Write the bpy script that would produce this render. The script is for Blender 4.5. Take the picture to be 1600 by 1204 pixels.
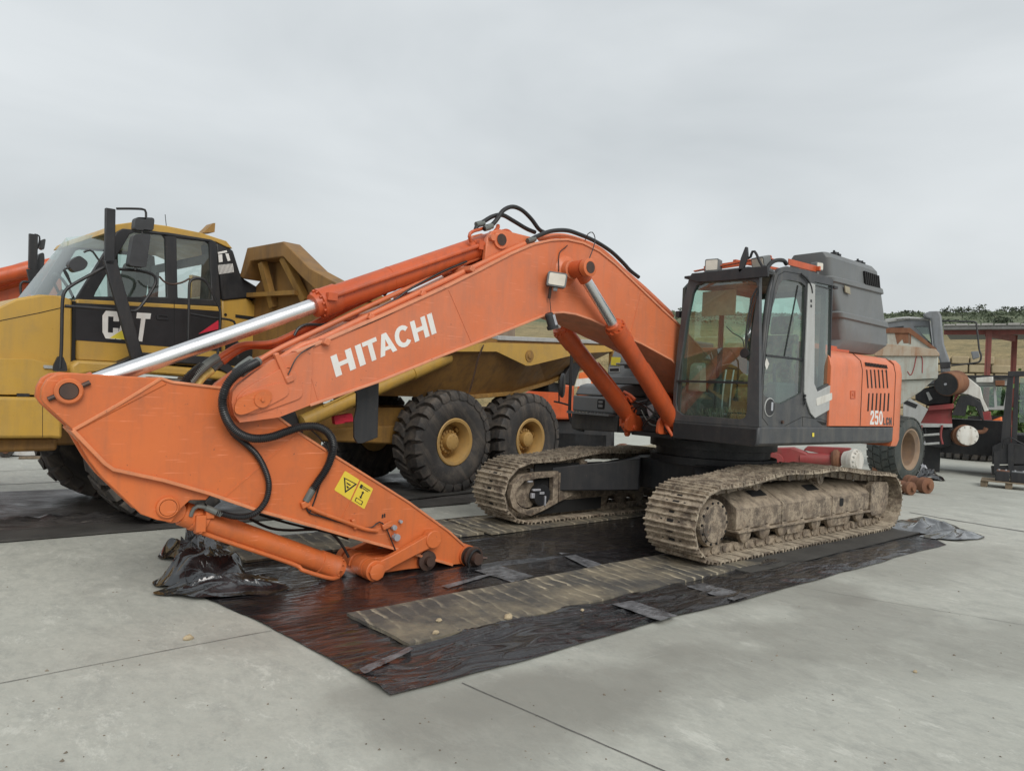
import bpy, math, random
from mathutils import Vector, Matrix, noise
from mathutils.geometry import tessellate_polygon
PI = math.pi
random.seed(7)
for o in list(bpy.data.objects): bpy.data.objects.remove(o)
scene = bpy.context.scene
COL = scene.collection

# ------------------------------------------------------------------ camera
FPX, W0, H0 = 1103.67, 1600.0, 1204.0          # focal length in photo pixels
PITCH, ROLL, YAW = math.radians(.258), math.radians(2.676), math.radians(39.365)
CAM = Vector((7.92, 5.465, 1.65))
def cam_axes():
    cy, sy, cp, sp, cr, sr = math.cos(YAW), math.sin(YAW), math.cos(PITCH), math.sin(PITCH), math.cos(ROLL), math.sin(ROLL)
    Wm = Matrix(((cy, -sy, 0), (0, 0, -1), (sy, cy, 0)))
    P = Matrix(((1, 0, 0), (0, cp, sp), (0, -sp, cp)))
    Q = Matrix(((cr, -sr, 0), (sr, cr, 0), (0, 0, 1)))
    M = Q @ P @ Wm
    return [Vector((-M[i][0], -M[i][1], M[i][2])) for i in range(3)]
RIGHT, DOWN, FWD = cam_axes()
cd = bpy.data.cameras.new('camera'); co = bpy.data.objects.new('camera', cd); COL.objects.link(co)
cd.sensor_fit = 'HORIZONTAL'; cd.sensor_width = 36; cd.lens = FPX / W0 * 36
cd.clip_start = .05; cd.clip_end = 3000
R3 = Matrix((RIGHT, -DOWN, -FWD)).transposed()
co.matrix_world = Matrix.Translation(CAM) @ R3.to_4x4()
scene.camera = co

# ------------------------------------------------------------------ light
scene.view_settings.view_transform = 'Standard'; scene.view_settings.look = 'None'
scene.view_settings.gamma = 1; scene.view_settings.exposure = 0.36
SUN_EL, SUN_AZ = math.radians(38), math.radians(72)
wd = bpy.data.worlds.new('World'); scene.world = wd; wd.use_nodes = True
nt = wd.node_tree; nt.nodes.clear()
def wn(t, **k):
    n = nt.nodes.new(t)
    for a, b in k.items(): setattr(n, a, b)
    return n
wout = wn('ShaderNodeOutputWorld'); wbg = wn('ShaderNodeBackground')
sky = wn('ShaderNodeTexSky', sky_type='NISHITA', sun_disc=False, sun_elevation=SUN_EL, sun_rotation=PI / 2 - SUN_AZ, dust_density=6, air_density=1.5)
wtc = wn('ShaderNodeTexCoord'); wmp = wn('ShaderNodeMapping'); wmp.inputs['Scale'].default_value = (1, 1, 2.6)
wno = wn('ShaderNodeTexNoise'); wno.inputs['Scale'].default_value = 1.7; wno.inputs['Detail'].default_value = 5; wno.inputs['Roughness'].default_value = .45; wno.inputs['Distortion'].default_value = .35
wra = wn('ShaderNodeValToRGB')
wra.color_ramp.elements[0].position = .33; wra.color_ramp.elements[0].color = (.480, .512, .530, 1)
wra.color_ramp.elements[1].position = .68; wra.color_ramp.elements[1].color = (.655, .685, .700, 1)
wsc = wn('ShaderNodeMixRGB', blend_type='MULTIPLY'); wsc.inputs[0].default_value = 1; wsc.inputs[2].default_value = (.07, .07, .07, 1)
wmx = wn('ShaderNodeMixRGB'); wmx.inputs[0].default_value = .9
L = nt.links.new
L(wtc.outputs['Generated'], wmp.inputs[0]); L(wmp.outputs[0], wno.inputs['Vector']); L(wno.outputs[0], wra.inputs[0])
L(sky.outputs[0], wsc.inputs[1]); L(wsc.outputs[0], wmx.inputs[1]); L(wra.outputs[0], wmx.inputs[2])
L(wmx.outputs[0], wbg.inputs[0]); L(wbg.outputs[0], wout.inputs[0])
wbg.inputs[1].default_value = 1.0
sl = bpy.data.lights.new('sun', 'SUN'); sl.energy = 1.45; sl.angle = math.radians(34); sl.color = (1, .97, .93)
so = bpy.data.objects.new('sun', sl); COL.objects.link(so)
sdir = Vector((math.cos(SUN_EL) * math.cos(SUN_AZ), math.cos(SUN_EL) * math.sin(SUN_AZ), math.sin(SUN_EL)))
so.rotation_euler = (-sdir).to_track_quat('-Z', 'Y').to_euler(); so.location = (0, 0, 20)

# ------------------------------------------------------------------ pixels to places
def ray(px, py): return (RIGHT * ((px - W0 / 2) / FPX) + DOWN * ((py - H0 / 2) / FPX) + FWD)
def G(px, py, z=0):
    d = ray(px, py); return CAM + d * ((z - CAM.z) / d.z)
class Fr:
    """upright frame: origin on the ground, turned about z"""
    def __init__(s, o, yaw=0.0): s.o = Vector((o[0], o[1], o[2] if len(o) > 2 else 0)); s.yaw = yaw; s.R = Matrix.Rotation(-yaw, 3, 'Z')
    def on(s, px, py, ax, v):
        c = s.R @ (CAM - s.o); d = s.R @ ray(px, py); return c + d * ((v - c[ax]) / d[ax])
    def xz(s, pts, y): return [(q.x, q.z) for q in (s.on(a, b, 1, y) for a, b in pts)]
    def yz(s, pts, x): return [(q.y, q.z) for q in (s.on(a, b, 0, x) for a, b in pts)]
EX = Fr((0, 0, 0), 0)
def facing(px, py):
    g = G(px, py); d = (CAM - g); return Fr((g.x, g.y, 0), math.atan2(d.y, d.x) - PI / 2)
def facing_at(px, dist):
    d = ray(px, 640); d.z = 0; d.normalize(); g = CAM + d * dist; return Fr((g.x, g.y, 0), math.atan2(-d.y, -d.x) - PI / 2)

# ------------------------------------------------------------------ mesh builder
class MB:
    def __init__(s): s.v = []; s.f = []; s.m = []; s.mi = 0
    def add(s, vs, fs):
        b = len(s.v); s.v += [tuple(q) for q in vs]; s.f += [tuple(b + i for i in f) for f in fs]; s.m += [s.mi] * len(fs); return s
    def box(s, c, d, rot=None):
        vs = [Vector((x * d[0] / 2, y * d[1] / 2, z * d[2] / 2)) for x in (-1, 1) for y in (-1, 1) for z in (-1, 1)]
        if rot is not None: vs = [rot @ q for q in vs]
        c = Vector(c)
        return s.add([c + q for q in vs], [(0, 1, 3, 2), (4, 6, 7, 5), (0, 4, 5, 1), (2, 3, 7, 6), (0, 2, 6, 4), (1, 5, 7, 3)])
    def bb(s, x0, x1, y0, y1, z0, z1): return s.box(((x0 + x1) / 2, (y0 + y1) / 2, (z0 + z1) / 2), (abs(x1 - x0), abs(y1 - y0), abs(z1 - z0)))
    def bar(s, a, b, w, h, up=(0, 0, 1)):
        a = Vector(a); b = Vector(b); d = (b - a).normalized(); u = Vector(up); sd = d.cross(u)
        if sd.length < 1e-4: sd = d.cross(Vector((1, 0, 0)))
        sd.normalize(); u = sd.cross(d)
        vs = [p + sd * (w / 2 * i) + u * (h / 2 * j) for p in (a, b) for i, j in ((-1, -1), (1, -1), (1, 1), (-1, 1))]
        return s.add(vs, [(3, 2, 1, 0), (4, 5, 6, 7), (0, 1, 5, 4), (1, 2, 6, 5), (2, 3, 7, 6), (3, 0, 4, 7)])
    def cyl(s, a, b, r0, r1=None, n=20, caps=True):
        return s.lathe(a, Vector(b) - Vector(a), [(0, r0), ((Vector(b) - Vector(a)).length, r0 if r1 is None else r1)], n, caps)
    def lathe(s, o, d, prof, n=24, caps=True):
        o = Vector(o); d = Vector(d).normalized(); u = d.cross(Vector((0, 0, 1)))
        if u.length < 1e-3: u = d.cross(Vector((1, 0, 0)))
        u.normalize(); w = d.cross(u); vs = []; fs = []
        for t, r in prof:
            for i in range(n):
                a = 2 * PI * i / n; vs.append(o + d * t + (u * math.cos(a) + w * math.sin(a)) * r)
        for k in range(len(prof) - 1):
            for i in range(n): fs.append((k * n + i, k * n + (i + 1) % n, (k + 1) * n + (i + 1) % n, (k + 1) * n + i))
        if caps:
            fs.append(tuple(range(n - 1, -1, -1))); fs.append(tuple((len(prof) - 1) * n + i for i in range(n)))
        return s.add(vs, fs)
    def tube(s, pts, r, n=8, smooth=True, step=.03, rib=0, ribp=.014):
        P = spline(pts, ribp / 2 if rib else step) if smooth else [Vector(p) for p in pts]
        vs = []; fs = []; up = Vector((0, 0, 1)); prev = None
        for i, p in enumerate(P):
            d = (P[min(i + 1, len(P) - 1)] - P[max(i - 1, 0)]).normalized()
            if prev is None:
                u = d.cross(up)
                if u.length < 1e-3: u = d.cross(Vector((1, 0, 0)))
            else: u = prev - d * prev.dot(d)
            u.normalize(); prev = u; w = d.cross(u)
            rr = r * (1 + (rib if i % 2 else -rib)) if rib else r
            for k in range(n):
                a = 2 * PI * k / n; vs.append(p + (u * math.cos(a) + w * math.sin(a)) * rr)
        for i in range(len(P) - 1):
            for k in range(n): fs.append((i * n + k, i * n + (k + 1) % n, (i + 1) * n + (k + 1) % n, (i + 1) * n + k))
        fs.append(tuple(range(n - 1, -1, -1))); fs.append(tuple((len(P) - 1) * n + i for i in range(n)))
        return s.add(vs, fs)
    def prism(s, pts, fn, w0, w1, holes=()):
        """polygon (u,v) with holes, extruded from w0 to w1; fn(u,v,w) -> xyz"""
        loops = [list(pts)] + [list(h) for h in holes]
        flat = [q for lp in loops for q in lp]
        tris = tessellate_polygon([[Vector((q[0], q[1], 0)) for q in lp] for lp in loops])
        n = len(flat); vs = [fn(q[0], q[1], w0) for q in flat] + [fn(q[0], q[1], w1) for q in flat]
        fs = [(a, b, c) for a, b, c in tris] + [(c + n, b + n, a + n) for a, b, c in tris]
        k = 0
        for lp in loops:
            m = len(lp)
            for i in range(m): fs.append((k + i, k + (i + 1) % m, k + (i + 1) % m + n, k + i + n))
            k += m
        return s.add(vs, fs)
    def py(s, pts, y0, y1, holes=()): return s.prism(pts, lambda u, v, w: (u, w, v), y0, y1, holes)
    def px(s, pts, x0, x1, holes=()): return s.prism(pts, lambda u, v, w: (w, u, v), x0, x1, holes)
    def pz(s, pts, z0, z1, holes=()): return s.prism(pts, lambda u, v, w: (u, v, w), z0, z1, holes)
    def strip(s, line, t, y0, y1, closed=False):
        """a bent plate following a polyline in xz, thickness t centred on it"""
        n = len(line); nor = []
        for i in range(n):
            a = Vector(line[max(i - 1, 0)]); b = Vector(line[min(i + 1, n - 1)]); d = (b - a).normalized(); nor.append(Vector((-d.y, d.x)))
        vs = []
        for i in range(n):
            p = Vector(line[i])
            for q, y in ((p + nor[i] * t / 2, y0), (p + nor[i] * t / 2, y1), (p - nor[i] * t / 2, y1), (p - nor[i] * t / 2, y0)): vs.append((q.x, y, q.y))
        fs = [(0, 1, 2, 3), tuple((n - 1) * 4 + k for k in (3, 2, 1, 0))]
        for i in range(n - 1):
            for k in range(4): fs.append((i * 4 + k, i * 4 + (k + 1) % 4, i * 4 + 4 + (k + 1) % 4, i * 4 + 4 + k))
        return s.add(vs, fs)
    def xf(s, M, i0=0): s.v[i0:] = [tuple(M @ Vector(q)) for q in s.v[i0:]]; return s
    def mirror_y(s):
        b = len(s.v); nf = len(s.f); s.v += [(x, -y, z) for x, y, z in s.v]
        s.f += [tuple(b + i for i in reversed(f)) for f in s.f[:nf]]; s.m += s.m[:nf]; return s
def spline(pts, step):
    P = [Vector(p) for p in pts]
    if len(P) < 3: Q = P
    else:
        E = [P[0] * 2 - P[1]] + P + [P[-1] * 2 - P[-2]]; Q = []
        for i in range(1, len(E) - 2):
            p0, p1, p2, p3 = E[i - 1:i + 3]; n = max(2, int((p2 - p1).length / .02))
            for k in range(n):
                t = k / n; Q.append(.5 * ((2 * p1) + (p2 - p0) * t + (2 * p0 - 5 * p1 + 4 * p2 - p3) * t * t + (3 * p1 - p0 - 3 * p2 + p3) * t ** 3))
        Q.append(P[-1])
    out = [Q[0]]; acc = 0
    for i in range(1, len(Q)):
        seg = (Q[i] - Q[i - 1]).length; pos = 0
        while acc + seg - pos >= step:
            pos += step - acc; acc = 0; out.append(Q[i - 1].lerp(Q[i], pos / seg))
        acc += seg - pos
    if (out[-1] - Q[-1]).length > step * .3: out.append(Q[-1])
    return out
def fillet(pts, r, n=4):
    out = []; m = len(pts)
    for i in range(m):
        p = Vector(pts[i]); a = Vector(pts[i - 1]); b = Vector(pts[(i + 1) % m])
        ra = min(r, (a - p).length * .45); rb = min(r, (b - p).length * .45); s0 = p + (a - p).normalized() * ra; s1 = p + (b - p).normalized() * rb
        for k in range(n + 1):
            t = k / n; out.append(tuple(s0 * (1 - t) ** 2 + p * 2 * t * (1 - t) + s1 * t * t))
    return out
def circ(cx, cy, r, n=24, ry=None): return [(cx + r * math.cos(2 * PI * i / n), cy + (ry or r) * math.sin(2 * PI * i / n)) for i in range(n)]
def mesh_of(name, mb, mats, smooth=True, angle=35):
    me = bpy.data.meshes.new(name); me.from_pydata(mb.v, [], mb.f)
    for m in (mats if isinstance(mats, (list, tuple)) else [mats]): me.materials.append(m)
    if max(mb.m, default=0) > 0: me.polygons.foreach_set('material_index', mb.m)
    me.validate(); me.update()
    import bmesh
    b = bmesh.new(); b.from_mesh(me); bmesh.ops.recalc_face_normals(b, faces=b.faces); b.to_mesh(me); b.free()
    if smooth:
        me.polygons.foreach_set('use_smooth', [True] * len(me.polygons)); me.set_sharp_from_angle(angle=math.radians(angle))
    return me
def obj(name, mb, mats, parent=None, bevel=0, smooth=True, angle=35, label=None):
    o = bpy.data.objects.new(name, mesh_of(name, mb, mats, smooth, angle)); COL.objects.link(o)
    if parent is not None: o.parent = parent
    if bevel:
        m = o.modifiers.new('bevel', 'BEVEL'); m.width = bevel; m.segments = 2; m.limit_method = 'ANGLE'; m.angle_limit = math.radians(40); m.harden_normals = False
    if label: o['label'] = label
    return o
def comps(mb):
    par = list(range(len(mb.v)))
    def find(i):
        while par[i] != i: par[i] = par[par[i]]; i = par[i]
        return i
    for f in mb.f:
        a = find(f[0])
        for k in f[1:]:
            b = find(k)
            if a != b: par[b] = a
    out = {}
    for f, m in zip(mb.f, mb.m): out.setdefault(find(f[0]), []).append((f, m))
    for fs in out.values():
        q = MB(); ix = {}
        for f, m in fs:
            for i in f:
                if i not in ix: ix[i] = len(q.v); q.v.append(mb.v[i])
            q.f.append(tuple(ix[i] for i in f)); q.m.append(m)
        yield q
def objs(name, mb, mats, parent=None, **k):
    o = None
    for q in comps(mb): o = obj(name, q, mats, parent, **k)
    return o
def tag(o, label, cat, group=None, kind=None):
    if label: o['label'] = label
    if cat: o['category'] = cat
    if group: o['group'] = group
    if kind: o['kind'] = kind
    return o
def thing(name, label, cat, loc=(0, 0, 0), rz=0, group=None):
    o = bpy.data.objects.new(name, None); COL.objects.link(o); o.location = loc; o.rotation_euler = (0, 0, rz); o.empty_display_size = .3
    return tag(o, label, cat, group)
def share(name, me, parent, mw=None):
    o = bpy.data.objects.new(name, me); COL.objects.link(o); o.parent = parent
    if mw is not None: o.matrix_local = mw
    return o

# ------------------------------------------------------------------ materials
MATS = {}
def new_mat(name):
    m = bpy.data.materials.new(name); m.use_nodes = True; t = m.node_tree; t.nodes.clear()
    o = t.nodes.new('ShaderNodeOutputMaterial'); b = t.nodes.new('ShaderNodeBsdfPrincipled'); t.links.new(b.outputs[0], o.inputs[0]); MATS[name] = m
    return m, t, b, o
class N:
    """little node helper"""
    def __init__(s, t): s.t = t; s.tc = t.nodes.new('ShaderNodeTexCoord')
    def n(s, ty, **k):
        q = s.t.nodes.new(ty)
        for a, b in k.items(): setattr(q, a, b)
        return q
    def l(s, a, b): s.t.links.new(a, b)
    def map(s, scale=(1, 1, 1), rot=(0, 0, 0), out='Object'):
        m = s.n('ShaderNodeMapping'); m.inputs['Scale'].default_value = scale; m.inputs['Rotation'].default_value = rot; s.l(s.tc.outputs[out], m.inputs[0]); return m.outputs[0]
    def noise(s, sc, det=4, ro=.55, vec=None, dist=0):
        q = s.n('ShaderNodeTexNoise'); q.inputs['Scale'].default_value = sc; q.inputs['Detail'].default_value = det; q.inputs['Roughness'].default_value = ro; q.inputs['Distortion'].default_value = dist
        s.l(vec if vec is not None else s.tc.outputs['Object'], q.inputs['Vector']); return q.outputs[0]
    def ramp(s, fac, stops):
        q = s.n('ShaderNodeValToRGB'); e = q.color_ramp.elements
        while len(e) < len(stops): e.new(.5)
        for i, (p, c) in enumerate(stops): e[i].position = p; e[i].color = (c, c, c, 1) if not hasattr(c, '__len__') else (*c, 1)
        s.l(fac, q.inputs[0]); return q.outputs[0]
    def mix(s, fac, a, b, bt='MIX'):
        q = s.n('ShaderNodeMixRGB', blend_type=bt)
        for i, x in enumerate((fac, a, b)):
            if isinstance(x, (int, float)): q.inputs[i].default_value = x if i == 0 else (x, x, x, 1)
            elif isinstance(x, tuple): q.inputs[i].default_value = (*x, 1)
            else: s.l(x, q.inputs[i])
        return q.outputs[0]
    def math(s, op, a, b):
        q = s.n('ShaderNodeMath', operation=op)
        for i, x in enumerate((a, b)):
            if isinstance(x, (int, float)): q.inputs[i].default_value = x
            else: s.l(x, q.inputs[i])
        return q.outputs[0]
    def bump(s, h, strength, dist, b):
        q = s.n('ShaderNodeBump'); q.inputs['Strength'].default_value = strength; q.inputs['Distance'].default_value = dist; s.l(h, q.inputs['Height']); s.l(q.outputs[0], b.inputs['Normal']); return q
def paint(name, c1, c2, rough=.45, dirt=(.12, .09, .06), amt=.5, chip=(.12, .07, .05), chips=.5, metallic=0, seed=0, bump=.15, coat=0, scr=0):
    """weathered paint: faded patches, streaks of grime, specks where it has chipped"""
    m, t, b, o = new_mat(name); n = N(t)
    v = n.n('ShaderNodeMapping'); v.inputs['Location'].default_value = (seed, seed * 2, seed); n.l(n.tc.outputs['Object'], v.inputs[0]); v = v.outputs[0]
    big = n.ramp(n.noise(1.1, 5, .6, v), [(.35, 0), (.68, 1)])
    col = n.mix(big, tuple(c1), tuple(c2))
    st = n.n('ShaderNodeMapping'); st.inputs['Scale'].default_value = (9, 9, 1.1); n.l(v, st.inputs[0])
    streak = n.ramp(n.noise(1.0, 6, .65, st.outputs[0]), [(.46, 0), (.74, amt)])
    blot = n.ramp(n.noise(3.2, 8, .74, v), [(.50, 0), (.76, amt)])
    col = n.mix(streak, col, tuple(dirt)); col = n.mix(blot, col, tuple(dirt))
    spk = n.ramp(n.noise(22, 6, .75, v), [(.655, 0), (.675, chips)])
    col = n.mix(spk, col, tuple(chip))
    if scr:
        for k, (rz, ry) in enumerate(((.5, .9), (2.2, -.5), (1.3, .35))):
            sm = n.n('ShaderNodeMapping'); sm.inputs['Rotation'].default_value = (0, ry, rz); sm.inputs['Scale'].default_value = (3.4, 75, 75); sm.inputs['Location'].default_value = (k * 7, k, 0); n.l(v, sm.inputs[0])
            col = n.mix(n.ramp(n.noise(1.0, 2, .5, sm.outputs[0]), [(.70, 0), (.72, scr)]), col, tuple(min(1, x * 1.25 + .10) for x in c1))
    n.l(col, b.inputs['Base Color'])
    n.l(n.ramp(n.noise(5, 5, .6, v), [(.3, rough - .09), (.75, min(1, rough + .17))]), b.inputs['Roughness'])
    b.inputs['Metallic'].default_value = metallic; b.inputs['Coat Weight'].default_value = coat
    if bump: n.bump(n.noise(60, 4, .6, v), bump, .004, b)
    return m
def mud(name, base, dark, dust, seed=0, bump=.7):
    """bare steel under caked, patchy dried mud; textured by place so that copies differ"""
    m, t, b, o = new_mat(name); n = N(t); g = n.n('ShaderNodeNewGeometry'); mp = n.n('ShaderNodeMapping'); mp.inputs['Location'].default_value = (seed, seed, 0); n.l(g.outputs['Position'], mp.inputs[0]); v = mp.outputs[0]
    c = n.mix(n.ramp(n.noise(3.5, 6, .7, v), [(.34, 0), (.64, 1)]), tuple(dark), tuple(base))
    c = n.mix(n.ramp(n.noise(9, 9, .80, v), [(.45, 0), (.58, .9)]), c, tuple(dust))
    c = n.mix(n.ramp(n.noise(40, 6, .75, v), [(.52, 0), (.70, .65)]), c, tuple(x * .35 for x in dark))
    c = n.mix(n.ramp(n.noise(24, 5, .7, v), [(.60, 0), (.70, .5)]), c, (.19, .095, .05))
    sx = n.n('ShaderNodeSeparateXYZ'); n.l(g.outputs['Normal'], sx.inputs[0]); up = n.ramp(sx.outputs[2], [(.35, 0), (.95, .55)])
    c = n.mix(n.math('MULTIPLY', up, n.ramp(n.noise(7, 7, .7, v), [(.36, .2), (.60, 1)])), c, tuple(min(1, x * 1.15) for x in dust))
    n.l(c, b.inputs['Base Color']); n.l(n.ramp(n.noise(9, 5, .6, v), [(.3, .55), (.7, .9)]), b.inputs['Roughness']); n.bump(n.noise(55, 6, .7, v), bump, .006, b); return m
def plain(name, c, rough=.5, metallic=0, var=.25, sc=8, bump=.2, bsc=60, spec=.5):
    m, t, b, o = new_mat(name); n = N(t)
    lo = tuple(x * (1 - var) for x in c); hi = tuple(min(1, x * (1 + var)) for x in c)
    n.l(n.mix(n.ramp(n.noise(sc, 6, .65), [(.3, 0), (.72, 1)]), lo, hi), b.inputs['Base Color'])
    b.inputs['Roughness'].default_value = rough; b.inputs['Metallic'].default_value = metallic; b.inputs['Specular IOR Level'].default_value = spec
    if bump: n.bump(n.noise(bsc, 4, .6), bump, .003, b)
    return m
def glassy(name, tint, gloss=.12, rough=.01):
    m, t, b, o = new_mat(name); n = N(t); t.nodes.remove(b)
    tr = n.n('ShaderNodeBsdfTransparent'); tr.inputs[0].default_value = (*tint, 1)
    gl = n.n('ShaderNodeBsdfGlossy'); gl.inputs[0].default_value = (.9, .95, .95, 1); gl.inputs['Roughness'].default_value = rough
    lw = n.n('ShaderNodeLayerWeight'); lw.inputs[0].default_value = .5; fr5 = n.math('MULTIPLY', n.math('POWER', lw.outputs['Facing'], 4.0), .8)
    dirt = n.n('ShaderNodeBsdfDiffuse'); dirt.inputs[0].default_value = (.42, .44, .40, 1)
    f = n.math('ADD', fr5, gloss)
    mx = n.n('ShaderNodeMixShader'); n.l(f, mx.inputs[0]); n.l(tr.outputs[0], mx.inputs[1]); n.l(gl.outputs[0], mx.inputs[2])
    mx2 = n.n('ShaderNodeMixShader'); n.l(n.ramp(n.noise(2.6, 6, .62), [(.40, .02), (.8, .16)]), mx2.inputs[0]); n.l(mx.outputs[0], mx2.inputs[1]); n.l(dirt.outputs[0], mx2.inputs[2])
    n.l(mx2.outputs[0], o.inputs[0]); return m
# ------------------------------------------------------------------ the materials of this yard
ORANGE = paint('arm_orange', (.62, .155, .040), (.56, .135, .038), .42, (.22, .10, .06), .35, (.10, .05, .04), .75, scr=.40)
EDGEO = paint('worn_orange_edge', (.68, .25, .115), (.62, .19, .07), .5, (.30, .16, .10), .6, (.16, .08, .06), .9, seed=50, scr=.5)
EDGES = paint('worn_salmon_edge', (.70, .29, .17), (.64, .22, .10), .5, (.36, .18, .12), .5, (.16, .08, .06), .8, seed=51)
SALMON = paint('boom_faded_orange', (.62, .185, .085), (.60, .145, .045), .40, (.34, .15, .10), .40, (.14, .07, .05), .7, seed=3, scr=.3)
RED = paint('cylinder_red_orange', (.56, .105, .030), (.50, .085, .024), .40, (.16, .06, .04), .35, (.08, .05, .04), .6, seed=5)
BODYRED = paint('hood_orange', (.66, .185, .080), (.62, .160, .062), .38, (.30, .12, .08), .30, (.10, .06, .05), .4, seed=9)
DGREY = paint('dark_grey_paint', (.042, .046, .051), (.064, .068, .073), .45, (.16, .145, .12), .35, (.26, .16, .10), .45, seed=2)
TANKG = paint('tank_grey', (.20, .21, .215), (.16, .168, .172), .55, (.17, .165, .15), .35, (.2, .19, .17), .25, seed=44)
PLASTIC = paint('grey_plastic', (.135, .145, .150), (.165, .174, .178), .55, (.17, .165, .15), .35, (.2, .19, .17), .25, seed=4)
LGREY = paint('light_grey_paint', (.42, .43, .42), (.36, .37, .36), .45, (.20, .19, .16), .35, (.12, .11, .1), .4, seed=6)
BLACKP = paint('black_steel', (.012, .0135, .016), (.020, .021, .024), .50, (.10, .085, .07), .20, (.20, .14, .10), .35, seed=8)
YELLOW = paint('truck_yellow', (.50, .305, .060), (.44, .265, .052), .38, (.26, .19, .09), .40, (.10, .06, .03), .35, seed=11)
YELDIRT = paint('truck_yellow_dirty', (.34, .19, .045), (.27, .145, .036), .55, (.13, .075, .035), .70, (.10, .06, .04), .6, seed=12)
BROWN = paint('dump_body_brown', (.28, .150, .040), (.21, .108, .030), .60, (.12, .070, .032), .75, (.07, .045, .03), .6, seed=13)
DIRTY = paint('dirt_lined_steel', (.20, .15, .11), (.12, .09, .07), .8, (.27, .21, .15), .8, (.3, .16, .08), .6, seed=14)
TRACK = mud('track_steel_with_mud', (.235, .185, .135), (.085, .068, .054), (.47, .40, .30), 1)
FRAME = mud('track_frame_mud', (.20, .155, .112), (.075, .060, .048), (.37, .305, .225), 5, .5)
RUST = paint('rust', (.20, .085, .042), (.11, .05, .032), .8, (.28, .15, .08), .6, (.05, .03, .03), .7, seed=17, bump=.5)
PINST = paint('pin_steel', (.10, .065, .055), (.06, .045, .04), .5, (.16, .09, .06), .6, (.25, .2, .18), .6, metallic=.6, seed=18)
MAROON = paint('maroon_paint', (.30, .045, .045), (.22, .035, .036), .5, (.16, .08, .06), .5, (.1, .06, .05), .6, seed=19)
RIMY = paint('wheel_rim_yellow', (.56, .35, .115), (.46, .28, .09), .5, (.30, .21, .11), .5, (.14, .09, .05), .6, seed=72)
WHITEP = paint('white_paint', (.66, .66, .62), (.56, .55, .50), .5, (.28, .22, .16), .5, (.2, .12, .08), .5, seed=20)
HOPPER = paint('pale_hopper_rust', (.44, .46, .41), (.34, .36, .32), .6, (.26, .17, .11), .65, (.30, .13, .06), .9, seed=21)
GREYTRK = paint('truck_grey', (.20, .215, .23), (.15, .16, .172), .5, (.12, .115, .11), .5, (.1, .09, .08), .5, seed=22)
BRIGHTOR = paint('bright_orange', (.78, .17, .028), (.66, .13, .024), .45, (.2, .08, .04), .4, (.1, .06, .04), .5, seed=23)
DECAL = paint('white_decal', (.74, .74, .71), (.70, .69, .66), .5, (.5, .36, .30), .25, (.5, .22, .15), .8, seed=24, bump=0)
DECALY = plain('yellow_decal', (.72, .60, .06), .45, var=.06, bump=0)
STICKER = paint('yellow_sticker', (.74, .56, .045), (.70, .52, .05), .5, (.55, .40, .12), .35, (.75, .7, .6), .7, seed=25, bump=0)
BLACKD = plain('black_decal', (.016, .016, .018), .42, var=.2, bump=0)
REDD = plain('red_decal', (.62, .03, .06), .45, var=.1, bump=0)
CHROME, t_, b_, o_ = new_mat('chrome_rod'); n_ = N(t_)
b_.inputs['Metallic'].default_value = 1; b_.inputs['Base Color'].default_value = (.82, .82, .83, 1)
n_.l(n_.ramp(n_.noise(14, 5, .6), [(.3, .24), (.8, .36)]), b_.inputs['Roughness'])
RUBBER = paint('tyre_rubber', (.034, .033, .033), (.060, .056, .052), .68, (.20, .165, .13), .6, (.10, .085, .07), .5, seed=26, bump=.5)
HOSE = plain('black_hose', (.016, .016, .017), .38, var=.3, bump=.15)
SLEEVE = plain('grey_sleeve', (.13, .14, .13), .6, var=.25)
YSLEEVE = plain('yellow_sleeve', (.60, .43, .13), .6, var=.25, sc=30)
DARK = plain('dark_recess', (.008, .008, .008), .8, var=.1, bump=0)
SEATC, t_, b_, o_ = new_mat('camouflage_seat_cover'); n_ = N(t_)
n_.l(n_.ramp(n_.noise(13, 2, .4), [(.40, (.05, .055, .03)), (.46, (.17, .09, .045)), (.55, (.13, .14, .07)), (.64, (.22, .19, .10))]), b_.inputs['Base Color']); b_.inputs['Roughness'].default_value = .9
BEIGE = plain('beige_trim', (.30, .27, .20), .7)
CABIN = plain('cabin_trim', (.055, .062, .055), .7)
GLASS = glassy('green_glass', (.66, .87, .79), .13)
TGLASS = glassy('truck_glass', (.74, .86, .82), .10)
LENS = plain('lamp_lens', (.62, .58, .50), .12, var=.12, bump=0, spec=.8)
MIRR = plain('mirror_back', (.035, .037, .04), .5)
WOOD = plain('grey_wood', (.20, .155, .105), .85, var=.4, sc=14, bump=.5)
SILVER = plain('silver_metal', (.42, .43, .46), .45, .3)

# ------------------------------------------------------------------ ground
GROUND, t_, b_, o_ = new_mat('concrete'); n_ = N(t_)
big = n_.ramp(n_.noise(.38, 6, .62, None, .4), [(.30, 0), (.72, 1)])
c_ = n_.mix(big, (.365, .370, .342), (.455, .460, .428))
str_ = n_.ramp(n_.noise(2.0, 9, .72, n_.map((1.0, .55, 1), (0, 0, math.radians(24))), .3), [(.36, 0), (.66, 1)])
c_ = n_.mix(n_.math('MULTIPLY', str_, .45), c_, (.500, .507, .478))
fine = n_.ramp(n_.noise(15, 9, .84, n_.map((1.0, .6, 1), (0, 0, math.radians(30)))), [(.43, 0), (.57, 1)])
c_ = n_.mix(n_.math('MULTIPLY', fine, .62), c_, (.335, .343, .322))
mid_ = n_.ramp(n_.noise(5.2, 9, .84, n_.map((1.0, .6, 1), (0, 0, math.radians(36))), .4), [(.50, 0), (.60, .60)])
c_ = n_.mix(mid_, c_, (.280, .288, .275))
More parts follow.
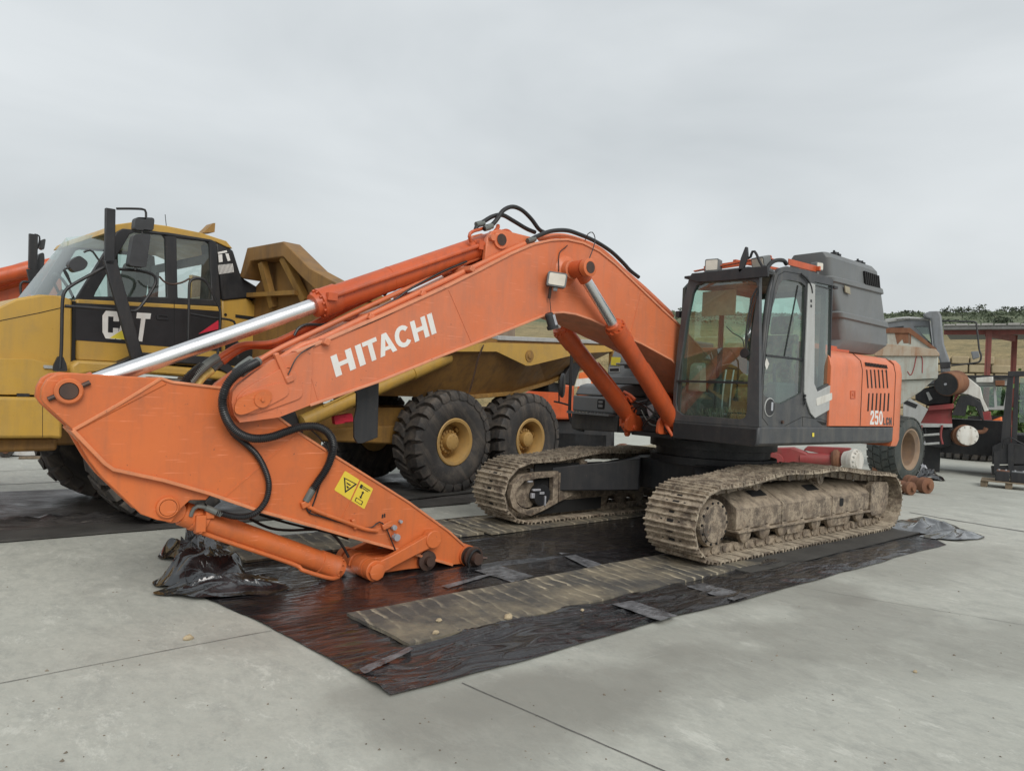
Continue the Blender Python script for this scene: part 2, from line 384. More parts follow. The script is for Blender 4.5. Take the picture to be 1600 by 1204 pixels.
lt_ = n_.ramp(n_.noise(4.2, 9, .84, n_.map((1.0, .5, 1), (0, 0, math.radians(30))), .3), [(.555, 0), (.62, .6)])
c_ = n_.mix(lt_, c_, (.575, .58, .55))
gr_ = n_.ramp(n_.noise(60, 5, .7), [(.34, 0), (.66, 1)])
c_ = n_.mix(n_.math('MULTIPLY', gr_, .28), c_, (.47, .475, .45))
dk = n_.ramp(n_.noise(1.1, 9, .74, n_.map((1, .55, 1), (0, 0, math.radians(20))), .5), [(.54, 0), (.72, .55)])
c_ = n_.mix(dk, c_, (.215, .217, .207))
spk = n_.ramp(n_.noise(34, 4, .7), [(.71, 0), (.74, .6)])
c_ = n_.mix(spk, c_, (.17, .16, .14))
scr_ = n_.ramp(n_.noise(1.0, 3, .6, n_.map((2.0, 34, 1), (0, 0, math.radians(-28)))), [(.70, 0), (.73, .5)])
c_ = n_.mix(scr_, c_, (.62, .625, .60))
STAINS = [((760, 1112), 1.0, .75, .62), ((905, 1080), .8, .45, .55), ((620, 1128), .55, .42, .35), ((1330, 985), 1.6, .6, .5), ((1250, 925), 1.3, .4, .42), ((1520, 1010), 1.2, .5, .45), ((1060, 1000), 1.0, .35, .32),
          ((1140, 1050), 1.0, .45, .33), ((1450, 880), 2.2, .6, .35), ((330, 1010), 1.0, .3, .22), ((1000, 900), 3.2, 1.6, .25), ((1450, 775), 3.5, 1.6, .30)]
geo = n_.n('ShaderNodeNewGeometry'); dn = n_.n('ShaderNodeTexNoise'); dn.inputs['Scale'].default_value = 1.3; dn.inputs['Detail'].default_value = 6
n_.l(geo.outputs['Position'], dn.inputs['Vector'])
for (a, b), rx, ry, k in STAINS:
    g = G(a, b); mp = n_.n('ShaderNodeMapping', vector_type='TEXTURE'); mp.inputs['Location'].default_value = g; mp.inputs['Rotation'].default_value = (0, 0, math.radians(-6)); mp.inputs['Scale'].default_value = (rx, ry, 1)
    n_.l(geo.outputs['Position'], mp.inputs[0]); ln = n_.n('ShaderNodeVectorMath', operation='LENGTH'); n_.l(mp.outputs[0], ln.inputs[0])
    v_ = n_.math('ADD', ln.outputs['Value'], n_.math('MULTIPLY', n_.math('SUBTRACT', dn.outputs[0], .5), 1.7))
    c_ = n_.mix(n_.ramp(v_, [(.55, k), (1.0, 0)]), c_, (.215, .212, .195))
c_ = n_.mix(1.0, c_, (1.03, 1.03, .975), 'MULTIPLY')
n_.l(c_, b_.inputs['Base Color'])
n_.l(n_.ramp(n_.noise(1.2, 6, .6), [(.3, .62), (.7, .85)]), b_.inputs['Roughness'])
n_.bump(n_.noise(45, 6, .7), .25, .006, b_)
def grid(nu, nv, fn):
    mb = MB(); mb.add([fn(i / nu, j / nv) for j in range(nv + 1) for i in range(nu + 1)], [(j * (nu + 1) + i, j * (nu + 1) + i + 1, (j + 1) * (nu + 1) + i + 1, (j + 1) * (nu + 1) + i) for j in range(nv) for i in range(nu)]); return mb
gm = MB(); R0 = 900
gm.add([(-R0, -R0, 0), (R0, -R0, 0), (R0, R0, 0), (-R0, R0, 0)], [(0, 1, 2, 3)])
ground = tag(obj('ground', gm, GROUND), 'pale grey stained concrete yard', None, kind='structure')
def flat_line(pts, w, z=.004):
    mb = MB(); P = [Vector(p) for p in pts]; vs = []
    for i, p in enumerate(P):
        d = (P[min(i + 1, len(P) - 1)] - P[max(i - 1, 0)]).normalized(); s = Vector((-d.y, d.x, 0)); ww = w * random.uniform(.75, 1.25)
        vs += [(p.x + s.x * ww / 2, p.y + s.y * ww / 2, z), (p.x - s.x * ww / 2, p.y - s.y * ww / 2, z)]
    mb.add(vs, [(2 * i, 2 * i + 1, 2 * i + 3, 2 * i + 2) for i in range(len(P) - 1)]); return mb
JOINT = plain('joint_gap', (.13, .127, .12), .9, var=.4, sc=20)
for line, w in ([[(722, 1067), (880, 1136), (1040, 1205), (1180, 1268)], .008], [[(-60, 1079), (120, 1044), (270, 1014), (425, 985)], .006], [[(1420, 800), (1500, 814), (1700, 846)], .05], [[(1180, 905), (1330, 931), (1600, 976)], .004], [[(0, 757), (120, 752), (330, 745)], .03], [[(0, 736), (90, 732)], .02]):
    pts = spline([G(*q) for q in line], .12); pts = [p + Vector((random.uniform(-1, 1) * w * .35, random.uniform(-1, 1) * w * .35, 0)) for p in pts]
    obj('expansion_joint', flat_line(pts, w), JOINT, ground, smooth=False)

# black plastic sheets
TARP, t_, b_, o_ = new_mat('black_plastic_sheet'); n_ = N(t_)
dust = n_.ramp(n_.noise(1.6, 8, .7, n_.map((.5, 1.3, 1))), [(.58, 0), (.84, .35)])
dust2 = n_.ramp(n_.noise(7, 7, .75, n_.map((1.6, .5, 1), (0, 0, .5))), [(.64, 0), (.76, .5)])
c_ = n_.mix(n_.ramp(n_.noise(.7, 4), [(.4, 0), (.65, 1)]), (.012, .012, .014), (.020, .017, .018))
c_ = n_.mix(dust, c_, (.105, .092, .088)); c_ = n_.mix(dust2, c_, (.20, .19, .18))
n_.l(c_, b_.inputs['Base Color'])
n_.l(n_.ramp(n_.noise(1.8, 6, .65), [(.34, .07), (.55, .15), (.75, .34)]), b_.inputs['Roughness']); b_.inputs['Specular IOR Level'].default_value = .5; b_.inputs['Coat Weight'].default_value = .5; b_.inputs['Coat Roughness'].default_value = .12
w1 = n_.noise(7.5, 3, .5, n_.map((.55, 1.6, 1), (0, 0, .28)), 1.2); w2 = n_.noise(24, 3, .55, n_.map((.5, 1.5, 1), (0, 0, -.25)), .8); w3 = n_.noise(1.7, 2, .5)
hh = n_.math('ADD', n_.math('MULTIPLY', w1, .55), n_.math('ADD', n_.math('MULTIPLY', w2, .07), w3)); rip = n_.noise(9, 4, .6, n_.map((.45, 1.7, 1), (0, 0, .16)), 1.4)
gp_ = n_.n('ShaderNodeNewGeometry'); sy_ = n_.n('ShaderNodeSeparateXYZ'); n_.l(gp_.outputs['Position'], sy_.inputs[0])
front = n_.ramp(n_.math('ADD', n_.math('MULTIPLY', n_.math('ADD', sy_.outputs[1], 1.0), .30), n_.math('MULTIPLY', n_.math('SUBTRACT', w3, .5), .5)), [(.42, .10), (.70, 1)])
hh = n_.math('ADD', hh, n_.math('MULTIPLY', n_.math('MULTIPLY', rip, front), .5)); n_.bump(hh, 1.0, .085, b_)
def dusty_sheet(name):
    m, t, b, o = new_mat(name); n = N(t)
    c = n.mix(n.ramp(n.noise(1.1, 8, .72, n.map((.5, 1.2, 1))), [(.34, 0), (.62, .85)]), (.014, .014, .016), (.145, .135, .125)); c = n.mix(n.ramp(n.noise(8, 7, .75, n.map((.6, 1.6, 1))), [(.56, 0), (.72, .6)]), c, (.26, .24, .215))
    n.l(c, b.inputs['Base Color']); n.l(n.ramp(n.noise(1.5, 6, .65), [(.34, .30), (.7, .70)]), b.inputs['Roughness']); n.bump(n.noise(5, 5, .6, n.map((.6, 1.4, 1)), 1.0), .8, .05, b); return m
TARPD = dusty_sheet('dusty_plastic_sheet')
def pl(poly, t):
    n = len(poly) - 1; i = min(int(t * n), n - 1); return poly[i].lerp(poly[i + 1], t * n - i)
def fb(x, y, sc, o=3): return noise.fractal(Vector((x * sc, y * sc, 3.1)), 1.0, 2.1, o)
LB = [G(*q) for q in ((610, 1089), (540, 1046), (470, 1007), (400, 970), (335, 942), (290, 925), (276, 900), (283, 872), (300, 850))]
RB = [G(1478, 851), Vector((-2.95, 1.2, 0)), Vector((-2.8, -.4, 0)), Vector((-2.7, -1.78, 0))]
def tarp_pt(u, v):
    a = pl(LB, v); b = pl(RB, v); p = a.lerp(b, u)
    if v < .02: p.y += .035 * fb(p.x, 1, .9)
    z = .004 + .008 * (fb(p.x, p.y * 1.5, 2.3) * .5 + .5)
    wl = max(0, 1 - (u / .055)) * max(0, min(1, (v - .55) / .18)); rd = max(0, 1 - abs(p.x - 1.2) / 6)
    ridge = 1 - abs(fb(p.x * 1.2, p.y, 2.0, 4)); z += wl * (.05 + .20 * ridge ** 3)
    # ridges of slack plastic running along the sheet
    for (yc, amp, x0, x1) in ((.40, .035, 1.6, 5.6), (-.55, .03, 2.6, 4.8)):
        if x0 < p.x < x1:
            q = (p.y - yc - .10 * math.sin(p.x * 1.1)) / .05; z += amp * math.exp(-q * q) * math.sin(PI * (p.x - x0) / (x1 - x0)) * (.6 + .4 * fb(p.x, yc, 2))
    fm = max(min(1, max(0, (p.y - 1.35) / .35)) * min(1, max(0, (p.x + 1.5) / 2)), min(1, max(0, (p.x - 5.3) / .5)) * .28) * min(1, v / .02 + .25)
    if fm > 0:
        wx = p.x + .35 * noise.noise(Vector((p.x * .8, p.y * 2, 9))); wy = p.y + .10 * noise.noise(Vector((p.x * 2.2, p.y * 1.5, 5))) + .12 * p.x
        r1 = 1 - abs(noise.noise(Vector((wx * 1.7, wy * 8, 1)))); r2 = .5 + .5 * noise.noise(Vector((wx * 4, wy * 15, 7)))
        z += fm * (.046 * r1 ** 2.2 + .009 * r2) * (.6 + .5 * noise.noise(Vector((p.x * 1.1, p.y * 2, 3))))
    return (p.x, p.y, max(.004, z))
tarp = tag(obj('black_plastic_sheet', grid(460, 230, tarp_pt), TARP, angle=80), 'glossy wrinkled black plastic sheet spread under the orange excavator', 'plastic sheet')
# crumpled corners of the same sheet
def crumple(c, rx, ry, hgt, seed, rot=0, n=54):
    ca, sa = math.cos(rot), math.sin(rot)
    def f(u, v):
        x = (u - .5) * 2; y = (v - .5) * 2; r = min(1, math.sqrt(x * x * .9 + y * y * .9)); e = max(0, 1 - r ** 2.2)
        rg = .30 + .45 * noise.noise(Vector((x * 1.3 + seed, y * 1.5, seed))) + (1 - abs(noise.noise(Vector((x * .9 - seed, y * 1.9, seed * .7))))) ** 3 * .55 + .05 * noise.noise(Vector((x * 4, y * 4, seed)))
        wob = 1 + .12 * noise.noise(Vector((x * 1.1, y * 1.1, seed + 5)))
        X = x * rx * wob + .04 * noise.noise(Vector((x * 1.6, y * 1.6, seed))); Y = y * ry * wob + .05 * noise.noise(Vector((x * 1.5, y * 1.6, seed + 9)))
        return (c[0] + ca * X - sa * Y, c[1] + sa * X + ca * Y, .016 + hgt * e * rg)
    def pf(u, v): a = 2 * PI * u; r = v * (1 + .10 * math.sin(3 * a + seed) + .07 * math.sin(5 * a + 2 * seed)); return f(.5 + .5 * r * math.cos(a), .5 + .5 * r * math.sin(a))
    return grid(n * 2, n // 2, pf)
CRUM, t_, b_, o_ = new_mat('crumpled_plastic'); n_ = N(t_)
n_.l(n_.mix(n_.ramp(n_.noise(3, 6, .7), [(.5, 0), (.75, .5)]), (.010, .011, .013), (.10, .095, .10)), b_.inputs['Base Color'])
n_.l(n_.ramp(n_.noise(3, 5), [(.35, .06), (.7, .22)]), b_.inputs['Roughness']); n_.bump(n_.noise(6, 3, .5, None, 1.2), .6, .03, b_); b_.inputs['Coat Weight'].default_value = 1; b_.inputs['Coat Roughness'].default_value = .06
for q, rx, ry, h, s, r in (((318, 905), .36, .30, .30, 3, .5), ((300, 868), .26, .34, .24, 8, .2), ((352, 922), .46, .26, .12, 13, -.4)):
    obj('crumpled_fold', crumple(G(*q), rx, ry, h, s, r), CRUM, tarp, angle=60)
for q, rx, ry, h, s, r in (((1445, 826), .62, .42, .17, 21, .1), ((1490, 838), .52, .24, .09, 27, -.15)):
    obj('crumpled_fold', crumple(G(*q), rx, ry, h, s, r), CRUM, tarp, angle=60)
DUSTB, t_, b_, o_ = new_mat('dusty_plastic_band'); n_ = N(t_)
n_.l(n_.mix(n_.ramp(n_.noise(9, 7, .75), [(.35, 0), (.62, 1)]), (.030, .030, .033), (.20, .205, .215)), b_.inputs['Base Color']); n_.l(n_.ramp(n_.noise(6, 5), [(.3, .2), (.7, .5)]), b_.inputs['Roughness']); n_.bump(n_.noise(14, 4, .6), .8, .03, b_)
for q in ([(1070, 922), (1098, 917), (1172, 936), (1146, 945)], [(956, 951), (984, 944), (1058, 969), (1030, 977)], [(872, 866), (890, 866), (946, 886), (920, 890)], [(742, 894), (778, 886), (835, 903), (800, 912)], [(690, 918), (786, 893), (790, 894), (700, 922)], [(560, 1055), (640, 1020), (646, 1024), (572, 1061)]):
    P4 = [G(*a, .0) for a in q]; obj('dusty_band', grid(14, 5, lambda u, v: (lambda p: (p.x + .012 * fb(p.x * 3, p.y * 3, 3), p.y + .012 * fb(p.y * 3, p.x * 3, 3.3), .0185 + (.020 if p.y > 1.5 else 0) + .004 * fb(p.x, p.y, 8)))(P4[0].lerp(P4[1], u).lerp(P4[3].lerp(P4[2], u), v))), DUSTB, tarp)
def tarp2_pt(u, v):
    x = 8.6 - 11.2 * u; y = -2.66 - 3.1 * v + .07 * fb(x, 2, .7) * (1 - v)
    z = .005 + .008 * (fb(x, y, 2.4) * .5 + .5)
    q = (y + 3.35 + .18 * fb(x, 5, .8)) / .17; z += .10 * math.exp(-q * q) * max(0, min(1, (x - 4.9) / 1.2)) * (.45 + .75 * abs(fb(x, y, 3.1, 4)))
    q = (y + 4.6) / .2; z += .03 * math.exp(-q * q) * (.4 + fb(x, y, 2))
    return (x, y, max(.004, z))
tag(obj('black_plastic_sheet', grid(230, 80, tarp2_pt), TARPD, angle=70), 'dusty black plastic sheet on the concrete under the yellow dump truck', 'plastic sheet')

# rubber mats with rows of dried mud left by the tracks
MAT, t_, b_, o_ = new_mat('muddy_rubber_mat'); n_ = N(t_)
wv = n_.n('ShaderNodeTexWave', wave_type='BANDS', bands_direction='X', wave_profile='SAW'); wv.inputs['Scale'].default_value = 2.6; wv.inputs['Distortion'].default_value = 2.6; wv.inputs['Detail'].default_value = 3; wv.inputs['Detail Scale'].default_value = 2.5
n_.l(n_.map((1, 1, 1), (0, 0, .10)), wv.inputs['Vector'])
rows = n_.ramp(wv.outputs['Fac'], [(.66, 0), (.90, 1)])
br = n_.ramp(n_.noise(5, 7, .75, n_.map((2.6, .7, 1))), [(.44, 0), (.58, 1)])
area = n_.ramp(n_.noise(.9, 3, .5), [(.36, .15), (.60, 1)])
c_ = n_.mix(n_.ramp(n_.noise(6, 6, .7), [(.3, 0), (.7, 1)]), (.050, .048, .044), (.105, .098, .085))
c_ = n_.mix(n_.ramp(n_.noise(2.2, 6, .7), [(.42, 0), (.66, .75)]), c_, (.29, .245, .165))
c_ = n_.mix(n_.math('MULTIPLY', n_.math('MULTIPLY', rows, br), area), c_, (.56, .49, .35))
n_.l(c_, b_.inputs['Base Color']); b_.inputs['Roughness'].default_value = .72
n_.bump(n_.math('ADD', n_.math('MULTIPLY', rows, br), n_.noise(40, 5, .7)), .5, .012, b_)
MATG = plain('plain_rubber_mat', (.055, .053, .048), .7, var=.45, sc=3, bump=.3)
def mat_obj(c4, label, z0=.014, th=.022, m=None, lift=0):
    """a limp rubber mat: four ground corners (front-left, front-right, back-right, back-left)"""
    nu, nv = 60, 10
    def top(u, v):
        p = c4[0].lerp(c4[1], u).lerp(c4[3].lerp(c4[2], u), v); e = .018 * fb(p.x * 1.3 + 4, v * 3, 1.1)
        return Vector((p.x + (e if u in (0, 1) else 0), p.y + (e if v in (0, 1) else 0), z0 + th + .004 * fb(p.x, p.y, 1.5)))
    T = [[top(i / nu, j / nv) for i in range(nu + 1)] for j in range(nv + 1)]
    mb = MB(); W = nu + 1
    mb.add([p for r in T for p in r], [(j * W + i, j * W + i + 1, (j + 1) * W + i + 1, (j + 1) * W + i) for j in range(nv) for i in range(nu)])
    ring = T[0] + [r[-1] for r in T[1:]] + T[-1][-2::-1] + [r[0] for r in T[-2:0:-1]]; k = len(ring)
    mb.add(ring + [Vector((p.x, p.y, z0)) for p in ring], [(i, i + k, (i + 1) % k + k, (i + 1) % k) for i in range(k)])
    return tag(obj('rubber_mat', mb, m or MAT, angle=50), label, 'rubber mat', 'rubber mats laid under the machines')
V = Vector
mat_obj([G(640, 1013), G(1190, 884), G(1055, 866), G(540, 966)], 'long muddy rubber mat in front of the near crawler track, closest to the camera')
mat_obj([V((1.92, 1.80, 0)), V((-2.3, 1.78, 0)), V((-2.3, .85, 0)), V((1.92, .85, 0))], 'dark rubber mat lying beneath the near crawler track', .020, .0115, MATG)
mat_obj([V((5.72, -.78, 0)), V((3.1, -.78, 0)), V((3.1, -1.62, 0)), V((6.0, -1.60, 0))], 'mud-striped rubber mat behind the bucket cylinder at the left end of the sheet')
mat_obj([V((3.04, -.72, 0)), V((-2.2, -.78, 0)), V((-2.2, -1.62, 0)), V((3.04, -1.58, 0))], 'rubber mat lying beneath the far crawler track', .014, .0175)
mat_obj([V((7.9, -2.55, 0)), V((2.0, -2.55, 0)), V((2.0, -2.98, 0)), V((7.9, -3.05, 0))], 'narrow dark mat along the near edge of the sheet under the dump truck', .012, .014, MATG)
mat_obj([V((2.9, -3.05, 0)), V((-1.4, -3.75, 0)), V((-1.3, -4.4, 0)), V((3.0, -3.75, 0))], 'dark mat beneath the rear wheels of the yellow dump truck', .026, .014, MATG)
STONE = plain('pale_stone', (.42, .34, .22), .9, var=.3, sc=30, bump=.6)
def pebble(p, r, seed):
    mb = MB(); rn = random.Random(seed); n, m = 9, 6; vs = []; fs = []
    for j in range(m + 1):
        th = PI * j / m
        for i in range(n):
            k = r * rn.uniform(.75, 1.2); vs.append((p.x + k * 1.3 * math.sin(th) * math.cos(2 * PI * i / n), p.y + k * math.sin(th) * math.sin(2 * PI * i / n), p.z + r * .6 + k * .75 * math.cos(th)))
    for j in range(m):
        for i in range(n): fs.append((j * n + i, j * n + (i + 1) % n, (j + 1) * n + (i + 1) % n, (j + 1) * n + i))
    return mb.add(vs, fs)
for q, r, z, lb in (((794, 966), .026, .036, 'largest pale stone on the muddy front mat'), ((686, 971), .018, .036, 'small pale stone on the left part of the front mat'), ((681, 990), .018, .036, 'small pale stone near the front edge of the muddy mat'),
                 ((294, 999), .024, .0, 'small brown stone on bare concrete left of the plastic sheet'), ((910, 954), .012, .036, 'tiny pebble at the front edge of the muddy mat'), ((1430, 1050), .012, 0, 'tiny pebble alone on the concrete at right')):
    g = G(q[0], q[1], z); tag(obj('stone', pebble(g, r, q[0]), STONE, angle=25), lb, 'stone', 'loose stones')

# fine grit scattered over the concrete
m = MB(); rn = random.Random(17)
for k in range(230):
    a, b = rn.uniform(0, 1600), rn.uniform(850, 1203)
    g = G(a, b)
    if -2.9 < g.x < 6.4 and g.y < 2.3: continue
    r = rn.uniform(.002, .006) * (1.6 if rn.random() < .12 else 1); q = [g + Vector((r * rn.uniform(.6, 1.6) * math.cos(t), r * rn.uniform(.6, 1.6) * math.sin(t), .001)) for t in (0, 1.3, 2.5, 3.8, 5.0)]; m.add(q + [g + Vector((0, 0, r * 1.2))], [(i, (i + 1) % 5, 5) for i in range(5)])
GRIT = plain('grit', (.20, .17, .13), .9, var=.6, sc=2, bump=0)
tag(obj('grit', m, GRIT, smooth=False), 'fine grit scattered over the concrete', 'grit', kind='stuff')
# ================================================================== the orange excavator
exc = thing('crawler_excavator', 'large orange crawler excavator without bucket, its arm resting on black plastic', 'excavator')
def hub_bolts(mb, c, ax, r, n, rb, h):
    d = Vector(ax).normalized(); u = d.cross(Vector((0, 0, 1)));
    if u.length < 1e-3: u = Vector((1, 0, 0))
    u.normalize(); w = d.cross(u); c = Vector(c)
    for i in range(n):
        a = 2 * PI * i / n; p = c + (u * math.cos(a) + w * math.sin(a)) * r; mb.cyl(p, p + d * h, rb, n=6)
# ---- crawler tracks
PB = .057
path = [(-1.85, PB), (1.95, PB)]
for k in range(1, 18): a = -PI / 2 + PI * k / 18; path.append((1.96 + .43 * math.cos(a), PB + .365 + .365 * math.sin(a)))
path += [(1.95, .785), (1.63, .79), (1.34, .812), (.98, .858), (.70, .885), (.40, .865), (.05, .862), (-.31, .882), (-.62, .862), (-1.03, .812), (-1.50, .775), (-1.85, .757)]
for k in range(1, 18): a = PI / 2 + PI * k / 18; path.append((-1.85 + .35 * math.cos(a), PB + .35 + .35 * math.sin(a)))
path.append(path[0])
cum = [0]
for i in range(1, len(path)): cum.append(cum[-1] + math.hypot(path[i][0] - path[i - 1][0], path[i][1] - path[i - 1][1]))
NSH = 50; PITCHL = cum[-1] / NSH
def at_s(s):
    s %= cum[-1]
    for i in range(1, len(cum)):
        if s <= cum[i]: t = (s - cum[i - 1]) / max(1e-9, cum[i] - cum[i - 1]); a, b = path[i - 1], path[i]; return Vector((a[0] + (b[0] - a[0]) * t, 0, a[1] + (b[1] - a[1]) * t))
hl = PITCHL / 2 - .004
shoe = MB(); shoe.py([(-hl, -.014), (-hl, .003), (-hl + .007, .030), (-hl + .019, .030), (-hl + .028, .002), (-.013, .001), (-.006, .024), (.006, .024), (.013, .001), (hl - .046, .002), (hl - .038, .028), (hl - .026, .028), (hl - .018, -.004), (hl, -.008), (hl, -.018)], -.30, .30)
shoe.mi = 1
shoe.bb(-.062, -.034, -.045, .030, .001, .0040); shoe.bb(.026, .046, -.035, .025, .001, .0040)
for y in (-.11, .10): shoe.bb(-.052, -.040, y - .012, y + .012, .001, .0040)
shoe.mi = 0
shoe_me = mesh_of('track_shoe', shoe, [TRACK, DARK], angle=30)
rollme = MB(); rollme.lathe((0, -.17, 0), (0, 1, 0), [(0, .075), (.02, .105), (.06, .105), (.075, .08), (.265, .08), (.28, .105), (.32, .105), (.34, .075)], 20)
roll_me = mesh_of('roller', rollme, FRAME)
for side in (1, -1):
    yc = side * 1.195; N0 = set(bpy.data.objects.keys())
    ch = MB(); locs = []
    for i in range(NSH):
        a = at_s((i) * PITCHL + .03); b = at_s((i + 1) * PITCHL + .03); t = (b - a).normalized(); nrm = Vector((t.z, 0, -t.x)); yv = nrm.cross(t)
        c = (a + b) / 2; M = Matrix(((t.x, yv.x, nrm.x, c.x), (t.y, yv.y, nrm.y, yc), (t.z, yv.z, nrm.z, c.z), (0, 0, 0, 1))); locs.append(M)
        i0 = len(ch.v)
        for y in (-.085, .085): ch.box((0, y, -.062), (PITCHL * .86, .034, .085)); ch.cyl((-PITCHL / 2 + .02, y - .03, -.07), (-PITCHL / 2 + .02, y + .03, -.07), .042, n=10)
        ch.cyl((-PITCHL / 2, -.09, -.07), (-PITCHL / 2, .09, -.07), .03, n=8)
        for y in (-.05, .05): ch.cyl((.03, y * 2.5, -.02), (.03, y * 2.5, -.034), .016, n=6)
        ch.xf(M, i0)
    tr = obj('crawler_track', ch, FRAME, exc, label='near mud-caked crawler track' if side > 0 else 'far mud-caked crawler track')
    for M in locs: share('track_shoe', shoe_me, tr, M @ Matrix.Rotation(random.uniform(-.012, .012), 4, 'Y'))
    # frame: box with a sloping shoulder
    sec = [(.97, .30), (1.345, .30), (1.365, .315), (1.365, .52), (1.345, .545), (1.10, .685), (.97, .685)]
    fb_ = MB(); fb_.px([(y * side, z) for y, z in sec], 1.50, -1.50)
    fr = obj('track_frame', fb_, FRAME, exc, bevel=.008)
    f2 = MB()
    f2.bb(1.50, -1.52, side * .99, side * 1.395, .277, .299)                       # bottom flange
    for x in (.62, -.52): f2.px([(y * side, z + .004) for y, z in [(1.36, .30), (1.375, .30), (1.375, .53), (1.10, .692), (1.09, .68), (1.36, .52)]], x + .012, x - .012)
    objs('weld_seam', f2, FRAME, fr, bevel=.004)
    hb = MB(); hb.mi = 0
    def slot(cx, u0, u1, cy0, cy1):  # dark opening in the sloped shoulder
        a = Vector((0, 1.345 * side, .545)); b = Vector((0, 1.10 * side, .685)); nn = Vector((0, .14 * side, .245)).normalized() * .0025
        pts = fillet([(cx - u0, cy0), (cx + u1, cy0), (cx + u1, cy1), (cx - u0, cy1)], .03)
        vs = [a.lerp(b, q[1]) + Vector((q[0], 0, 0)) + nn for q in pts]; hb.add(vs, [tuple(range(len(vs)))])
    slot(.88, .15, .15, .42, .80); slot(-.28, .15, .13, .42, .80)
    hb.py(fillet([(-.80, .40), (-.70, .40), (-.70, .50), (-.80, .50)], .03), side * 1.3655, side * 1.3675)
    objs('access_hole', hb, DARK, fr, smooth=False)
    for x in (1.30, .93, .56, .19, -.18, -.55, -.92, -1.29): share('roller', roll_me, fr, Matrix.Translation((x, yc, .262)))
    for x in (.30, -.75):
        g_ = MB(); g_.py([(x - .20, .30), (x - .16, .17), (x + .16, .17), (x + .20, .30)], side * 1.335, side * 1.352); obj('roller_guard', g_, FRAME, fr, bevel=.004)
    for x in (1.02, -.36):
        c_ = MB(); c_.cyl((x, side * 1.0, .755), (x, side * 1.30, .755), .045, n=14); c_.lathe((x, side * 1.16, .755), (0, side, 0), [(0, .05), (.0, .078), (.03, .078), (.035, .055), (.09, .055), (.095, .078), (.125, .078), (.13, .05)], 20); c_.box((x, side * 1.02, .70), (.12, .1, .12))
        obj('carrier_roller', c_, FRAME, fr)
    # sprocket and final drive at the front end
    sp = MB(); tooth = []
    for k in range(42): a = 2 * PI * k / 42; r = .305 if k % 2 else .255; tooth.append((1.95 + r * math.cos(a), .43 + r * math.sin(a)))
    sp.py(tooth, side * 1.165, side * 1.225); obj('sprocket', sp, FRAME, fr)
    fd = MB(); fd.lathe((1.93, side * 1.0, .42), (0, side, 0), [(0, .20), (.30, .215), (.335, .235), (.365, .235), (.39, .225), (.395, .19), (.405, .185)], 36)
    fdo = obj('final_drive', fd, FRAME, fr)
    bo = MB(); hub_bolts(bo, (1.93, side * 1.388, .42), (0, side, 0), .205, 14, .013, .016); objs('bolt', bo, DARK, fdo)
    # idler, recoil bracket and mud guard at the rear end
    il = MB(); il.lathe((-1.85, yc - .16, .41), (0, 1, 0), [(0, .10), (.01, .24), (.07, .245), (.075, .275), (.245, .275), (.25, .245), (.31, .24), (.32, .10)], 32); obj('idler', il, FRAME, fr)
    br_ = MB(); br_.py(fillet([(-1.50, .30), (-1.52, .63), (-1.60, .66), (-1.98, .64), (-2.02, .60), (-2.02, .36), (-1.94, .24), (-1.56, .22)], .03), side * 1.31, side * 1.385); br_.bb(-1.50, -1.60, side * 1.0, side * 1.31, .34, .62)
    obj('idler_bracket', br_, FRAME, fr, bevel=.006)
    if side < 0:
        # inner face of the far frame: oval guard round the travel motor
        oo = EX.xz([(797, 777), (801, 757), (815, 742), (840, 738), (873, 736), (872, 785), (850, 797), (830, 806), (812, 801), (801, 792)], -.90)
        hh_ = EX.xz([(806, 777), (810, 762), (820, 751), (842, 747), (865, 745), (864, 782), (846, 791), (830, 797), (816, 793), (809, 787)], -.90)
        gd = MB(); gd.py(oo, -.90, -.98, [hh_]); obj('motor_guard', gd, FRAME, fr, bevel=.005)
        mm = MB(); mm.bb(1.0, 2.2, -.995, -1.02, .12, .74); obj('motor_recess', mm, DARK, fr)
        mo = MB(); c0 = EX.on(842, 772, 1, -.96); mo.cyl((c0.x, -.99, c0.z), (c0.x, -.90, c0.z), .13, n=20); obj('travel_motor', mo, BLACKP, fr)
        ft = MB()
        for q, l, h in (((828, 752), .07, .02), ((838, 765), .12, .025), ((832, 774), .05, .06), ((846, 770), .07, .03), ((851, 782), .02, .12)): c0 = EX.on(*q, 1, -.90); ft.box(c0, (l, .04, h))
        objs('hose_fitting', ft, SILVER, fr, bevel=.006)
        sh_ = [bpy.data.objects[k] for k in bpy.data.objects.keys() if k not in N0 and k.split('.')[0] not in ('motor_guard', 'motor_recess', 'travel_motor', 'hose_fitting')]
        for o_ in sh_:
            if o_.parent is exc: o_.location.x += .36
        for o_ in [bpy.data.objects[k] for k in bpy.data.objects.keys() if k not in N0 and k.split('.')[0] in ('motor_guard', 'motor_recess', 'travel_motor', 'hose_fitting')]: o_.location.x -= .36
        wl_ = MB(); wl_.py(EX.xz([(873, 738), (905, 741), (905, 768), (873, 784)], -.93), -.93, -.99); ip_ = obj('inner_plate', wl_, FRAME, fr); ip_.location.x -= .36
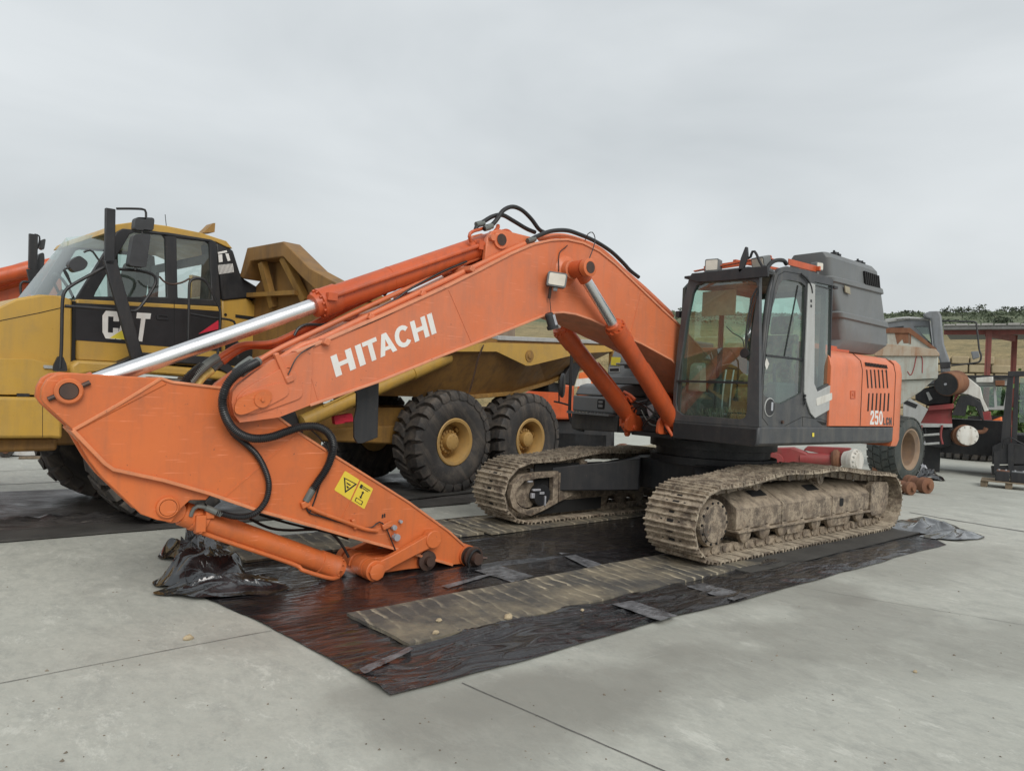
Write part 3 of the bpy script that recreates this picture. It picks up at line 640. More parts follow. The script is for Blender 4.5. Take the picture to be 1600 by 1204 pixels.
# ---- car body between the tracks
cb = MB(); cb.pz([(.75, .6), (.45, .85), (-.45, .85), (-.75, .6), (-.75, -.6), (-.45, -.85), (.45, -.85), (.75, -.6)], .46, .84)
cbo = obj('car_body', cb, BLACKP, exc, bevel=.01)
for sx in (1, -1):
    for sy in (1, -1):
        lg = MB(); A = [(.95, .40, .84), (.35, .84, .84), (.35, .84, .44), (.95, .40, .44)]; B = [(1.62, .99, .70), (1.02, .99, .70), (1.02, .99, .40), (1.62, .99, .40)]
        lg.add([(x * sx + (.30 if sy < 0 and i > 3 else 0), y * sy, z) for i, (x, y, z) in enumerate(A + B)], [(0, 1, 2, 3), (7, 6, 5, 4), (0, 4, 5, 1), (1, 5, 6, 2), (2, 6, 7, 3), (3, 7, 4, 0)]); obj('leg', lg, BLACKP, cbo, bevel=.015)
sr_ = MB(); sr_.lathe((0, 0, .82), (0, 0, 1), [(0, .80), (.09, .80), (.095, .72), (.19, .72), (.195, .80), (.30, .80)], 56); ring = obj('swing_ring', sr_, BLACKP, exc)
bo = MB(); hub_bolts(bo, (0, 0, 1.005), (0, 0, 1), .765, 36, .016, .03); objs('bolt', bo, BLACKP, ring)
# ---- revolving deck
dk_ = MB(); dk_.px([(.335, 1.165), (1.40, 1.165), (1.43, 1.20), (1.435, 1.375), (.335, 1.375)], 1.27, -1.98); dko = obj('deck', dk_, DGREY, exc, bevel=.02, label='dark grey skirt below the cab and hood')
d2 = MB(); d2.px([(-1.435, 1.375), (-1.43, 1.20), (-1.40, 1.14), (-.35, 1.165), (-.35, 1.375)], 1.20, -1.98); obj('deck_side', d2, DGREY, dko, bevel=.02)
d3 = MB(); d3.bb(1.20, -1.9, -.35, .335, 1.15, 1.20); d3.bb(.55, -1.9, -.348, .333, 1.20, 1.44); obj('deck_centre', d3, BLACKP, dko)
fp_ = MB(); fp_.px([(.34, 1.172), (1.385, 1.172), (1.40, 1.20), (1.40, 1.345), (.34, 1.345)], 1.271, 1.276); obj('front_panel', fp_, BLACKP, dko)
yy = MB(); yy.py(EX.xz([(1269, 676), (1272, 676), (1272, 682), (1269, 682)], 1.4355), 1.4360, 1.4375); obj('yellow_marker', yy, DECALY, dko, smooth=False)
st_ = MB(); st_.bb(1.20, 1.34, -1.38, -.62, 1.36, 1.385)
for k in range(12): st_.bb(1.335, 1.35, -1.36 + k * .062, -1.335 + k * .062, 1.385, 1.397)
obj('step', st_, PLASTIC, dko)
# ---- counterweight
cwp = [(-1.99, 1.42), (-2.15, 1.425), (-2.5, 1.30), (-2.78, .98), (-2.92, .5), (-2.96, 0)]
cwp = cwp + [(x, -y) for x, y in cwp[-2::-1]]
cw = MB(); n = len(cwp); rows_ = [(1.12, .985), (1.20, 1.0), (2.10, 1.0), (2.22, .985), (2.27, .95)]
vs = []
for z, k in rows_: vs += [(-1.99 + (x + 1.99) * k, y * k, z) for x, y in cwp]
fs = [tuple(range(n)), tuple((len(rows_) - 1) * n + i for i in range(n - 1, -1, -1))]
for r in range(len(rows_) - 1):
    for i in range(n): fs.append((r * n + i, r * n + (i + 1) % n, (r + 1) * n + (i + 1) % n, (r + 1) * n + i))
cw.add(vs, fs); obj('counterweight', cw, BODYRED, exc, label='orange counterweight at the tail')
# ---- engine hood and side doors
hs = [(1.18, 1.385), (1.43, 1.385), (1.43, 2.08), (1.40, 2.20), (1.30, 2.29), (1.10, 2.32), (.2, 2.33), (-1.0, 2.33), (-1.30, 2.29), (-1.40, 2.20), (-1.43, 2.08), (-1.43, 1.385)]
hd = MB(); hd.px(hs, -.215, -1.985); hood = obj('engine_hood', hd, BODYRED, exc, bevel=.012)
h2 = MB()
for x in (-1.01, -1.972): h2.px([(y * 1.0015, z) for y, z in [(1.4301, 1.392), (1.4318, 1.392), (1.4318, 2.08), (1.403, 2.203), (1.303, 2.293), (1.10, 2.3235), (1.10, 2.321), (1.30, 2.2905), (1.4005, 2.2005), (1.4301, 2.08)]], x + .005, x - .005)
objs('panel_gap', h2, DARK, hood, smooth=False)
lv = MB()
for k in range(6):
    for (a, b, c, d) in (((1354 + k * 6.1, 577.5), (1355.3 + k * 6.1, 577.5), (1356.6 + k * 6.1, 606), (1355.2 + k * 6.1, 606)), ((1357 + k * 6.2, 614), (1358.4 + k * 6.2, 614), (1357 + k * 6.2, 642), (1355.4 + k * 6.2, 642))):
        pts = EX.xz([a, b, c, d], 1.431); xm = sum(p[0] for p in pts) / 4
        lv.py([(xm + (p[0] - xm) * 1.35, p[1]) for p in pts], 1.4312, 1.4330)
for k in range(15):
    a = EX.on(1354 + k * 2.35, 569, 1, 1.425); lv.box((a.x, 1.416, 2.165), (.02, .006, .05), Matrix.Rotation(.32, 3, 'X'))
objs('louvre_slot', lv, DARK, hood, smooth=False)
lk = MB(); lk.py(fillet(EX.xz([(1328.5, 610), (1336.5, 610), (1336.5, 623), (1328.5, 623)], 1.431), .012), 1.4312, 1.435, [fillet(EX.xz([(1330, 612), (1335, 612), (1335, 621), (1330, 621)], 1.431), .01)]); lk.py(EX.xz([(1331.5, 614), (1334, 614), (1334, 619), (1331.5, 619)], 1.431), 1.4312, 1.434); obj('door_latch', lk, RED, hood)
# ---- the tall grey cover standing above the hood
def cover():
    # near face traced on the plane y = 1.08
    Y1, Y0 = 1.08, .52
    tr = lambda pts: EX.xz(pts, Y1)
    rowsL = [(1299, 402), (1302, 431), (1302.5, 434), (1303.5, 440), (1304, 442), (1315.5, 486), (1316, 489), (1318, 496), (1318.5, 498), (1323, 531)]
    rowsR = [(1373, 425), (1377, 449), (1377.5, 452), (1379, 459), (1379.5, 461), (1385, 502), (1385.5, 505), (1387, 512), (1387, 514), (1388, 540)]
    Lx, Rx = tr(rowsL), tr(rowsR); vs = []; fs = []
    infl = [0, .0, .028, .028, 0, 0, .028, .028, 0, 0]
    prof = []
    mb = MB(); nring = 0; rings = []
    for i in range(10):
        l, r = Lx[i], Rx[i]; e = infl[i]; rr = .07
        z0, z1 = l[1], r[1]; xl, xr = l[0] + .06 + e, r[0] - .0 - e; y1 = Y1 + e; y0 = Y0 - e
        ring = []
        for cx, cy, a0 in ((xl - rr, y1 - rr, 0), (xr + rr, y1 - rr, PI / 2), (xr + rr, y0 + rr, PI), (xl - rr, y0 + rr, 1.5 * PI)):
            for k in range(5):
                a = a0 + PI / 2 * k / 4; x = cx + rr * math.cos(a); t = (x - xl) / (xr - xl); ring.append((x, cy + rr * math.sin(a), z0 + (z1 - z0) * t))
        rings.append(ring)
    top = [(x * .97 + .03 * (-.45), Y0 + .06 + (y - Y0) * .80, z + .07) for x, y, z in rings[0]]
    bot = [((x + .45) * .90 - .45, Y0 + .1 + (y - Y0 - .1) * .80, z - .14) for x, y, z in rings[-1]]
    rings = [top] + rings + [bot]; n = len(top)
    for r in rings: vs += r
    for j in range(len(rings) - 1):
        for i in range(n): fs.append((j * n + i, j * n + (i + 1) % n, (j + 1) * n + (i + 1) % n, (j + 1) * n + i))
    fs.append(tuple(range(n - 1, -1, -1))); fs.append(tuple((len(rings) - 1) * n + i for i in range(n)))
    return mb.add(vs, fs)
cv = obj('raised_cover', cover(), PLASTIC, exc, angle=28, label='tall ribbed dark grey cover standing above the hood')
vl = MB(); vp = EX.xz([(1350, 423), (1374, 431), (1376, 452), (1352, 445)], 1.10)
for k in range(8):
    t0, t1 = (k + .15) / 8, (k + .72) / 8; l = lambda a, b, t: (a[0] + (b[0] - a[0]) * t, a[1] + (b[1] - a[1]) * t)
    vl.py([l(vp[0], vp[1], t0), l(vp[0], vp[1], t1), l(vp[3], vp[2], t1), l(vp[3], vp[2], t0)], 1.085, 1.107)
objs('vent_slot', vl, DARK, cv, smooth=False)
sk_ = MB(); sk_.py(EX.xz([(1318.5, 446), (1326.5, 449), (1327.5, 460), (1320, 456.5)], 1.10), 1.10, 1.113); obj('paper_label', sk_, BEIGE, cv, smooth=False)
hg = MB()
for q in ((1303, 397), (1309, 400), (1340, 410), (1347, 413)): p = EX.on(*q, 1, .9); hg.box((p.x, .9, p.z), (.05, .07, .05)); hg.cyl((p.x, .9, p.z), (p.x, .9, p.z + .05), .015, n=8)
objs('hinge', hg, BLACKP, cv)
su = MB(); su.bb(-.35, -1.55, .70, 1.0, 2.31, 2.40); obj('cover_support', su, RED, exc)
# ---- tank and tool box on the right-hand deck
tb = MB(); tb.py([(1.20, 1.387), (1.20, 1.60), (.30, 1.62), (.30, 1.387)], -1.42, -.66); tbo = obj('tool_box', tb, PLASTIC, exc, bevel=.025)
t2 = MB(); t2.py([(1.19, 1.608), (1.10, 1.74), (.98, 1.77), (.30, 1.78), (.30, 1.62)], -1.41, -.68); obj('lid', t2, PLASTIC, tbo, bevel=.03)
t3 = MB(); t3.px(fillet([(-.95, 1.44), (-.82, 1.44), (-.82, 1.565), (-.95, 1.565)], .02), 1.2005, 1.204); obj('latch', t3, DARK, tbo, smooth=False)
t4 = MB(); t4.bb(1.204, 1.215, -.925, -.85, 1.46, 1.50); t4.bb(1.204, 1.215, -.925, -.85, 1.515, 1.545); objs('latch_grip', t4, PLASTIC, tbo, bevel=.004)
ft = MB(); ft.py([(.55, 1.385), (.55, 2.02), (.40, 2.34), (.20, 2.42), (-.55, 2.42), (-.55, 1.385)], -1.41, -.42); fto = obj('fuel_tank', ft, TANKG, exc, bevel=.03)
t5 = MB(); t5.bb(.86, .551, -1.30, -.46, 1.78, 1.88); t5.bb(.86, .56, -.98, -.52, 2.03, 2.06); t5.bb(.78, .56, -.90, -.6, 1.99, 2.03); objs('tank_step', t5, PLASTIC, fto, bevel=.012)
t6 = MB(); t6.add([Vector((.553, y, z)) for y, z in EX.yz([(955.5, 557.5), (970, 558), (968.5, 571), (954, 570)], .553)], [(0, 1, 2, 3)]); obj('yellow_label', t6, DECALY, fto, smooth=False)
t7 = MB(); pq = EX.yz([(951, 574), (968.5, 573.5), (968.5, 581), (952, 581.5)], .555); t7.px(pq, .553, .557); obj('name_plate', t7, LGREY, fto, smooth=False)
t8 = MB(); pq = EX.yz([(952.5, 575.5), (967, 575), (967, 579.7), (953, 580)], .558); t8.px(pq, .5575, .559); obj('plate_print', t8, BLACKD, fto, smooth=False)
hr = MB(); A = [EX.on(*q, 0, 1.17) for q in ((894, 541), (893, 560), (891.5, 600), (890, 640), (891.5, 655), (900, 668), (912, 672))]; hr.tube(A, .022, 10); hro = obj('handrail', hr, BLACKP, exc)
m1 = MB(); m1.tube([EX.on(*q, 0, 1.17) for q in ((866, 627), (876, 629), (890, 633))], .013, 8); m1.tube([EX.on(*q, 0, 1.17) for q in ((873.5, 628), (873.5, 605), (876, 602))], .010, 8); obj('mirror_arm', m1, BLACKP, hro)
m2 = MB(); c0 = EX.on(880, 602, 0, 1.17); m2.lathe(c0 + Vector((.03, -.035, 0)), (-.55, .8, 0), [(0, .12), (.02, .165), (.05, .17), (.06, .15)], 20); mo_ = obj('mirror', m2, MIRR, hro)
mo_.data.transform(Matrix.Translation(c0) @ Matrix.Scale(.62, 4, (.8, .55, 0)) @ Matrix.Translation(-c0))
# ---- boom foot brackets and hydraulics clutter at the deck's nose
bf = MB()
for y in (.335, -.335): bf.py([(.75, 1.2), (.78, 1.5), (.45, 2.05), (.15, 2.1), (-.25, 1.9), (-.6, 1.2)], y - .03, y + .03)
for y in (.17, -.32): bf.py(fillet([(1.36, 1.20), (1.34, 1.36), (1.24, 1.42), (1.12, 1.38), (.95, 1.2)], .05), y - .02, y + .02)
objs('boom_bracket', bf, RED, exc, bevel=.01)
cl_ = MB(); cl_.bb(.95, .60, -.30, .28, 1.2, 1.55); cl_.bb(1.12, .95, -.25, -.05, 1.2, 1.38); cl_.box((1.10, .16, 1.36), (.22, .08, .12), Matrix.Rotation(.5, 3, 'Y')); obj('valve_block', cl_, BLACKP, exc, bevel=.01)
pl_ = MB(); pl_.box(EX.on(1017, 641, 0, 1.15), (.02, .09, .13), Matrix.Rotation(.4, 3, 'X')); obj('metal_tag', pl_, SILVER, exc)
for pts, r, mt in (([(965, 675), (968, 650), (977, 634), (990, 628), (1006, 630), (1014, 622)], .012, HOSE), ([(1000, 628), (1018, 626), (1026, 645), (1040, 668), (1052, 683)], .013, HOSE), ([(998, 630), (1012, 637), (1030, 652), (1050, 655)], .012, HOSE), ([(985, 660), (992, 640), (1003, 630)], .010, HOSE), ([(1010, 660), (1024, 640), (1021, 610), (1018, 598)], .012, SLEEVE), ([(975, 668), (984, 650), (985, 630), (992, 622)], .012, HOSE), ([(1004, 668), (1015, 655), (1030, 660), (1044, 676)], .011, HOSE), ([(988, 676), (978, 660), (982, 640), (1000, 634)], .009, HOSE), ([(1002, 640), (1010, 655), (1020, 664), (1036, 664)], .009, SLEEVE)):
    h_ = MB(); h_.tube([EX.on(q[0], q[1], 0, 1.24 + .03 * math.sin(q[0])) for q in pts], r, 8); obj('hydraulic_hose', h_, mt, exc)
for pts, r in (([(970, 665), (972, 640), (974, 625), (982, 620), (988, 628)], .022), ([(1022, 628), (1029, 618), (1034, 640), (1042, 665), (1052, 682)], .022), ([(975, 612), (984, 617), (992, 624)], .02)):
    h_ = MB(); h_.tube([EX.on(q[0], q[1], 0, 1.26) for q in pts], r, 10); obj('steel_pipe', h_, RED, exc)
kn = MB()
for q, s in (((980, 665), .11), ((973, 655), .07), ((986, 650), .07), ((980, 677), .06), ((990, 668), .06)): p = EX.on(*q, 0, 1.22); kn.cyl(p - Vector((.0, s * .5, 0)), p + Vector((.0, s * .5, 0)), s * .5, n=12); kn.box(p, (s * .8, s * .5, s * 1.2))
obj('pipe_union', kn, RED, exc, bevel=.006)

# ---- boom
up = [(362, 628), (364, 612), (373, 601), (400, 581), (428, 562), (464, 550), (490, 540), (600, 492.5), (700, 447), (750, 422), (800, 396), (835, 381), (862, 375), (887, 374), (912, 379.5), (937, 392), (962, 412), (987, 436), (1012, 460), (1037, 484), (1061, 506)]
lo = [(1050, 562), (1004, 537), (975, 524), (950, 511), (925, 499), (900, 490.5), (880, 487.5), (862, 489), (845, 495), (820, 505), (775, 523), (740, 537), (700, 552), (592, 596), (485, 633), (436, 652), (400, 657), (375, 660), (366, 648)]
YB = .29
U = EX.xz(up, YB); Lw = EX.xz(lo, YB)
foot_u = [(.55, 2.14), (.32, 1.98), (.22, 1.86)]; foot_l = [(.20, 1.74), (.28, 1.64), (.42, 1.62), (.70, 1.70)]
ci = 5; cl = 15                                       # the boom body starts behind the fork
bodyp = U[ci:] + foot_u + foot_l + Lw[:cl]
bm_ = MB(); bm_.py(bodyp, -YB + .015, YB - .015); boom = obj('boom', bm_, SALMON, exc, angle=20, label='faded orange boom with white lettering')
bs = MB(); bs.strip(U[ci:] + foot_u[:1], .022, -YB, YB); bs.strip(foot_l[-1:] + Lw[:cl], .022, -YB, YB); objs('flange', bs, EDGES, boom, bevel=.004)
fork = U[:ci + 2] + Lw[cl - 1:]
fk = MB(); fk.py(fork, YB - .075, YB - .004); fk.mirror_y(); objs('fork', fk, SALMON, boom, bevel=.006)
for pts, a, b in (([(370, 640), (368, 620), (385, 606), (445, 572), (460, 577), (474, 610), (470, 622), (420, 640), (385, 650)], .2865, .299), ([(378, 640), (372, 622), (385, 610), (438, 598), (450, 603), (450, 617), (420, 633), (388, 648)], .299, .311)):
    q = MB(); q.py(fillet(EX.xz(pts, YB), .05), a, b); obj('doubler_plate', q, SALMON, boom, bevel=.003)
q = MB(); q.py(fillet(EX.xz([(364, 636), (370, 622), (410, 607), (422, 611), (424, 622), (415, 632), (378, 648), (366, 646)], .30), .05), .311, .328); obj('pin_plate', q, ORANGE, boom, bevel=.004)
q = MB(); p = EX.on(408, 624, 1, .31); q.cyl((p.x, .327, p.z), (p.x, .337, p.z), .058, n=20); q.cyl((p.x, .337, p.z), (p.x, .352, p.z), .014, n=6); objs('bolt', q, ORANGE, boom)
q = MB(); sq = EX.xz([(700, 447), (735, 552)], YB)
for a, b in (((703, 449), (738, 538)), ((1003, 453), (985, 533)), ((478, 548), (498, 628))):
    w_ = EX.xz([a, b], YB); q.bar((w_[0][0], YB - .014, w_[0][1] - .02), (w_[1][0], YB - .014, w_[1][1] + .02), .010, .006, (0, 1, 0))
objs('weld_seam', q, SALMON, boom)
# lettering on the near side
def quad_map(fr, y, bl, br, tr, tl):
    c = [fr.on(*p, 1, y) for p in (bl, br, tr, tl)]
    return lambda u, v: c[0].lerp(c[1], u).lerp(c[3].lerp(c[2], u), v)
def letters(mb, mp, spec, w0, w1):
    for ch, x0, x1, in spec:
        for poly, holes in GLYPH[ch]:
            f = lambda u, v, w: (lambda q: (q.x, q.y + w, q.z))(mp(x0 + (x1 - x0) * u, v))
            mb.prism(poly, f, w0, w1, holes)
def arcp(cx, cy, rx, ry, a0, a1, n=14): return [(cx + rx * math.cos(math.radians(a0 + (a1 - a0) * i / n)), cy + ry * math.sin(math.radians(a0 + (a1 - a0) * i / n))) for i in range(n + 1)]
GLYPH = {
    'H': [([(0, 0), (.30, 0), (.30, .40), (.70, .40), (.70, 0), (1, 0), (1, 1), (.70, 1), (.70, .60), (.30, .60), (.30, 1), (0, 1)], [])],
    'I': [([(0, 0), (1, 0), (1, 1), (0, 1)], [])],
    'T': [([(.34, 0), (.66, 0), (.66, .80), (1, .80), (1, 1), (0, 1), (0, .80), (.34, .80)], [])],
    'A': [([(0, 0), (.27, 0), (.34, .20), (.66, .20), (.73, 0), (1, 0), (.64, 1), (.36, 1)], [[(.40, .37), (.60, .37), (.50, .72)]])],
    'C': [(arcp(.53, .5, .53, .52, 38, 322) + arcp(.53, .5, .25, .31, 322, 38), [])],
    'c': [([(0, .22), (.2, 0), (.8, 0), (1, .2), (1, .40), (.66, .40), (.66, .22), (.34, .22), (.34, .80), (.66, .80), (.66, .64), (1, .64), (1, .84), (.82, 1), (.2, 1), (0, .82)], [])],
    'L': [([(0, 0), (1, 0), (1, .2), (.32, .2), (.32, 1), (0, 1)], [])],
    'N': [([(0, 0), (.28, 0), (.28, .55), (.72, 0), (1, 0), (1, 1), (.72, 1), (.72, .45), (.28, 1), (0, 1)], [])],
    '2': [([(0, 0), (1, 0), (1, .2), (.42, .2), (.95, .58), (1, .72), (.92, .90), (.75, 1), (.25, 1), (.06, .88), (0, .68), (.32, .68), (.40, .80), (.62, .80), (.66, .70), (.60, .60), (0, .18)], [])],
    '5': [([(0, .26), (.06, .10), (.25, 0), (.75, 0), (.94, .12), (1, .32), (.95, .54), (.76, .66), (.34, .64), (.34, .82), (.92, .82), (.92, 1), (.06, 1), (.06, .46), (.56, .48), (.66, .40), (.68, .28), (.60, .18), (.42, .18), (.33, .26)], [])],
    '0': [(arcp(.5, .5, .5, .5, 0, 342, 19), [arcp(.5, .5, .2, .33, 0, 342, 19)])],
}
lt = MB(); mp = quad_map(EX, YB - .0145, (525, 589), (682, 520), (674, 488.5), (516, 557))
letters(lt, mp, [('H', 0, .185), ('I', .222, .277), ('T', .288, .425), ('A', .418, .585), ('C', .590, .745), ('H', .768, .925), ('I', .948, 1.0)], .0, .0025); obj('lettering', lt, DECAL, boom, smooth=False)
lt = MB(); mp = quad_map(EX, 1.431, (1359, 663), (1379, 663.5), (1379, 641.5), (1360, 641)); letters(lt, mp, [('2', 0, .30), ('5', .35, .65), ('0', .70, 1.0)], .0003, .0025); obj('number_lettering', lt, DECAL, hood, smooth=False)
lt = MB(); mp = quad_map(EX, 1.431, (1380, 663.5), (1393, 664), (1393, 652), (1380, 652)); letters(lt, mp, [('L', 0, .26), ('c', .34, .62), ('N', .70, 1.0)], .0003, .0025); obj('model_lettering', lt, DGREY, hood, smooth=False)
# lugs for the arm cylinder on the boom's back
lg = MB(); lp = EX.xz([(756, 412), (760, 372), (768, 361), (780, 358), (792, 361), (832, 371), (838, 384)], .16)
lg.py(lp, .12, .17); lg.mirror_y(); objs('cylinder_lug', lg, SALMON, boom, bevel=.008)
# ---- arm (stick)
YA = .20
armo = EX.xz([(64, 622), (66, 606), (74, 592), (88, 584), (105, 582), (140, 584), (252, 591), (270, 597), (347, 606), (400, 632), (436, 652), (465, 674), (525, 713), (610, 766), (640, 785), (702, 830), (726, 852), (731, 866), (728, 880), (707, 882), (650, 866), (625, 859), (540, 836), (460, 813), (400, 796), (325, 770), (255, 750), (177, 733), (163, 723), (114, 672), (72, 634)], YA)
aL = EX.xz([(252, 591), (270, 597), (347, 606), (400, 632), (436, 652), (465, 674), (525, 713), (610, 766), (640, 785), (702, 830), (726, 852), (731, 866), (728, 880), (707, 882), (650, 866), (625, 859), (540, 836), (460, 813), (400, 796), (325, 770), (255, 750), (177, 733), (163, 723), (114, 672)], YA)
am = MB(); am.py(aL, -YA + .012, YA - .012); arm = obj('arm', am, ORANGE, exc, angle=20, label='orange arm lying with its tip on the ground')
fl = MB(); fl.strip(EX.xz([(252, 591), (270, 597), (347, 606), (400, 632), (436, 652), (465, 674), (525, 713), (610, 766), (640, 785), (702, 830), (726, 852)], YA), .020, -YA, YA); fl.strip(EX.xz([(707, 882), (650, 866), (625, 859), (540, 836), (460, 813), (400, 796), (325, 770), (255, 750), (177, 733), (163, 723), (114, 672)], YA), .024, -YA - .012, YA + .012)
fl.strip(EX.xz([(114, 672), (185, 632), (252, 591)], YA), .022, -YA, YA + .002); objs('flange', fl, EDGEO, arm, bevel=.004)
lug = EX.xz([(64, 622), (66, 606), (74, 592), (88, 584), (105, 582), (140, 584), (252, 591), (262, 600), (120, 674), (114, 672), (72, 634)], YA)
lm = MB(); lm.py(lug, .115, YA - .006); lm.mirror_y(); objs('rear_lug', lm, ORANGE, arm, bevel=.01)
brk = EX.xz([(110, 669), (114, 672), (163, 723), (177, 733), (255, 750), (330, 772), (322, 781), (297, 781), (285, 792), (268, 816), (245, 812), (220, 803), (160, 746), (140, 720)], YA - .04)
bk = MB(); bk.py(brk, YA - .08, YA - .04); bk.mirror_y(); objs('cylinder_bracket', bk, ORANGE, arm, bevel=.006)
def pin(fr_px, y0, y1, r, rc, mats, par, ycap=None, cap=.03, nm='pin'):
    c = EX.on(*fr_px, 1, y1); a = MB(); a.lathe((c.x, y0, c.z), (0, 1, 0), [(0, rc), (y1 - y0 - .008, rc), (y1 - y0, rc - .008), (y1 - y0, r + .004), (y1 - y0 - .06, r + .003)], 28); o = obj(nm, a, mats[0], par)
    b = MB(); b.cyl((c.x, y1 - .05, c.z), (c.x, y1 + cap, c.z), r, n=24); obj('pin_end', b, mats[1], o); return c
c = pin((108, 611), -.22, .235, .052, .082, (ORANGE, PINST), arm, cap=-.006)
q = MB(); q.cyl((c.x + .07, .212, c.z - .035), (c.x + .108, .212, c.z - .055), .016, n=10); q.cyl((c.x - .07, .212, c.z + .035), (c.x - .115, .212, c.z + .06), .016, n=10); objs('lock_bolt', q, PINST, arm)
pin((263, 793), -.19, .19, .055, .075, (ORANGE, ORANGE), arm, cap=.002)
pin((677, 842), -.30, .245, .05, .068, (ORANGE, ORANGE), arm, cap=.012)
# weld seams on the arm side
q = MB()
for a, b in (((352, 776), (468, 676)), ((526, 831), (567, 742))):
    w_ = EX.xz([a, b], YA); q.bar((w_[0][0], YA - .012, w_[0][1]), (w_[1][0], YA - .012, w_[1][1]), .012, .008, (0, 1, 0))
objs('weld_seam', q, ORANGE, arm)
# warning sticker
mp = quad_map(EX, YA - .0115, (522, 765), (569, 795), (583, 763), (539, 735))
def decal(polys, w0, w1, mat, nm, par):
    m = MB()
    for poly, holes in polys: m.prism(poly, lambda u, v, w: (lambda q: (q.x, q.y + w, q.z))(mp(u, v)), w0, w1, holes)
    return obj(nm, m, mat, par, smooth=False)
stk = decal([(fillet([(0, 0), (1, 0), (1, 1), (0, 1)], .05), [])], 0, .002, STICKER, 'warning_sticker', arm)
decal([([(.06, .72), (.50, .78), (.30, .14)], [[(.12, .69), (.44, .73), (.295, .26)]]), ([(.19, .60), (.36, .60), (.32, .54), (.22, .54)], []), ([(.24, .48), (.34, .46), (.31, .38), (.27, .40)], []),
       ([(.60, .70), (.68, .70), (.68, .88), (.60, .88)], []), ([(.69, .74), (.90, .74), (.90, .78), (.69, .78)], []), ([(.69, .82), (.94, .82), (.94, .86), (.69, .86)], []),
       ([(.74, .36), (.78, .36), (.78, .60), (.74, .60)], []), ([(.71, .58), (.81, .58), (.76, .66)], []), ([(.71, .38), (.81, .38), (.76, .30)], []),
       ([(.64, .08), (.88, .08), (.88, .26), (.64, .26)], [[(.665, .105), (.855, .105), (.855, .235), (.665, .235)]])], .002, .0032, BLACKD, 'sticker_print', arm)
mp = quad_map(EX, YA - .0115, (596, 809), (602, 809), (602, 803), (597, 803)); decal([([(0, 0), (.45, 0), (.45, 1), (0, 1)], []), ([(.6, .2), (1, .2), (1, 1.2), (.6, 1.2)], [])], 0, .002, BLACKD, 'small_stencil', arm)
# rubber flap hanging under the boom
q = MB(); fp = EX.xz([(551, 606), (592, 590), (590, 683), (567, 692), (558, 692), (553, 683), (553, 655), (557, 637), (557, 615)], 0.05); q.py(fp, .03, .055); obj('rubber_flap', q, BLACKP, boom, bevel=.004)
# ---- hydraulic cylinders
def cyl_on(y, a, b): return EX.on(*a, 1, y), EX.on(*b, 1, y)
def cylinder(nm, A, B, t, rb, rr, gl=.16, mats=(RED, CHROME), eye=.09, width=.2, lab=None):
    """A = barrel end pin, B = rod end pin, barrel covers A..t"""
    d = (B - A); Ln = d.length; d.normalize(); b = MB()
    s0 = eye * .8; e = Ln * t
    b.lathe(A, d, [(s0, rb * .55), (s0 + .02, rb), (e - gl, rb), (e - gl + .004, rb * 1.10), (e - .035, rb * 1.10), (e - .03, rb * 1.14), (e - .004, rb * 1.14), (e, rb * .95), (e + .05, rb * .90), (e + .055, rr * 1.06)], 28)
    o = obj(nm, b, mats[0], exc, label=lab)
    g = MB(); g.cyl(A - Vector((0, width / 2, 0)), A + Vector((0, width / 2, 0)), eye, n=24); obj('barrel_eye', g, mats[0], o)
    r = MB(); r.cyl(A + d * (e - .1), B - d * eye * .7, rr, n=28); obj('rod', r, mats[1], o)
    g = MB(); g.cyl(B - Vector((0, width / 2, 0)), B + Vector((0, width / 2, 0)), eye, n=24); g.cyl(B, B - d * (eye + .06), rr * 1.25, n=20); obj('rod_eye', g, mats[0], o)
    bo = MB(); hub_bolts(bo, A + d * (e - .002), d, rb * 1.03, 12, .011, .018); objs('bolt', bo, mats[0], o)
    return o, d
A, B = cyl_on(0, (781, 376), (108, 611)); tq = EX.on(497, 472, 1, 0)
aco, d_ = cylinder('arm_cylinder', A, B, (tq - A).length / (B - A).length, .108, .060, .17, (RED, CHROME), .10, .22)
q = MB(); perp = d_.cross(Vector((0, 1, 0))); off = Vector((0, .128, 0)) + perp * .03; a = A + d_ * .35 + off; b = A + d_ * ((tq - A).length - .07) + off; q.tube([A + d_ * .12 + Vector((0, .10, .16)), A + d_ * .16 + Vector((0, .13, .13)), a + d_ * -.05, a, b], .020, 10); q.box(b, (.08, .05, .06)); q.box(a, (.05, .05, .08)); obj('oil_pipe', q, RED, aco)
q = MB(); q.lathe(A + d_ * .33, d_, [(0, .112), (.03, .112)], 24); q.lathe(A + d_ * 1.3, d_, [(0, .1105), (.012, .1105)], 24); obj('clamp_band', q, RED, aco)
NA, NB = EX.on(1055, 664, 1, .25), EX.on(905, 420, 1, .45); tq = EX.on(963, 508, 1, .38)
for y in (1, -1):
    A = NA.copy(); B = NB.copy()
    if y < 0: A.y = -.40; B.y = -.45
    co_, dd = cylinder('boom_cylinder', A, B, (tq - NA).length / (NB - NA).length, .098, .055, .24, (RED, CHROME), .085, .13)
    q = MB(); sd = Vector((dd.z, 0, -dd.x)) * -.118; q.tube([A + dd * .05 + sd * 1.05, A + dd * .2 + sd, A + dd * .75 + sd, A + dd * .95 + sd * .95], .022, 10); obj('oil_pipe', q, RED, co_)
Bp = EX.on(905, 420, 1, .46)
q = MB(); q.cyl((Bp.x, -.56, Bp.z), (Bp.x, .56, Bp.z), .062, n=28); q.lathe((Bp.x, .275, Bp.z), (0, 1, 0), [(0, .15), (.004, .15), (.03, .10), (.09, .095), (.10, .07)], 36); q.lathe((Bp.x, .55, Bp.z), (0, 1, 0), [(0, .088), (.06, .088), (.065, .075)], 24); pn = obj('boom_cylinder_pin', q, SALMON, exc)
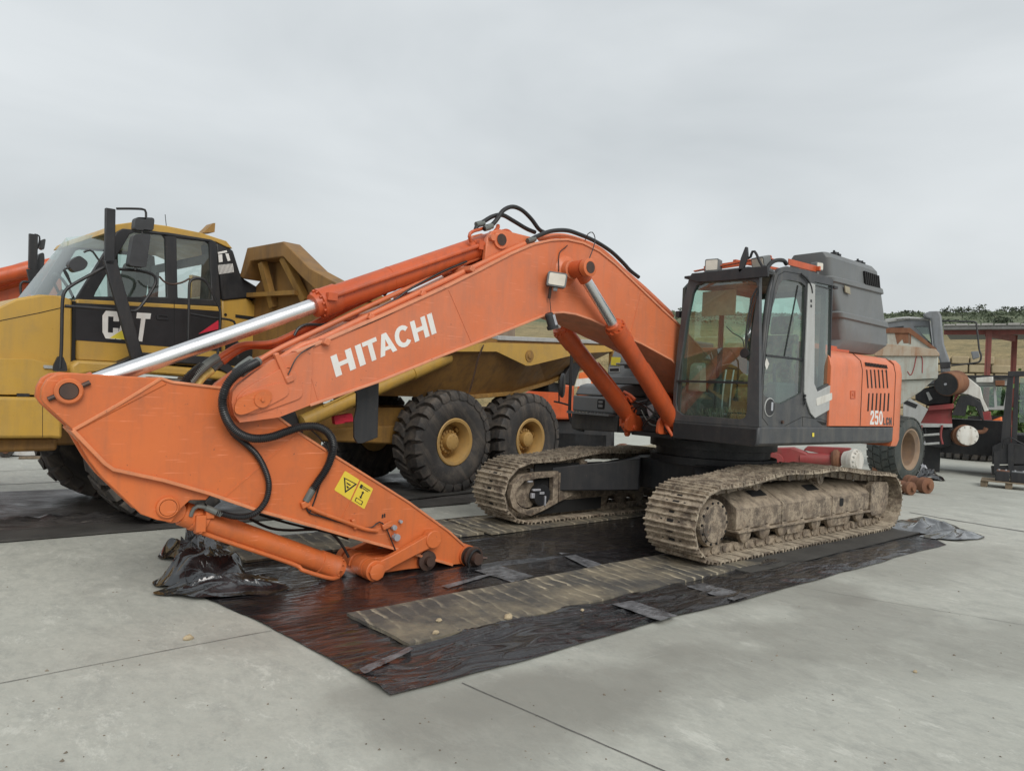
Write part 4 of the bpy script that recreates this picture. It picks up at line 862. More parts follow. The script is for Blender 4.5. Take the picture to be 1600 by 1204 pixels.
q = MB(); q.cyl((Bp.x, .60, Bp.z), (Bp.x, .619, Bp.z), .058, n=20); obj('pin_end', q, PINST, pn)
q = MB(); q.lathe((Bp.x, .274, Bp.z), (0, 1, 0), [(0, .21), (.004, .21), (.0045, .20)], 40); obj('weld_ring', q, SALMON, pn)
Pp = EX.on(781, 375, 1, .17)
q = MB(); q.cyl((Pp.x, -.19, Pp.z), (Pp.x, .20, Pp.z), .058, n=24); q.lathe((Pp.x, .168, Pp.z), (0, 1, 0), [(0, .085), (.025, .085), (.026, .06)], 24); q.cyl((Pp.x + .11, .165, Pp.z), (Pp.x + .11, .215, Pp.z), .03, n=12); pq = obj('arm_cylinder_pin', q, SALMON, exc)
q = MB(); q.cyl((Pp.x, .19, Pp.z), (Pp.x, .204, Pp.z), .056, n=20); obj('pin_end', q, PINST, pq)
A, B = cyl_on(0, (266, 795), (578, 905)); tq = EX.on(533, 889, 1, 0)
bco, d_ = cylinder('bucket_cylinder', A, B, (tq - A).length / (B - A).length - .03, .088, .050, .17, (ORANGE, CHROME), .085, .17)
q = MB(); pp = d_.cross(Vector((0, 1, 0))); sd = Vector((0, .075, -.085)); L_ = (B - A).length; q.tube([A + d_ * .20 + sd * 1.1 + Vector((0, .03, .02)), A + d_ * .30 + sd, A + d_ * (L_ * .55) + sd, A + d_ * (L_ * .60) + sd + Vector((0, .02, -.02)), A + d_ * (L_ * .74) + sd + Vector((0, .03, -.01)), A + d_ * (L_ * .80) + sd * .8], .017, 10); obj('oil_pipe', q, ORANGE, bco)
q = MB()
for s, r in ((.17, .095), (.23, .105)): q.lathe(A + d_ * s, d_, [(0, r), (.035, r)], 24)
q.box(A + d_ * .2 + Vector((0, .1, -.02)), (.07, .05, .12)); q.box(A + d_ * .27 + Vector((0, .09, .07)), (.06, .05, .06)); objs('pipe_clamp', q, ORANGE, bco, bevel=.005)
# ---- bucket linkage
P1 = EX.on(585, 907, 1, .27); P2 = EX.on(667, 889, 1, .20); P3 = EX.on(677, 842, 1, .27); P4 = EX.on(735, 869, 1, .24)
P2.z = max(P2.z, .098); P1.z = max(P1.z, .095)
def link(P, Q, y0, y1, w0, w1, nm, mat=ORANGE, r0=.085, r1=.075):
    d = Vector((Q.x - P.x, Q.z - P.z)).normalized(); n = Vector((-d.y, d.x)); p = Vector((P.x, P.z)); s = Vector((Q.x, Q.z)); m = (p + s) / 2
    pts = [tuple(p + d * .04 + n * w0), tuple(p.lerp(s, .3) + n * w0 * .9), tuple(p.lerp(s, .7) + n * w1 * .9), tuple(s - d * .03 + n * w1), tuple(s - d * .03 - n * w1), tuple(p.lerp(s, .7) - n * w1 * .9), tuple(p.lerp(s, .3) - n * w0 * .9), tuple(p + d * .04 - n * w0)]
    b = MB(); b.py(pts, y0, y1)
    for c_, r_ in ((p, r0), (s, r1)): b.cyl((c_.x, y0 - .012, c_.y), (c_.x, y1 + .012, c_.y), r_, n=24)
    return obj(nm, b, mat, exc, bevel=.006)
for s in (1, -1):
    a, b = sorted((s * .215, s * .275)); link(P1, P3, a, b, .055, .06, 'side_link', r0=.088, r1=.078)
lk = MB(); 
for s in (1, -1):
    a, b = sorted((s * .03, s * .15)); link(Vector((P1.x, 0, P1.z)), Vector((P2.x, 0, P2.z)), a, b, .075, .075, 'bucket_link', r0=.09, r1=.085)
q = MB(); q.cyl((P1.x, -.30, P1.z), (P1.x, .31, P1.z), .05, n=20); q.lathe((P1.x, .287, P1.z), (0, 1, 0), [(0, .07), (.03, .07), (.035, .055)], 8); q.lathe((P1.x, .165, P1.z), (0, 1, 0), [(0, .09), (.035, .09)], 24); obj('link_pin', q, ORANGE, exc)
q = MB(); q.cyl((P2.x, -.22, P2.z), (P2.x, .26, P2.z), .042, n=20); q.lathe((P2.x, .165, P2.z), (0, 1, 0), [(0, .083), (.02, .088), (.045, .088), (.05, .06)], 24); obj('bucket_pin', q, PINST, exc)
q = MB(); q.cyl((P4.x, -.24, P4.z), (P4.x, .215, P4.z), .095, n=28); obj('tip_boss', q, ORANGE, arm)
q = MB(); q.lathe((P4.x, .20, P4.z), (0, 1, 0), [(0, .088), (.03, .088), (.032, .05), (.075, .05), (.077, .098), (.085, .102), (.10, .10), (.103, .06), (.12, .055), (.17, .05)], 28); q.cyl((P4.x + .02, .32, P4.z + .01), (P4.x - .10, .36, P4.z - .0), .012, n=8); tp = obj('bucket_pin', q, PINST, exc)
q = MB(); q.tube([(P4.x + .075 * math.cos(t * .7), .31 + .015 * math.sin(t), P4.z - .03 + .11 * math.sin(t * .7)) for t in range(10)], .012, 8); obj('seal_ring', q, HOSE, tp)
# ---- pipes along the boom's back and hoses
def hose(nm, pts, r, mat, par, rib=0, n=8): h = MB(); h.tube([EX.on(p[0], p[1], 1, p[2]) for p in pts], r, n, rib=rib); return obj(nm, h, mat, par)
hose('steel_pipe', [(404, 590, .16), (420, 577, .16), (436, 562, .16), (470, 541, .17), (500, 530, .18), (560, 501, .18), (640, 464, .18), (720, 427, .18), (790, 394, .2), (820, 381, .2)], .026, SALMON, boom, n=12)
hose('steel_pipe', [(388, 577, .05), (410, 560, .05), (440, 543, .05), (480, 524, .05), (560, 486, .05), (640, 449, .05), (720, 413, .05), (760, 398, .05)], .022, SALMON, boom, n=12)
hose('steel_pipe', [(340, 560, -.1), (358, 548, -.1), (380, 538, -.1), (420, 536, -.1), (450, 525, -.1), (520, 490, -.1), (620, 441, -.1), (700, 407, -.1)], .022, RED, boom, n=12)
hose('steel_pipe', [(348, 566, -.18), (366, 552, -.18), (390, 541, -.18), (430, 540, -.18), (470, 520, -.18), (560, 474, -.18), (650, 434, -.18), (720, 405, -.18)], .024, RED, boom, n=12)
q = MB()
for a, y in (((640, 462), .0), ((492, 535), .1), ((715, 424), .05), ((560, 497), .0)): p = EX.on(*a, 1, y); q.box(p, (.05, .48, .05), Matrix.Rotation(-.43, 3, 'Y')); q.box(p - Vector((0, 0, .05)), (.04, .3, .08), Matrix.Rotation(-.43, 3, 'Y'))
p = EX.on(440, 575, 1, .285); q.box(p, (.035, .05, .24), Matrix.Rotation(.45, 3, 'Y')); q.box(EX.on(452, 592, 1, .30), (.06, .03, .05), Matrix.Rotation(.45, 3, 'Y')); objs('pipe_clamp', q, SALMON, boom, bevel=.006)
hose('cable', [(450, 585, .31), (470, 552, .31), (520, 527, .26), (560, 512, .28), (620, 486, .27), (660, 466, .27), (700, 446, .28), (740, 428, .24)], .005, HOSE, boom)
hose('cable', [(470, 540, .1), (540, 507, .1), (610, 473, .1), (640, 452, .1), (690, 425, .1), (730, 408, .1)], .010, HOSE, boom)
hose('cable', [(460, 524, -.05), (466, 513, -.05), (480, 507, -.05), (505, 507, -.05), (530, 500, -.05)], .012, HOSE, boom)
hose('cable', [(600, 462, -.05), (615, 444, -.05), (630, 436, -.05), (650, 434, -.05), (662, 434, -.05)], .012, HOSE, boom)
# rubber hoses over the top
hose('rubber_hose', [(743, 359, .1), (746, 352, .1), (756, 346, .1), (770, 338, .1), (785, 336, .1), (802, 345, .08), (822, 357, .06), (836, 363, .05)], .021, HOSE, boom, n=10)
hose('rubber_hose', [(756, 358, .14), (768, 352, .14), (777, 342, .14), (786, 329, .14), (800, 323, .14), (815, 328, .12), (830, 342, .1), (842, 358, .08), (852, 364, .06)], .021, HOSE, boom, n=10)
hose('rubber_hose', [(826, 376, .2), (842, 368, .2), (862, 361, .2), (885, 360, .18), (905, 366, .16), (930, 377, .14), (955, 393, .12), (975, 412, .1), (984, 422, .1), (998, 433, .1)], .022, HOSE, boom, n=10)
hose('steel_pipe', [(840, 372, .0), (870, 367, .0), (900, 372, 0), (940, 390, 0), (980, 426, 0), (1010, 452, 0), (1050, 490, 0)], .018, SALMON, boom, n=8)
hose('steel_pipe', [(842, 374, .12), (872, 370, .12), (902, 375, .12), (942, 394, .12), (982, 430, .12), (1012, 456, .12), (1052, 494, .12)], .018, SALMON, boom, n=8)
hose('cable', [(736, 378, .12), (733, 368, .14), (738, 362, .14), (748, 359, .12), (754, 357, .1)], .016, RED, boom)
q = MB()
for a in ((748, 350, .1), (752, 349.5, .1), (761, 356, .14), (765, 354, .14), (832, 374, .2), (828, 375.5, .2)): p = EX.on(*a[:2], 1, a[2]); q.cyl(p - Vector((.03, 0, -.012)), p + Vector((.03, 0, -.012)), .027, n=12)
objs('hose_fitting', q, SLEEVE, boom)
# corrugated hoses at the elbow
hose('corrugated_hose', [(402, 566, .24), (383, 576, .30), (366, 588, .33), (354, 603, .34), (348, 622, .33), (349, 640, .33), (356, 658, .31), (368, 673, .30), (384, 682, .29), (402, 685, .28), (425, 682, .27), (448, 674, .26), (470, 667, .26), (492, 666, .26), (508, 672, .26), (518, 684, .26), (521, 699, .25), (517, 716, .24), (509, 734, .23), (497, 752, .22), (489, 764, .215)], .030, HOSE, arm, rib=.10, n=12)
hose('corrugated_hose', [(392, 565, .20), (372, 578, .26), (360, 592, .29), (350, 612, .30), (346, 634, .29), (352, 655, .27), (366, 678, .24), (384, 693, .23), (402, 711, .22), (414, 733, .22), (420, 755, .22), (417, 778, .225), (405, 796, .225), (388, 806, .20), (368, 807, .17), (350, 803, .14), (338, 800, .13)], .022, HOSE, arm, rib=.10, n=12)
hose('sleeve', [(404, 564, .21), (388, 574, .26), (376, 583, .29)], .034, SLEEVE, boom, n=12)
hose('sleeve', [(392, 562, .17), (378, 572, .21), (368, 581, .25)], .032, SLEEVE, boom, n=12)
hose('sleeve', [(490, 762, .215), (484, 772, .21), (478, 783, .205)], .028, SLEEVE, arm, n=10)
hose('sleeve', [(346, 803, .135), (332, 797, .12), (320, 792, .11)], .024, SLEEVE, arm, n=10)
hose('sleeve', [(340, 558, -.1), (325, 568, -.08), (308, 582, -.06), (296, 597, -.05)], .034, SLEEVE, arm, n=10)
hose('corrugated_hose', [(318, 572, -.08), (302, 584, -.06), (290, 597, -.05), (282, 612, -.05)], .038, HOSE, arm, rib=.1, n=10)
hose('sleeve', [(344, 566, -.18), (335, 574, -.16), (331, 578, -.14)], .028, SLEEVE, arm, n=10)
hose('sleeve', [(331, 578, -.14), (318, 588, -.12), (308, 600, -.1), (300, 612, -.1)], .030, YSLEEVE, arm, n=10)
hose('cable', [(478, 785, .205), (482, 800, .205), (500, 806, .21), (530, 815, .21), (560, 822, .21), (580, 824, .21), (592, 815, .21), (602, 822, .21), (612, 845, .215), (620, 864, .215)], .006, HOSE, arm)
hose('cable', [(516, 700, .24), (505, 740, .22), (492, 780, .21), (484, 800, .21)], .006, HOSE, arm)
hose('cable', [(462, 675, .24), (480, 668, .24), (505, 690, .22), (514, 706, .22)], .006, HOSE, arm)
hose('cable', [(390, 810, -.1), (420, 824, -.1), (450, 828, -.1), (485, 827, -.1), (512, 829, -.05), (532, 848, 0), (545, 870, .02)], .011, HOSE, arm)
hose('cable', [(405, 803, -.15), (440, 814, -.15), (480, 824, -.12), (520, 833, -.1), (545, 842, -.1)], .010, HOSE, arm)
hose('steel_pipe', [(474, 786, .205), (480, 790, .205), (500, 800, .21), (540, 815, .215), (570, 826, .215), (590, 829, .21)], .017, ORANGE, arm, n=10)
hose('steel_pipe', [(298, 806, .09), (302, 795, .10), (310, 790, .11), (322, 793, .11)], .015, SLEEVE, arm, n=10)
q = MB()
for a, s in (((605, 820), (.10, .03, .05)), ((553, 818), (.03, .04, .09)), ((477, 787), (.07, .04, .05)), ((618, 837), (.05, .04, .05))): p = EX.on(*a, 1, .205); q.box(p, s, Matrix.Rotation(.35, 3, 'Y'))
objs('pipe_bracket', q, ORANGE, arm, bevel=.006)
q = MB()
for a, r, l in (((617, 838), .03, .05), ((625, 814), .014, .03), ((614, 823), .022, .04)): p = EX.on(*a, 1, .205); q.cyl((p.x, .2, p.z), (p.x, .2 + l, p.z), r, n=10)
objs('hose_fitting', q, SILVER, arm)
# ---- work lamp and dangling canister on the boom side
def lamp(c, rot, w=.15, h=.11, d=.09, par=None, nm='work_lamp'):
    R = rot.to_4x4(); T = Matrix.Translation(c) @ R
    b = MB(); i0 = 0; b.prism(fillet([(-w / 2, -h / 2), (w / 2, -h / 2), (w / 2, h / 2), (-w / 2, h / 2)], .02), lambda u, v, q_: (u * (1 - .25 * q_ / d if q_ > .5 * d else 1), q_, v), 0, -d); b.bb(-.02, .02, -.05, -.02, -h / 2 - .04, -h / 2); b.xf(T); o = obj(nm, b, PLASTIC, par, bevel=.008)
    g = MB(); g.prism(fillet([(-w * .42, -h * .40), (w * .42, -h * .40), (w * .42, h * .40), (-w * .42, h * .40)], .015), lambda u, v, q_: (u, q_, v), .001, .006); g.xf(T); obj('lens', g, LENS, o); return o
tocam = lambda c: math.atan2(CAM.y - c.y, CAM.x - c.x) - PI / 2
c = EX.on(866, 437, 1, .38); c.y = .42; lamp(c, Matrix.Rotation(-.62, 3, 'Z') @ Matrix.Rotation(-.1, 3, 'Y'), .19, .14, .10, boom)
hose('bracket', [(860, 449, .33), (859, 460, .32), (858, 466, .31)], .016, PINST, boom)
hose('cable', [(859, 466, .31), (860, 478, .32), (861, 489, .33)], .004, HOSE, boom)
q = MB(); a = EX.on(857, 489, 1, .36); b = EX.on(864, 513, 1, .36); q.lathe(a, b - a, [(0, .032), (.01, .042), ((b - a).length - .03, .044), ((b - a).length - .028, .058), ((b - a).length, .056)], 16); q.mi = 0; cn = obj('lamp_housing', q, MIRR, boom)
q = MB(); q.bar(a.lerp(b, .1) + Vector((-.02, .045, 0)), a.lerp(b, .85) + Vector((-.02, .045, 0)), .03, .004, (0, 1, 0)); obj('reflective_strip', q, SILVER, cn)
hose('cable', [(893, 376, .2), (884, 386, .29), (874, 396, .29), (873, 424, .30)], .005, HOSE, boom)
hose('cable', [(914, 376, .2), (919, 365, .3), (926, 363, .32), (930, 374, .34), (926, 390, .42), (920, 406, .5)], .005, HOSE, boom)
# ---- cab
XF, YS, YR, XR = 1.275, 1.405, .37, -.205
front_o = EX.yz([(1186, 667), (1051, 657), (1052, 612), (1058, 545), (1066, 482), (1076, 436), (1082, 428)], XF) + [(1.32, 3.03), (1.36, 2.95)]
front_h = EX.yz([(1059, 594), (1056, 628), (1058, 641), (1066, 648), (1110, 651), (1156, 655), (1164, 652), (1167, 640), (1168, 595), (1175, 515), (1184, 450), (1181, 441), (1172, 438), (1100, 441), (1088, 446), (1082, 458), (1072, 505)], XF)
cf = MB(); cf.px(front_o, XF - .05, XF, [front_h]); cab = obj('cab', cf, DGREY, exc, bevel=.012, label='dark grey cab with green-tinted glass')
side_o = EX.xz([(1187, 667), (1189, 625), (1193, 560), (1199, 500), (1205, 455), (1211, 430), (1219, 419), (1230, 416), (1262, 422), (1302, 436), (1298, 560), (1296, 667)], YS)
win_f = EX.xz([(1217, 446), (1222, 438), (1232, 437), (1252, 441), (1259, 447), (1258.5, 500), (1256, 560), (1252, 614), (1246, 618), (1221, 631), (1212, 629), (1203, 622), (1192, 617), (1193.5, 580), (1199, 530), (1207, 480)], YS)
win_r = EX.xz([(1273, 440), (1300, 446), (1298.5, 540), (1297, 598), (1276, 609), (1271, 600), (1270, 540)], YS)
cs = MB(); cs.py(side_o, YS - .045, YS, [win_f, win_r]); sd_o = obj('cab_side', cs, DGREY, cab, bevel=.010)
# door outline groove, light grey handle panel, round cover
q = MB(); gl_ = EX.xz([(1200, 664), (1191, 652), (1192.5, 600), (1197, 545), (1203, 495), (1210, 450), (1216, 430), (1226, 424), (1255, 429), (1262, 434)], YS); q.strip(gl_, .007, YS, YS + .0015); obj('door_gap', q, DARK, sd_o, smooth=False)
q = MB(); q.py(EX.xz([(1261, 441), (1271, 444), (1269.5, 598), (1275, 612), (1298, 600), (1297, 638), (1271, 653), (1264, 645), (1256, 622), (1254.5, 612), (1256, 560)], YS), YS + .001, YS + .022); hp = obj('door_pillar', q, LGREY, cab, bevel=.006)
q = MB(); q.py(fillet(EX.xz([(1272, 622), (1297, 613), (1297, 624), (1273, 634)], YS), .02), YS + .022, YS + .026); obj('grip', q, WHITEP, hp, bevel=.003)
q = MB()
for y in (618, 624, 630, 470, 478): p = EX.on(1258 if y > 500 else 1267, y, 1, YS + .02); q.box(p, (.03, .012, .028))
objs('hinge', q, BLACKP, hp)
q = MB(); p = EX.on(1202, 636, 1, YS); q.lathe((p.x, YS - .001, p.z), (0, 1, 0), [(0, .100), (.007, .100), (.010, .092)], 32); rc = obj('round_cover', q, LGREY, cab)
q = MB(); q.lathe((p.x, YS + .009, p.z), (0, 1, 0), [(0, .090), (.003, .090)], 32); obj('cover_face', q, BLACKP, rc)
q = MB(); q.box((p.x - .03, YS + .014, p.z + .01), (.035, .006, .09)); obj('key_plate', q, SILVER, rc)
q = MB(); l_ = EX.xz([(1296.5, 660), (1284, 655), (1254, 651), (1226, 665)], YS); q.strip(l_, .006, YS, YS + .0015); l_ = EX.xz([(1254, 651), (1254, 666)], YS); q.strip(l_, .006, YS, YS + .0017); q.py(EX.xz([(1276, 657), (1291, 660), (1290, 664), (1285, 664)], YS), YS, YS + .002); objs('panel_gap', q, DARK, sd_o, smooth=False)
q = MB(); p = EX.on(1221.5, 659, 1, YS); q.cyl((p.x, YS, p.z), (p.x, YS + .02, p.z), .018, n=12); obj('lock', q, PINST, sd_o)
# corner pillar, far side, rear, roof, floor
q = MB(); pil = [EX.on(*a, 1, 1.385) for a in ((1187, 664), (1189, 625), (1192, 560), (1198, 500), (1204, 455), (1210, 430))]; q.tube([(min(p.x, 1.262), 1.372, p.z) for p in pil] + [(1.20, 1.36, 3.04)], .033, 12); obj('corner_pillar', q, DGREY, cab)
q = MB(); q.py([(XF - .02, 1.38), (XF - .02, 2.9), (1.1, 3.03), (XR, 3.03), (XR, 1.38)], YR, YR + .04, [[(1.17, 1.70), (1.15, 2.90), (.52, 2.95), (.52, 1.70)], [(.47, 1.70), (.47, 2.95), (-.13, 2.95), (-.13, 1.70)]]); obj('far_wall', q, CABIN, cab)
q = MB(); q.px([(YR + .04, 1.38), (YS - .05, 1.38), (YS - .05, 3.0), (YR + .04, 3.0)], XR, XR + .04, [[(YR + .10, 1.72), (YS - .11, 1.72), (YS - .11, 2.93), (YR + .10, 2.93)]]); obj('rear_wall', q, CABIN, cab)
rp = [(YR + .02, 2.99), (YR + .06, 3.05), (.6, 3.085), (1.15, 3.085), (1.34, 3.05), (YS - .003, 2.985)]
q = MB(); q.px(rp, 1.18, XR - .01); obj('roof', q, DGREY, cab, bevel=.015)
q = MB(); q.px(EX.yz([(1076, 436), (1081, 427), (1200, 415), (1200, 432), (1140, 438), (1090, 441)], XF + .03), XF + .002, XF + .035); q.bb(XF + .03, 1.1, YR + .05, 1.34, 3.0, 3.03); obj('front_visor', q, BLACKP, cab, bevel=.006)
q = MB(); q.bb(XF - .06, XR + .05, YR + .045, YS - .05, 1.385, 1.42); obj('floor', q, CABIN, cab)
# panes
def pane(nm, mk, mat, par): m = MB(); mk(m); return obj(nm, m, mat, par, smooth=False)
fy = lambda pts: EX.yz(pts, XF - .02)
pane('windscreen', lambda m: m.add([(XF - .03, y, z) for y, z in fy([(1058, 593), (1168, 594), (1186, 437), (1080, 440)])], [(0, 1, 2, 3)]), GLASS, cab)
pane('lower_pane', lambda m: m.add([(XF - .028, y, z) for y, z in fy([(1057, 598), (1168, 600), (1168, 656), (1055, 650)])], [(0, 1, 2, 3)]), GLASS, cab)
q = MB(); a, b = EX.on(1058, 595, 0, XF - .01), EX.on(1169, 598, 0, XF - .01); q.bar(a, b, .03, .022); objs('window_bar', q, BLACKP, cab)
pane('door_window', lambda m: m.add([(x, YS - .02, z) for x, z in win_f], [tuple(range(len(win_f)))]), GLASS, cab)
pane('rear_side_window', lambda m: m.add([(x, YS - .02, z) for x, z in win_r], [tuple(range(len(win_r)))]), GLASS, cab)
pane('far_window', lambda m: m.add([(1.18, YR + .02, 1.69), (1.16, YR + .02, 2.92), (-.14, YR + .02, 2.96), (-.14, YR + .02, 1.69)], [(0, 1, 2, 3)]), GLASS, cab)
pane('rear_window', lambda m: m.add([(XR + .02, YR + .09, 1.71), (XR + .02, YS - .10, 1.71), (XR + .02, YS - .10, 2.94), (XR + .02, YR + .09, 2.94)], [(0, 1, 2, 3)]), GLASS, cab)
q = MB(); w_ = EX.xz([(1197, 555), (1256, 562)], YS - .015); q.bar((w_[0][0], YS - .018, w_[0][1]), (w_[1][0], YS - .018, w_[1][1]), .022, .02, (0, 1, 0)); w_ = EX.xz([(1247, 446), (1226, 556)], YS - .015); q.bar((w_[0][0], YS - .018, w_[0][1]), (w_[1][0], YS - .018, w_[1][1]), .012, .012, (0, 1, 0)); objs('window_bar', q, BLACKP, sd_o)
q = MB(); q.py(EX.xz([(1198.5, 559), (1202.5, 568), (1198.5, 578), (1195.5, 568)], YS - .012), YS - .0185, YS - .0165); obj('diamond_sticker', q, WHITEP, sd_o, smooth=False)
# wiper, interior
q = MB(); q.tube([EX.on(*a, 0, XF + .015) for a in ((1165, 556), (1169, 520), (1176, 480), (1186, 447))], .007, 6); q.tube([EX.on(*a, 0, XF + .02) for a in ((1166, 545), (1166, 520), (1174, 470), (1184, 448))], .010, 6); p = EX.on(1165, 552, 0, XF + .01); q.cyl(p, p + Vector((.03, 0, 0)), .05, n=16); q.tube([p + Vector((.02, 0, 0)), EX.on(1160, 530, 0, XF + .02), EX.on(1145, 520, 0, XF), EX.on(1135, 510, 0, XF)], .005, 6); objs('wiper', q, BLACKP, cab)
q = MB(); q.bb(.62, .12, .66, 1.14, 1.62, 1.80); seat = obj('seat', q, SEATC, cab, bevel=.05)
q = MB(); q.py(fillet([(.20, 1.78), (.04, 2.45), (-.06, 2.45), (.02, 1.75)], .05), .70, 1.10); obj('backrest', q, SEATC, seat, bevel=.04)
q = MB(); q.py(fillet([(.05, 2.46), (.02, 2.68), (-.07, 2.68), (-.06, 2.46)], .04), .78, 1.02); obj('headrest', q, SEATC, seat, bevel=.04)
q = MB(); q.bb(.45, .15, .75, 1.05, 1.42, 1.62); obj('seat_base', q, BLACKP, seat)
q = MB(); q.bb(.75, .05, 1.18, 1.32, 1.42, 1.86); q.bb(.80, .05, .44, .60, 1.42, 1.88); q.py([(1.18, 1.42), (1.16, 1.62), (1.02, 1.72), (.86, 1.70), (.86, 1.42)], .42, .60); objs('console', q, CABIN, cab, bevel=.03)
q = MB(); q.tube([(.72, .52, 1.88), (.74, .53, 2.0), (.72, .54, 2.08)], .018, 8); q.tube([(.70, 1.25, 1.86), (.72, 1.25, 1.98), (.70, 1.24, 2.06)], .018, 8); objs('control_lever', q, BLACKP, cab)
q = MB()
for y in (.80, .90): q.tube([(1.02, y, 1.42), (1.00, y, 1.75), (.93, y - .02, 1.98)], .009, 8); q.box((1.06, y, 1.45), (.16, .08, .02), Matrix.Rotation(-.4, 3, 'Y'))
objs('pedal_lever', q, SILVER, cab)
q = MB(); q.py(fillet([(1.12, 1.72), (1.10, 2.02), (1.02, 2.06), (.98, 1.72)], .03), .41, .56); obj('monitor', q, BEIGE, cab, bevel=.02)
q = MB(); q.py(fillet([(.62, 1.81), (.55, 1.95), (.30, 1.97), (.22, 1.81)], .04), .72, 1.08); obj('folded_cloth', q, SEATC, cab, bevel=.03)
q = MB(); q.bb(1.12, 1.10, .55, .98, 2.58, 2.86); obj('sun_blind', q, BEIGE, cab)
# blades added behind the lower pane, standing in for its green grass-like reflection
REFLG = plain('pane_reflection_green', (.13, .14, .09), .8, var=.4, sc=14)
q = MB(); rg = random.Random(3)
for k in range(620):
    x, y = rg.uniform(.95, 1.20), rg.uniform(.48, 1.30); a = rg.uniform(0, 6.28); l = rg.uniform(.06, .20); h = rg.uniform(.02, .16) * (1 - abs(y - .92) * .8); d = Vector((math.cos(a), math.sin(a), 0)); s = Vector((-d.y, d.x, 0)) * .004; p = Vector((x, y, 1.425)); e = p + d * l * .6 + Vector((0, 0, h)); e.x = min(e.x, 1.235)
    m = p.lerp(e, .55) + Vector((0, 0, h * .35)); m.x = min(m.x, 1.235); q.add([p - s, p + s, m + s, m - s, e], [(0, 1, 2, 3), (3, 2, 4)])
tag(obj('reflection_blades', q, REFLG, cab, smooth=False), None, None, kind='stuff')
# roof clutter: bent orange guard, work lamps, mirror, arms
q = MB(); P_ = lambda a, x: EX.on(*a, 0, x)
q.bar(P_((1085, 424), 1.2), P_((1205, 400), 1.0), .05, .012); q.bar(P_((1100, 420), 1.1), P_((1206, 404), .9), .012, .06); q.bar(P_((1195, 403), 1.0), P_((1210, 408), .8), .09, .012); a = EX.on(1232, 409, 1, 1.25); b = EX.on(1275, 420, 1, 1.25); q.bar(a, b, .012, .07); q.bar(a + Vector((.3, -.5, .02)), b + Vector((0, -.4, .02)), .04, .03); q.bar(b - Vector((0, .4, .0)), b + Vector((0, .05, 0)), .03, .05); objs('bent_roof_guard', q, RED, cab, label='bent orange guard bars on the cab roof')
lamp(EX.on(1112, 414, 0, 1.22), Matrix.Rotation(-PI / 2 + .25, 3, 'Z'), .16, .14, .11, cab)
lamp(EX.on(1184, 411, 0, 1.16), Matrix.Rotation(-PI / 2 - .1, 3, 'Z') @ Matrix.Rotation(-.3, 3, 'X'), .16, .12, .12, cab)
lamp(EX.on(1281, 416, 1, 1.2), Matrix.Rotation(-.2, 3, 'Z'), .12, .10, .08, cab)
q = MB(); q.px(fillet(EX.yz([(1165, 386), (1167.5, 385.5), (1168.5, 400), (1162, 419), (1156, 426), (1154.5, 421), (1158, 404)], 1.3), .012), 1.28, 1.31); obj('mirror', q, MIRR, cab, bevel=.006)
q = MB(); q.tube([EX.on(*a, 0, 1.25) for a in ((1166, 402), (1172, 403), (1175, 394), (1178, 392), (1182, 397), (1187, 409), (1194, 420))], .014, 8); q.tube([EX.on(*a, 1, 1.36) for a in ((1197, 424), (1203, 413), (1212, 407), (1224, 407), (1229, 413))], .022, 10); q.tube([EX.on(*a, 1, 1.425) for a in ((1252, 428), (1261, 436), (1267, 447), (1269, 458))], .012, 8); objs('mirror_arm', q, BLACKP, cab)
q = MB(); p = EX.on(1061, 491, 0, XF - .05); q.box(p, (.06, .05, .07)); p = EX.on(1304, 449, 1, YS); q.box(p, (.09, .04, .03)); objs('bracket', q, BLACKP, cab)
# ================================================================== the yellow articulated dump truck
TYAW = math.radians(8); TO = (1.924, -4.597)
TK = Fr(TO, TYAW)
truck = thing('dump_truck', 'yellow articulated dump truck with black door panels parked behind the excavator', 'dump truck', (TO[0], TO[1], 0), TYAW)
def tyre_mb(R=.79, Wd=.30, n=24, Rr=.34):
    mb = MB(); c = R - .068
    prof = [(-Wd + .06, Rr), (-Wd + .015, Rr + .05), (-Wd, R * .72), (-Wd + .012, c - .07), (-Wd + .05, c - .015), (-Wd + .11, c), (0, c + .012), (Wd - .11, c), (Wd - .05, c - .015), (Wd - .012, c - .07), (Wd, R * .72), (Wd - .015, Rr + .05), (Wd - .06, Rr)]
    mb.lathe((0, 0, 0), (0, 1, 0), prof, 72, caps=False)
    def P(r, th, w): return (r * math.cos(th), w, r * math.sin(th))
    for s in (1, -1):
        for i in range(n):
            t0 = 2 * PI * (i + (.5 if s < 0 else 0)) / n
            st = [(.012, 0, .075, R - .008, c - .01), (Wd * .42, .10, .080, R, c - .01), (Wd * .60, .12, .092, R, c - .01), (Wd - .035, .13, .105, R - .010, c - .03), (Wd + .004, .135, .110, R - .065, R - .13), (Wd + .002, .137, .075, R - .120, R - .15)]
            vs = []
            for w, dt, hw, rt, rb in st:
                for (k, r, e) in ((-1, rb, 1.12), (-1, rt, .88), (1, rt, .88), (1, rb, 1.12)): vs.append(P(r, t0 + dt + k * hw * e, s * w))
            fs = [(0, 1, 2, 3), tuple((len(st) - 1) * 4 + q for q in (3, 2, 1, 0))]
            for j in range(len(st) - 1):
                for q in range(4): fs.append((j * 4 + q, j * 4 + (q + 1) % 4, j * 4 + 4 + (q + 1) % 4, j * 4 + 4 + q))
            mb.add(vs, fs)
    return mb
tyre_me = mesh_of('tyre', tyre_mb(), RUBBER, angle=38)
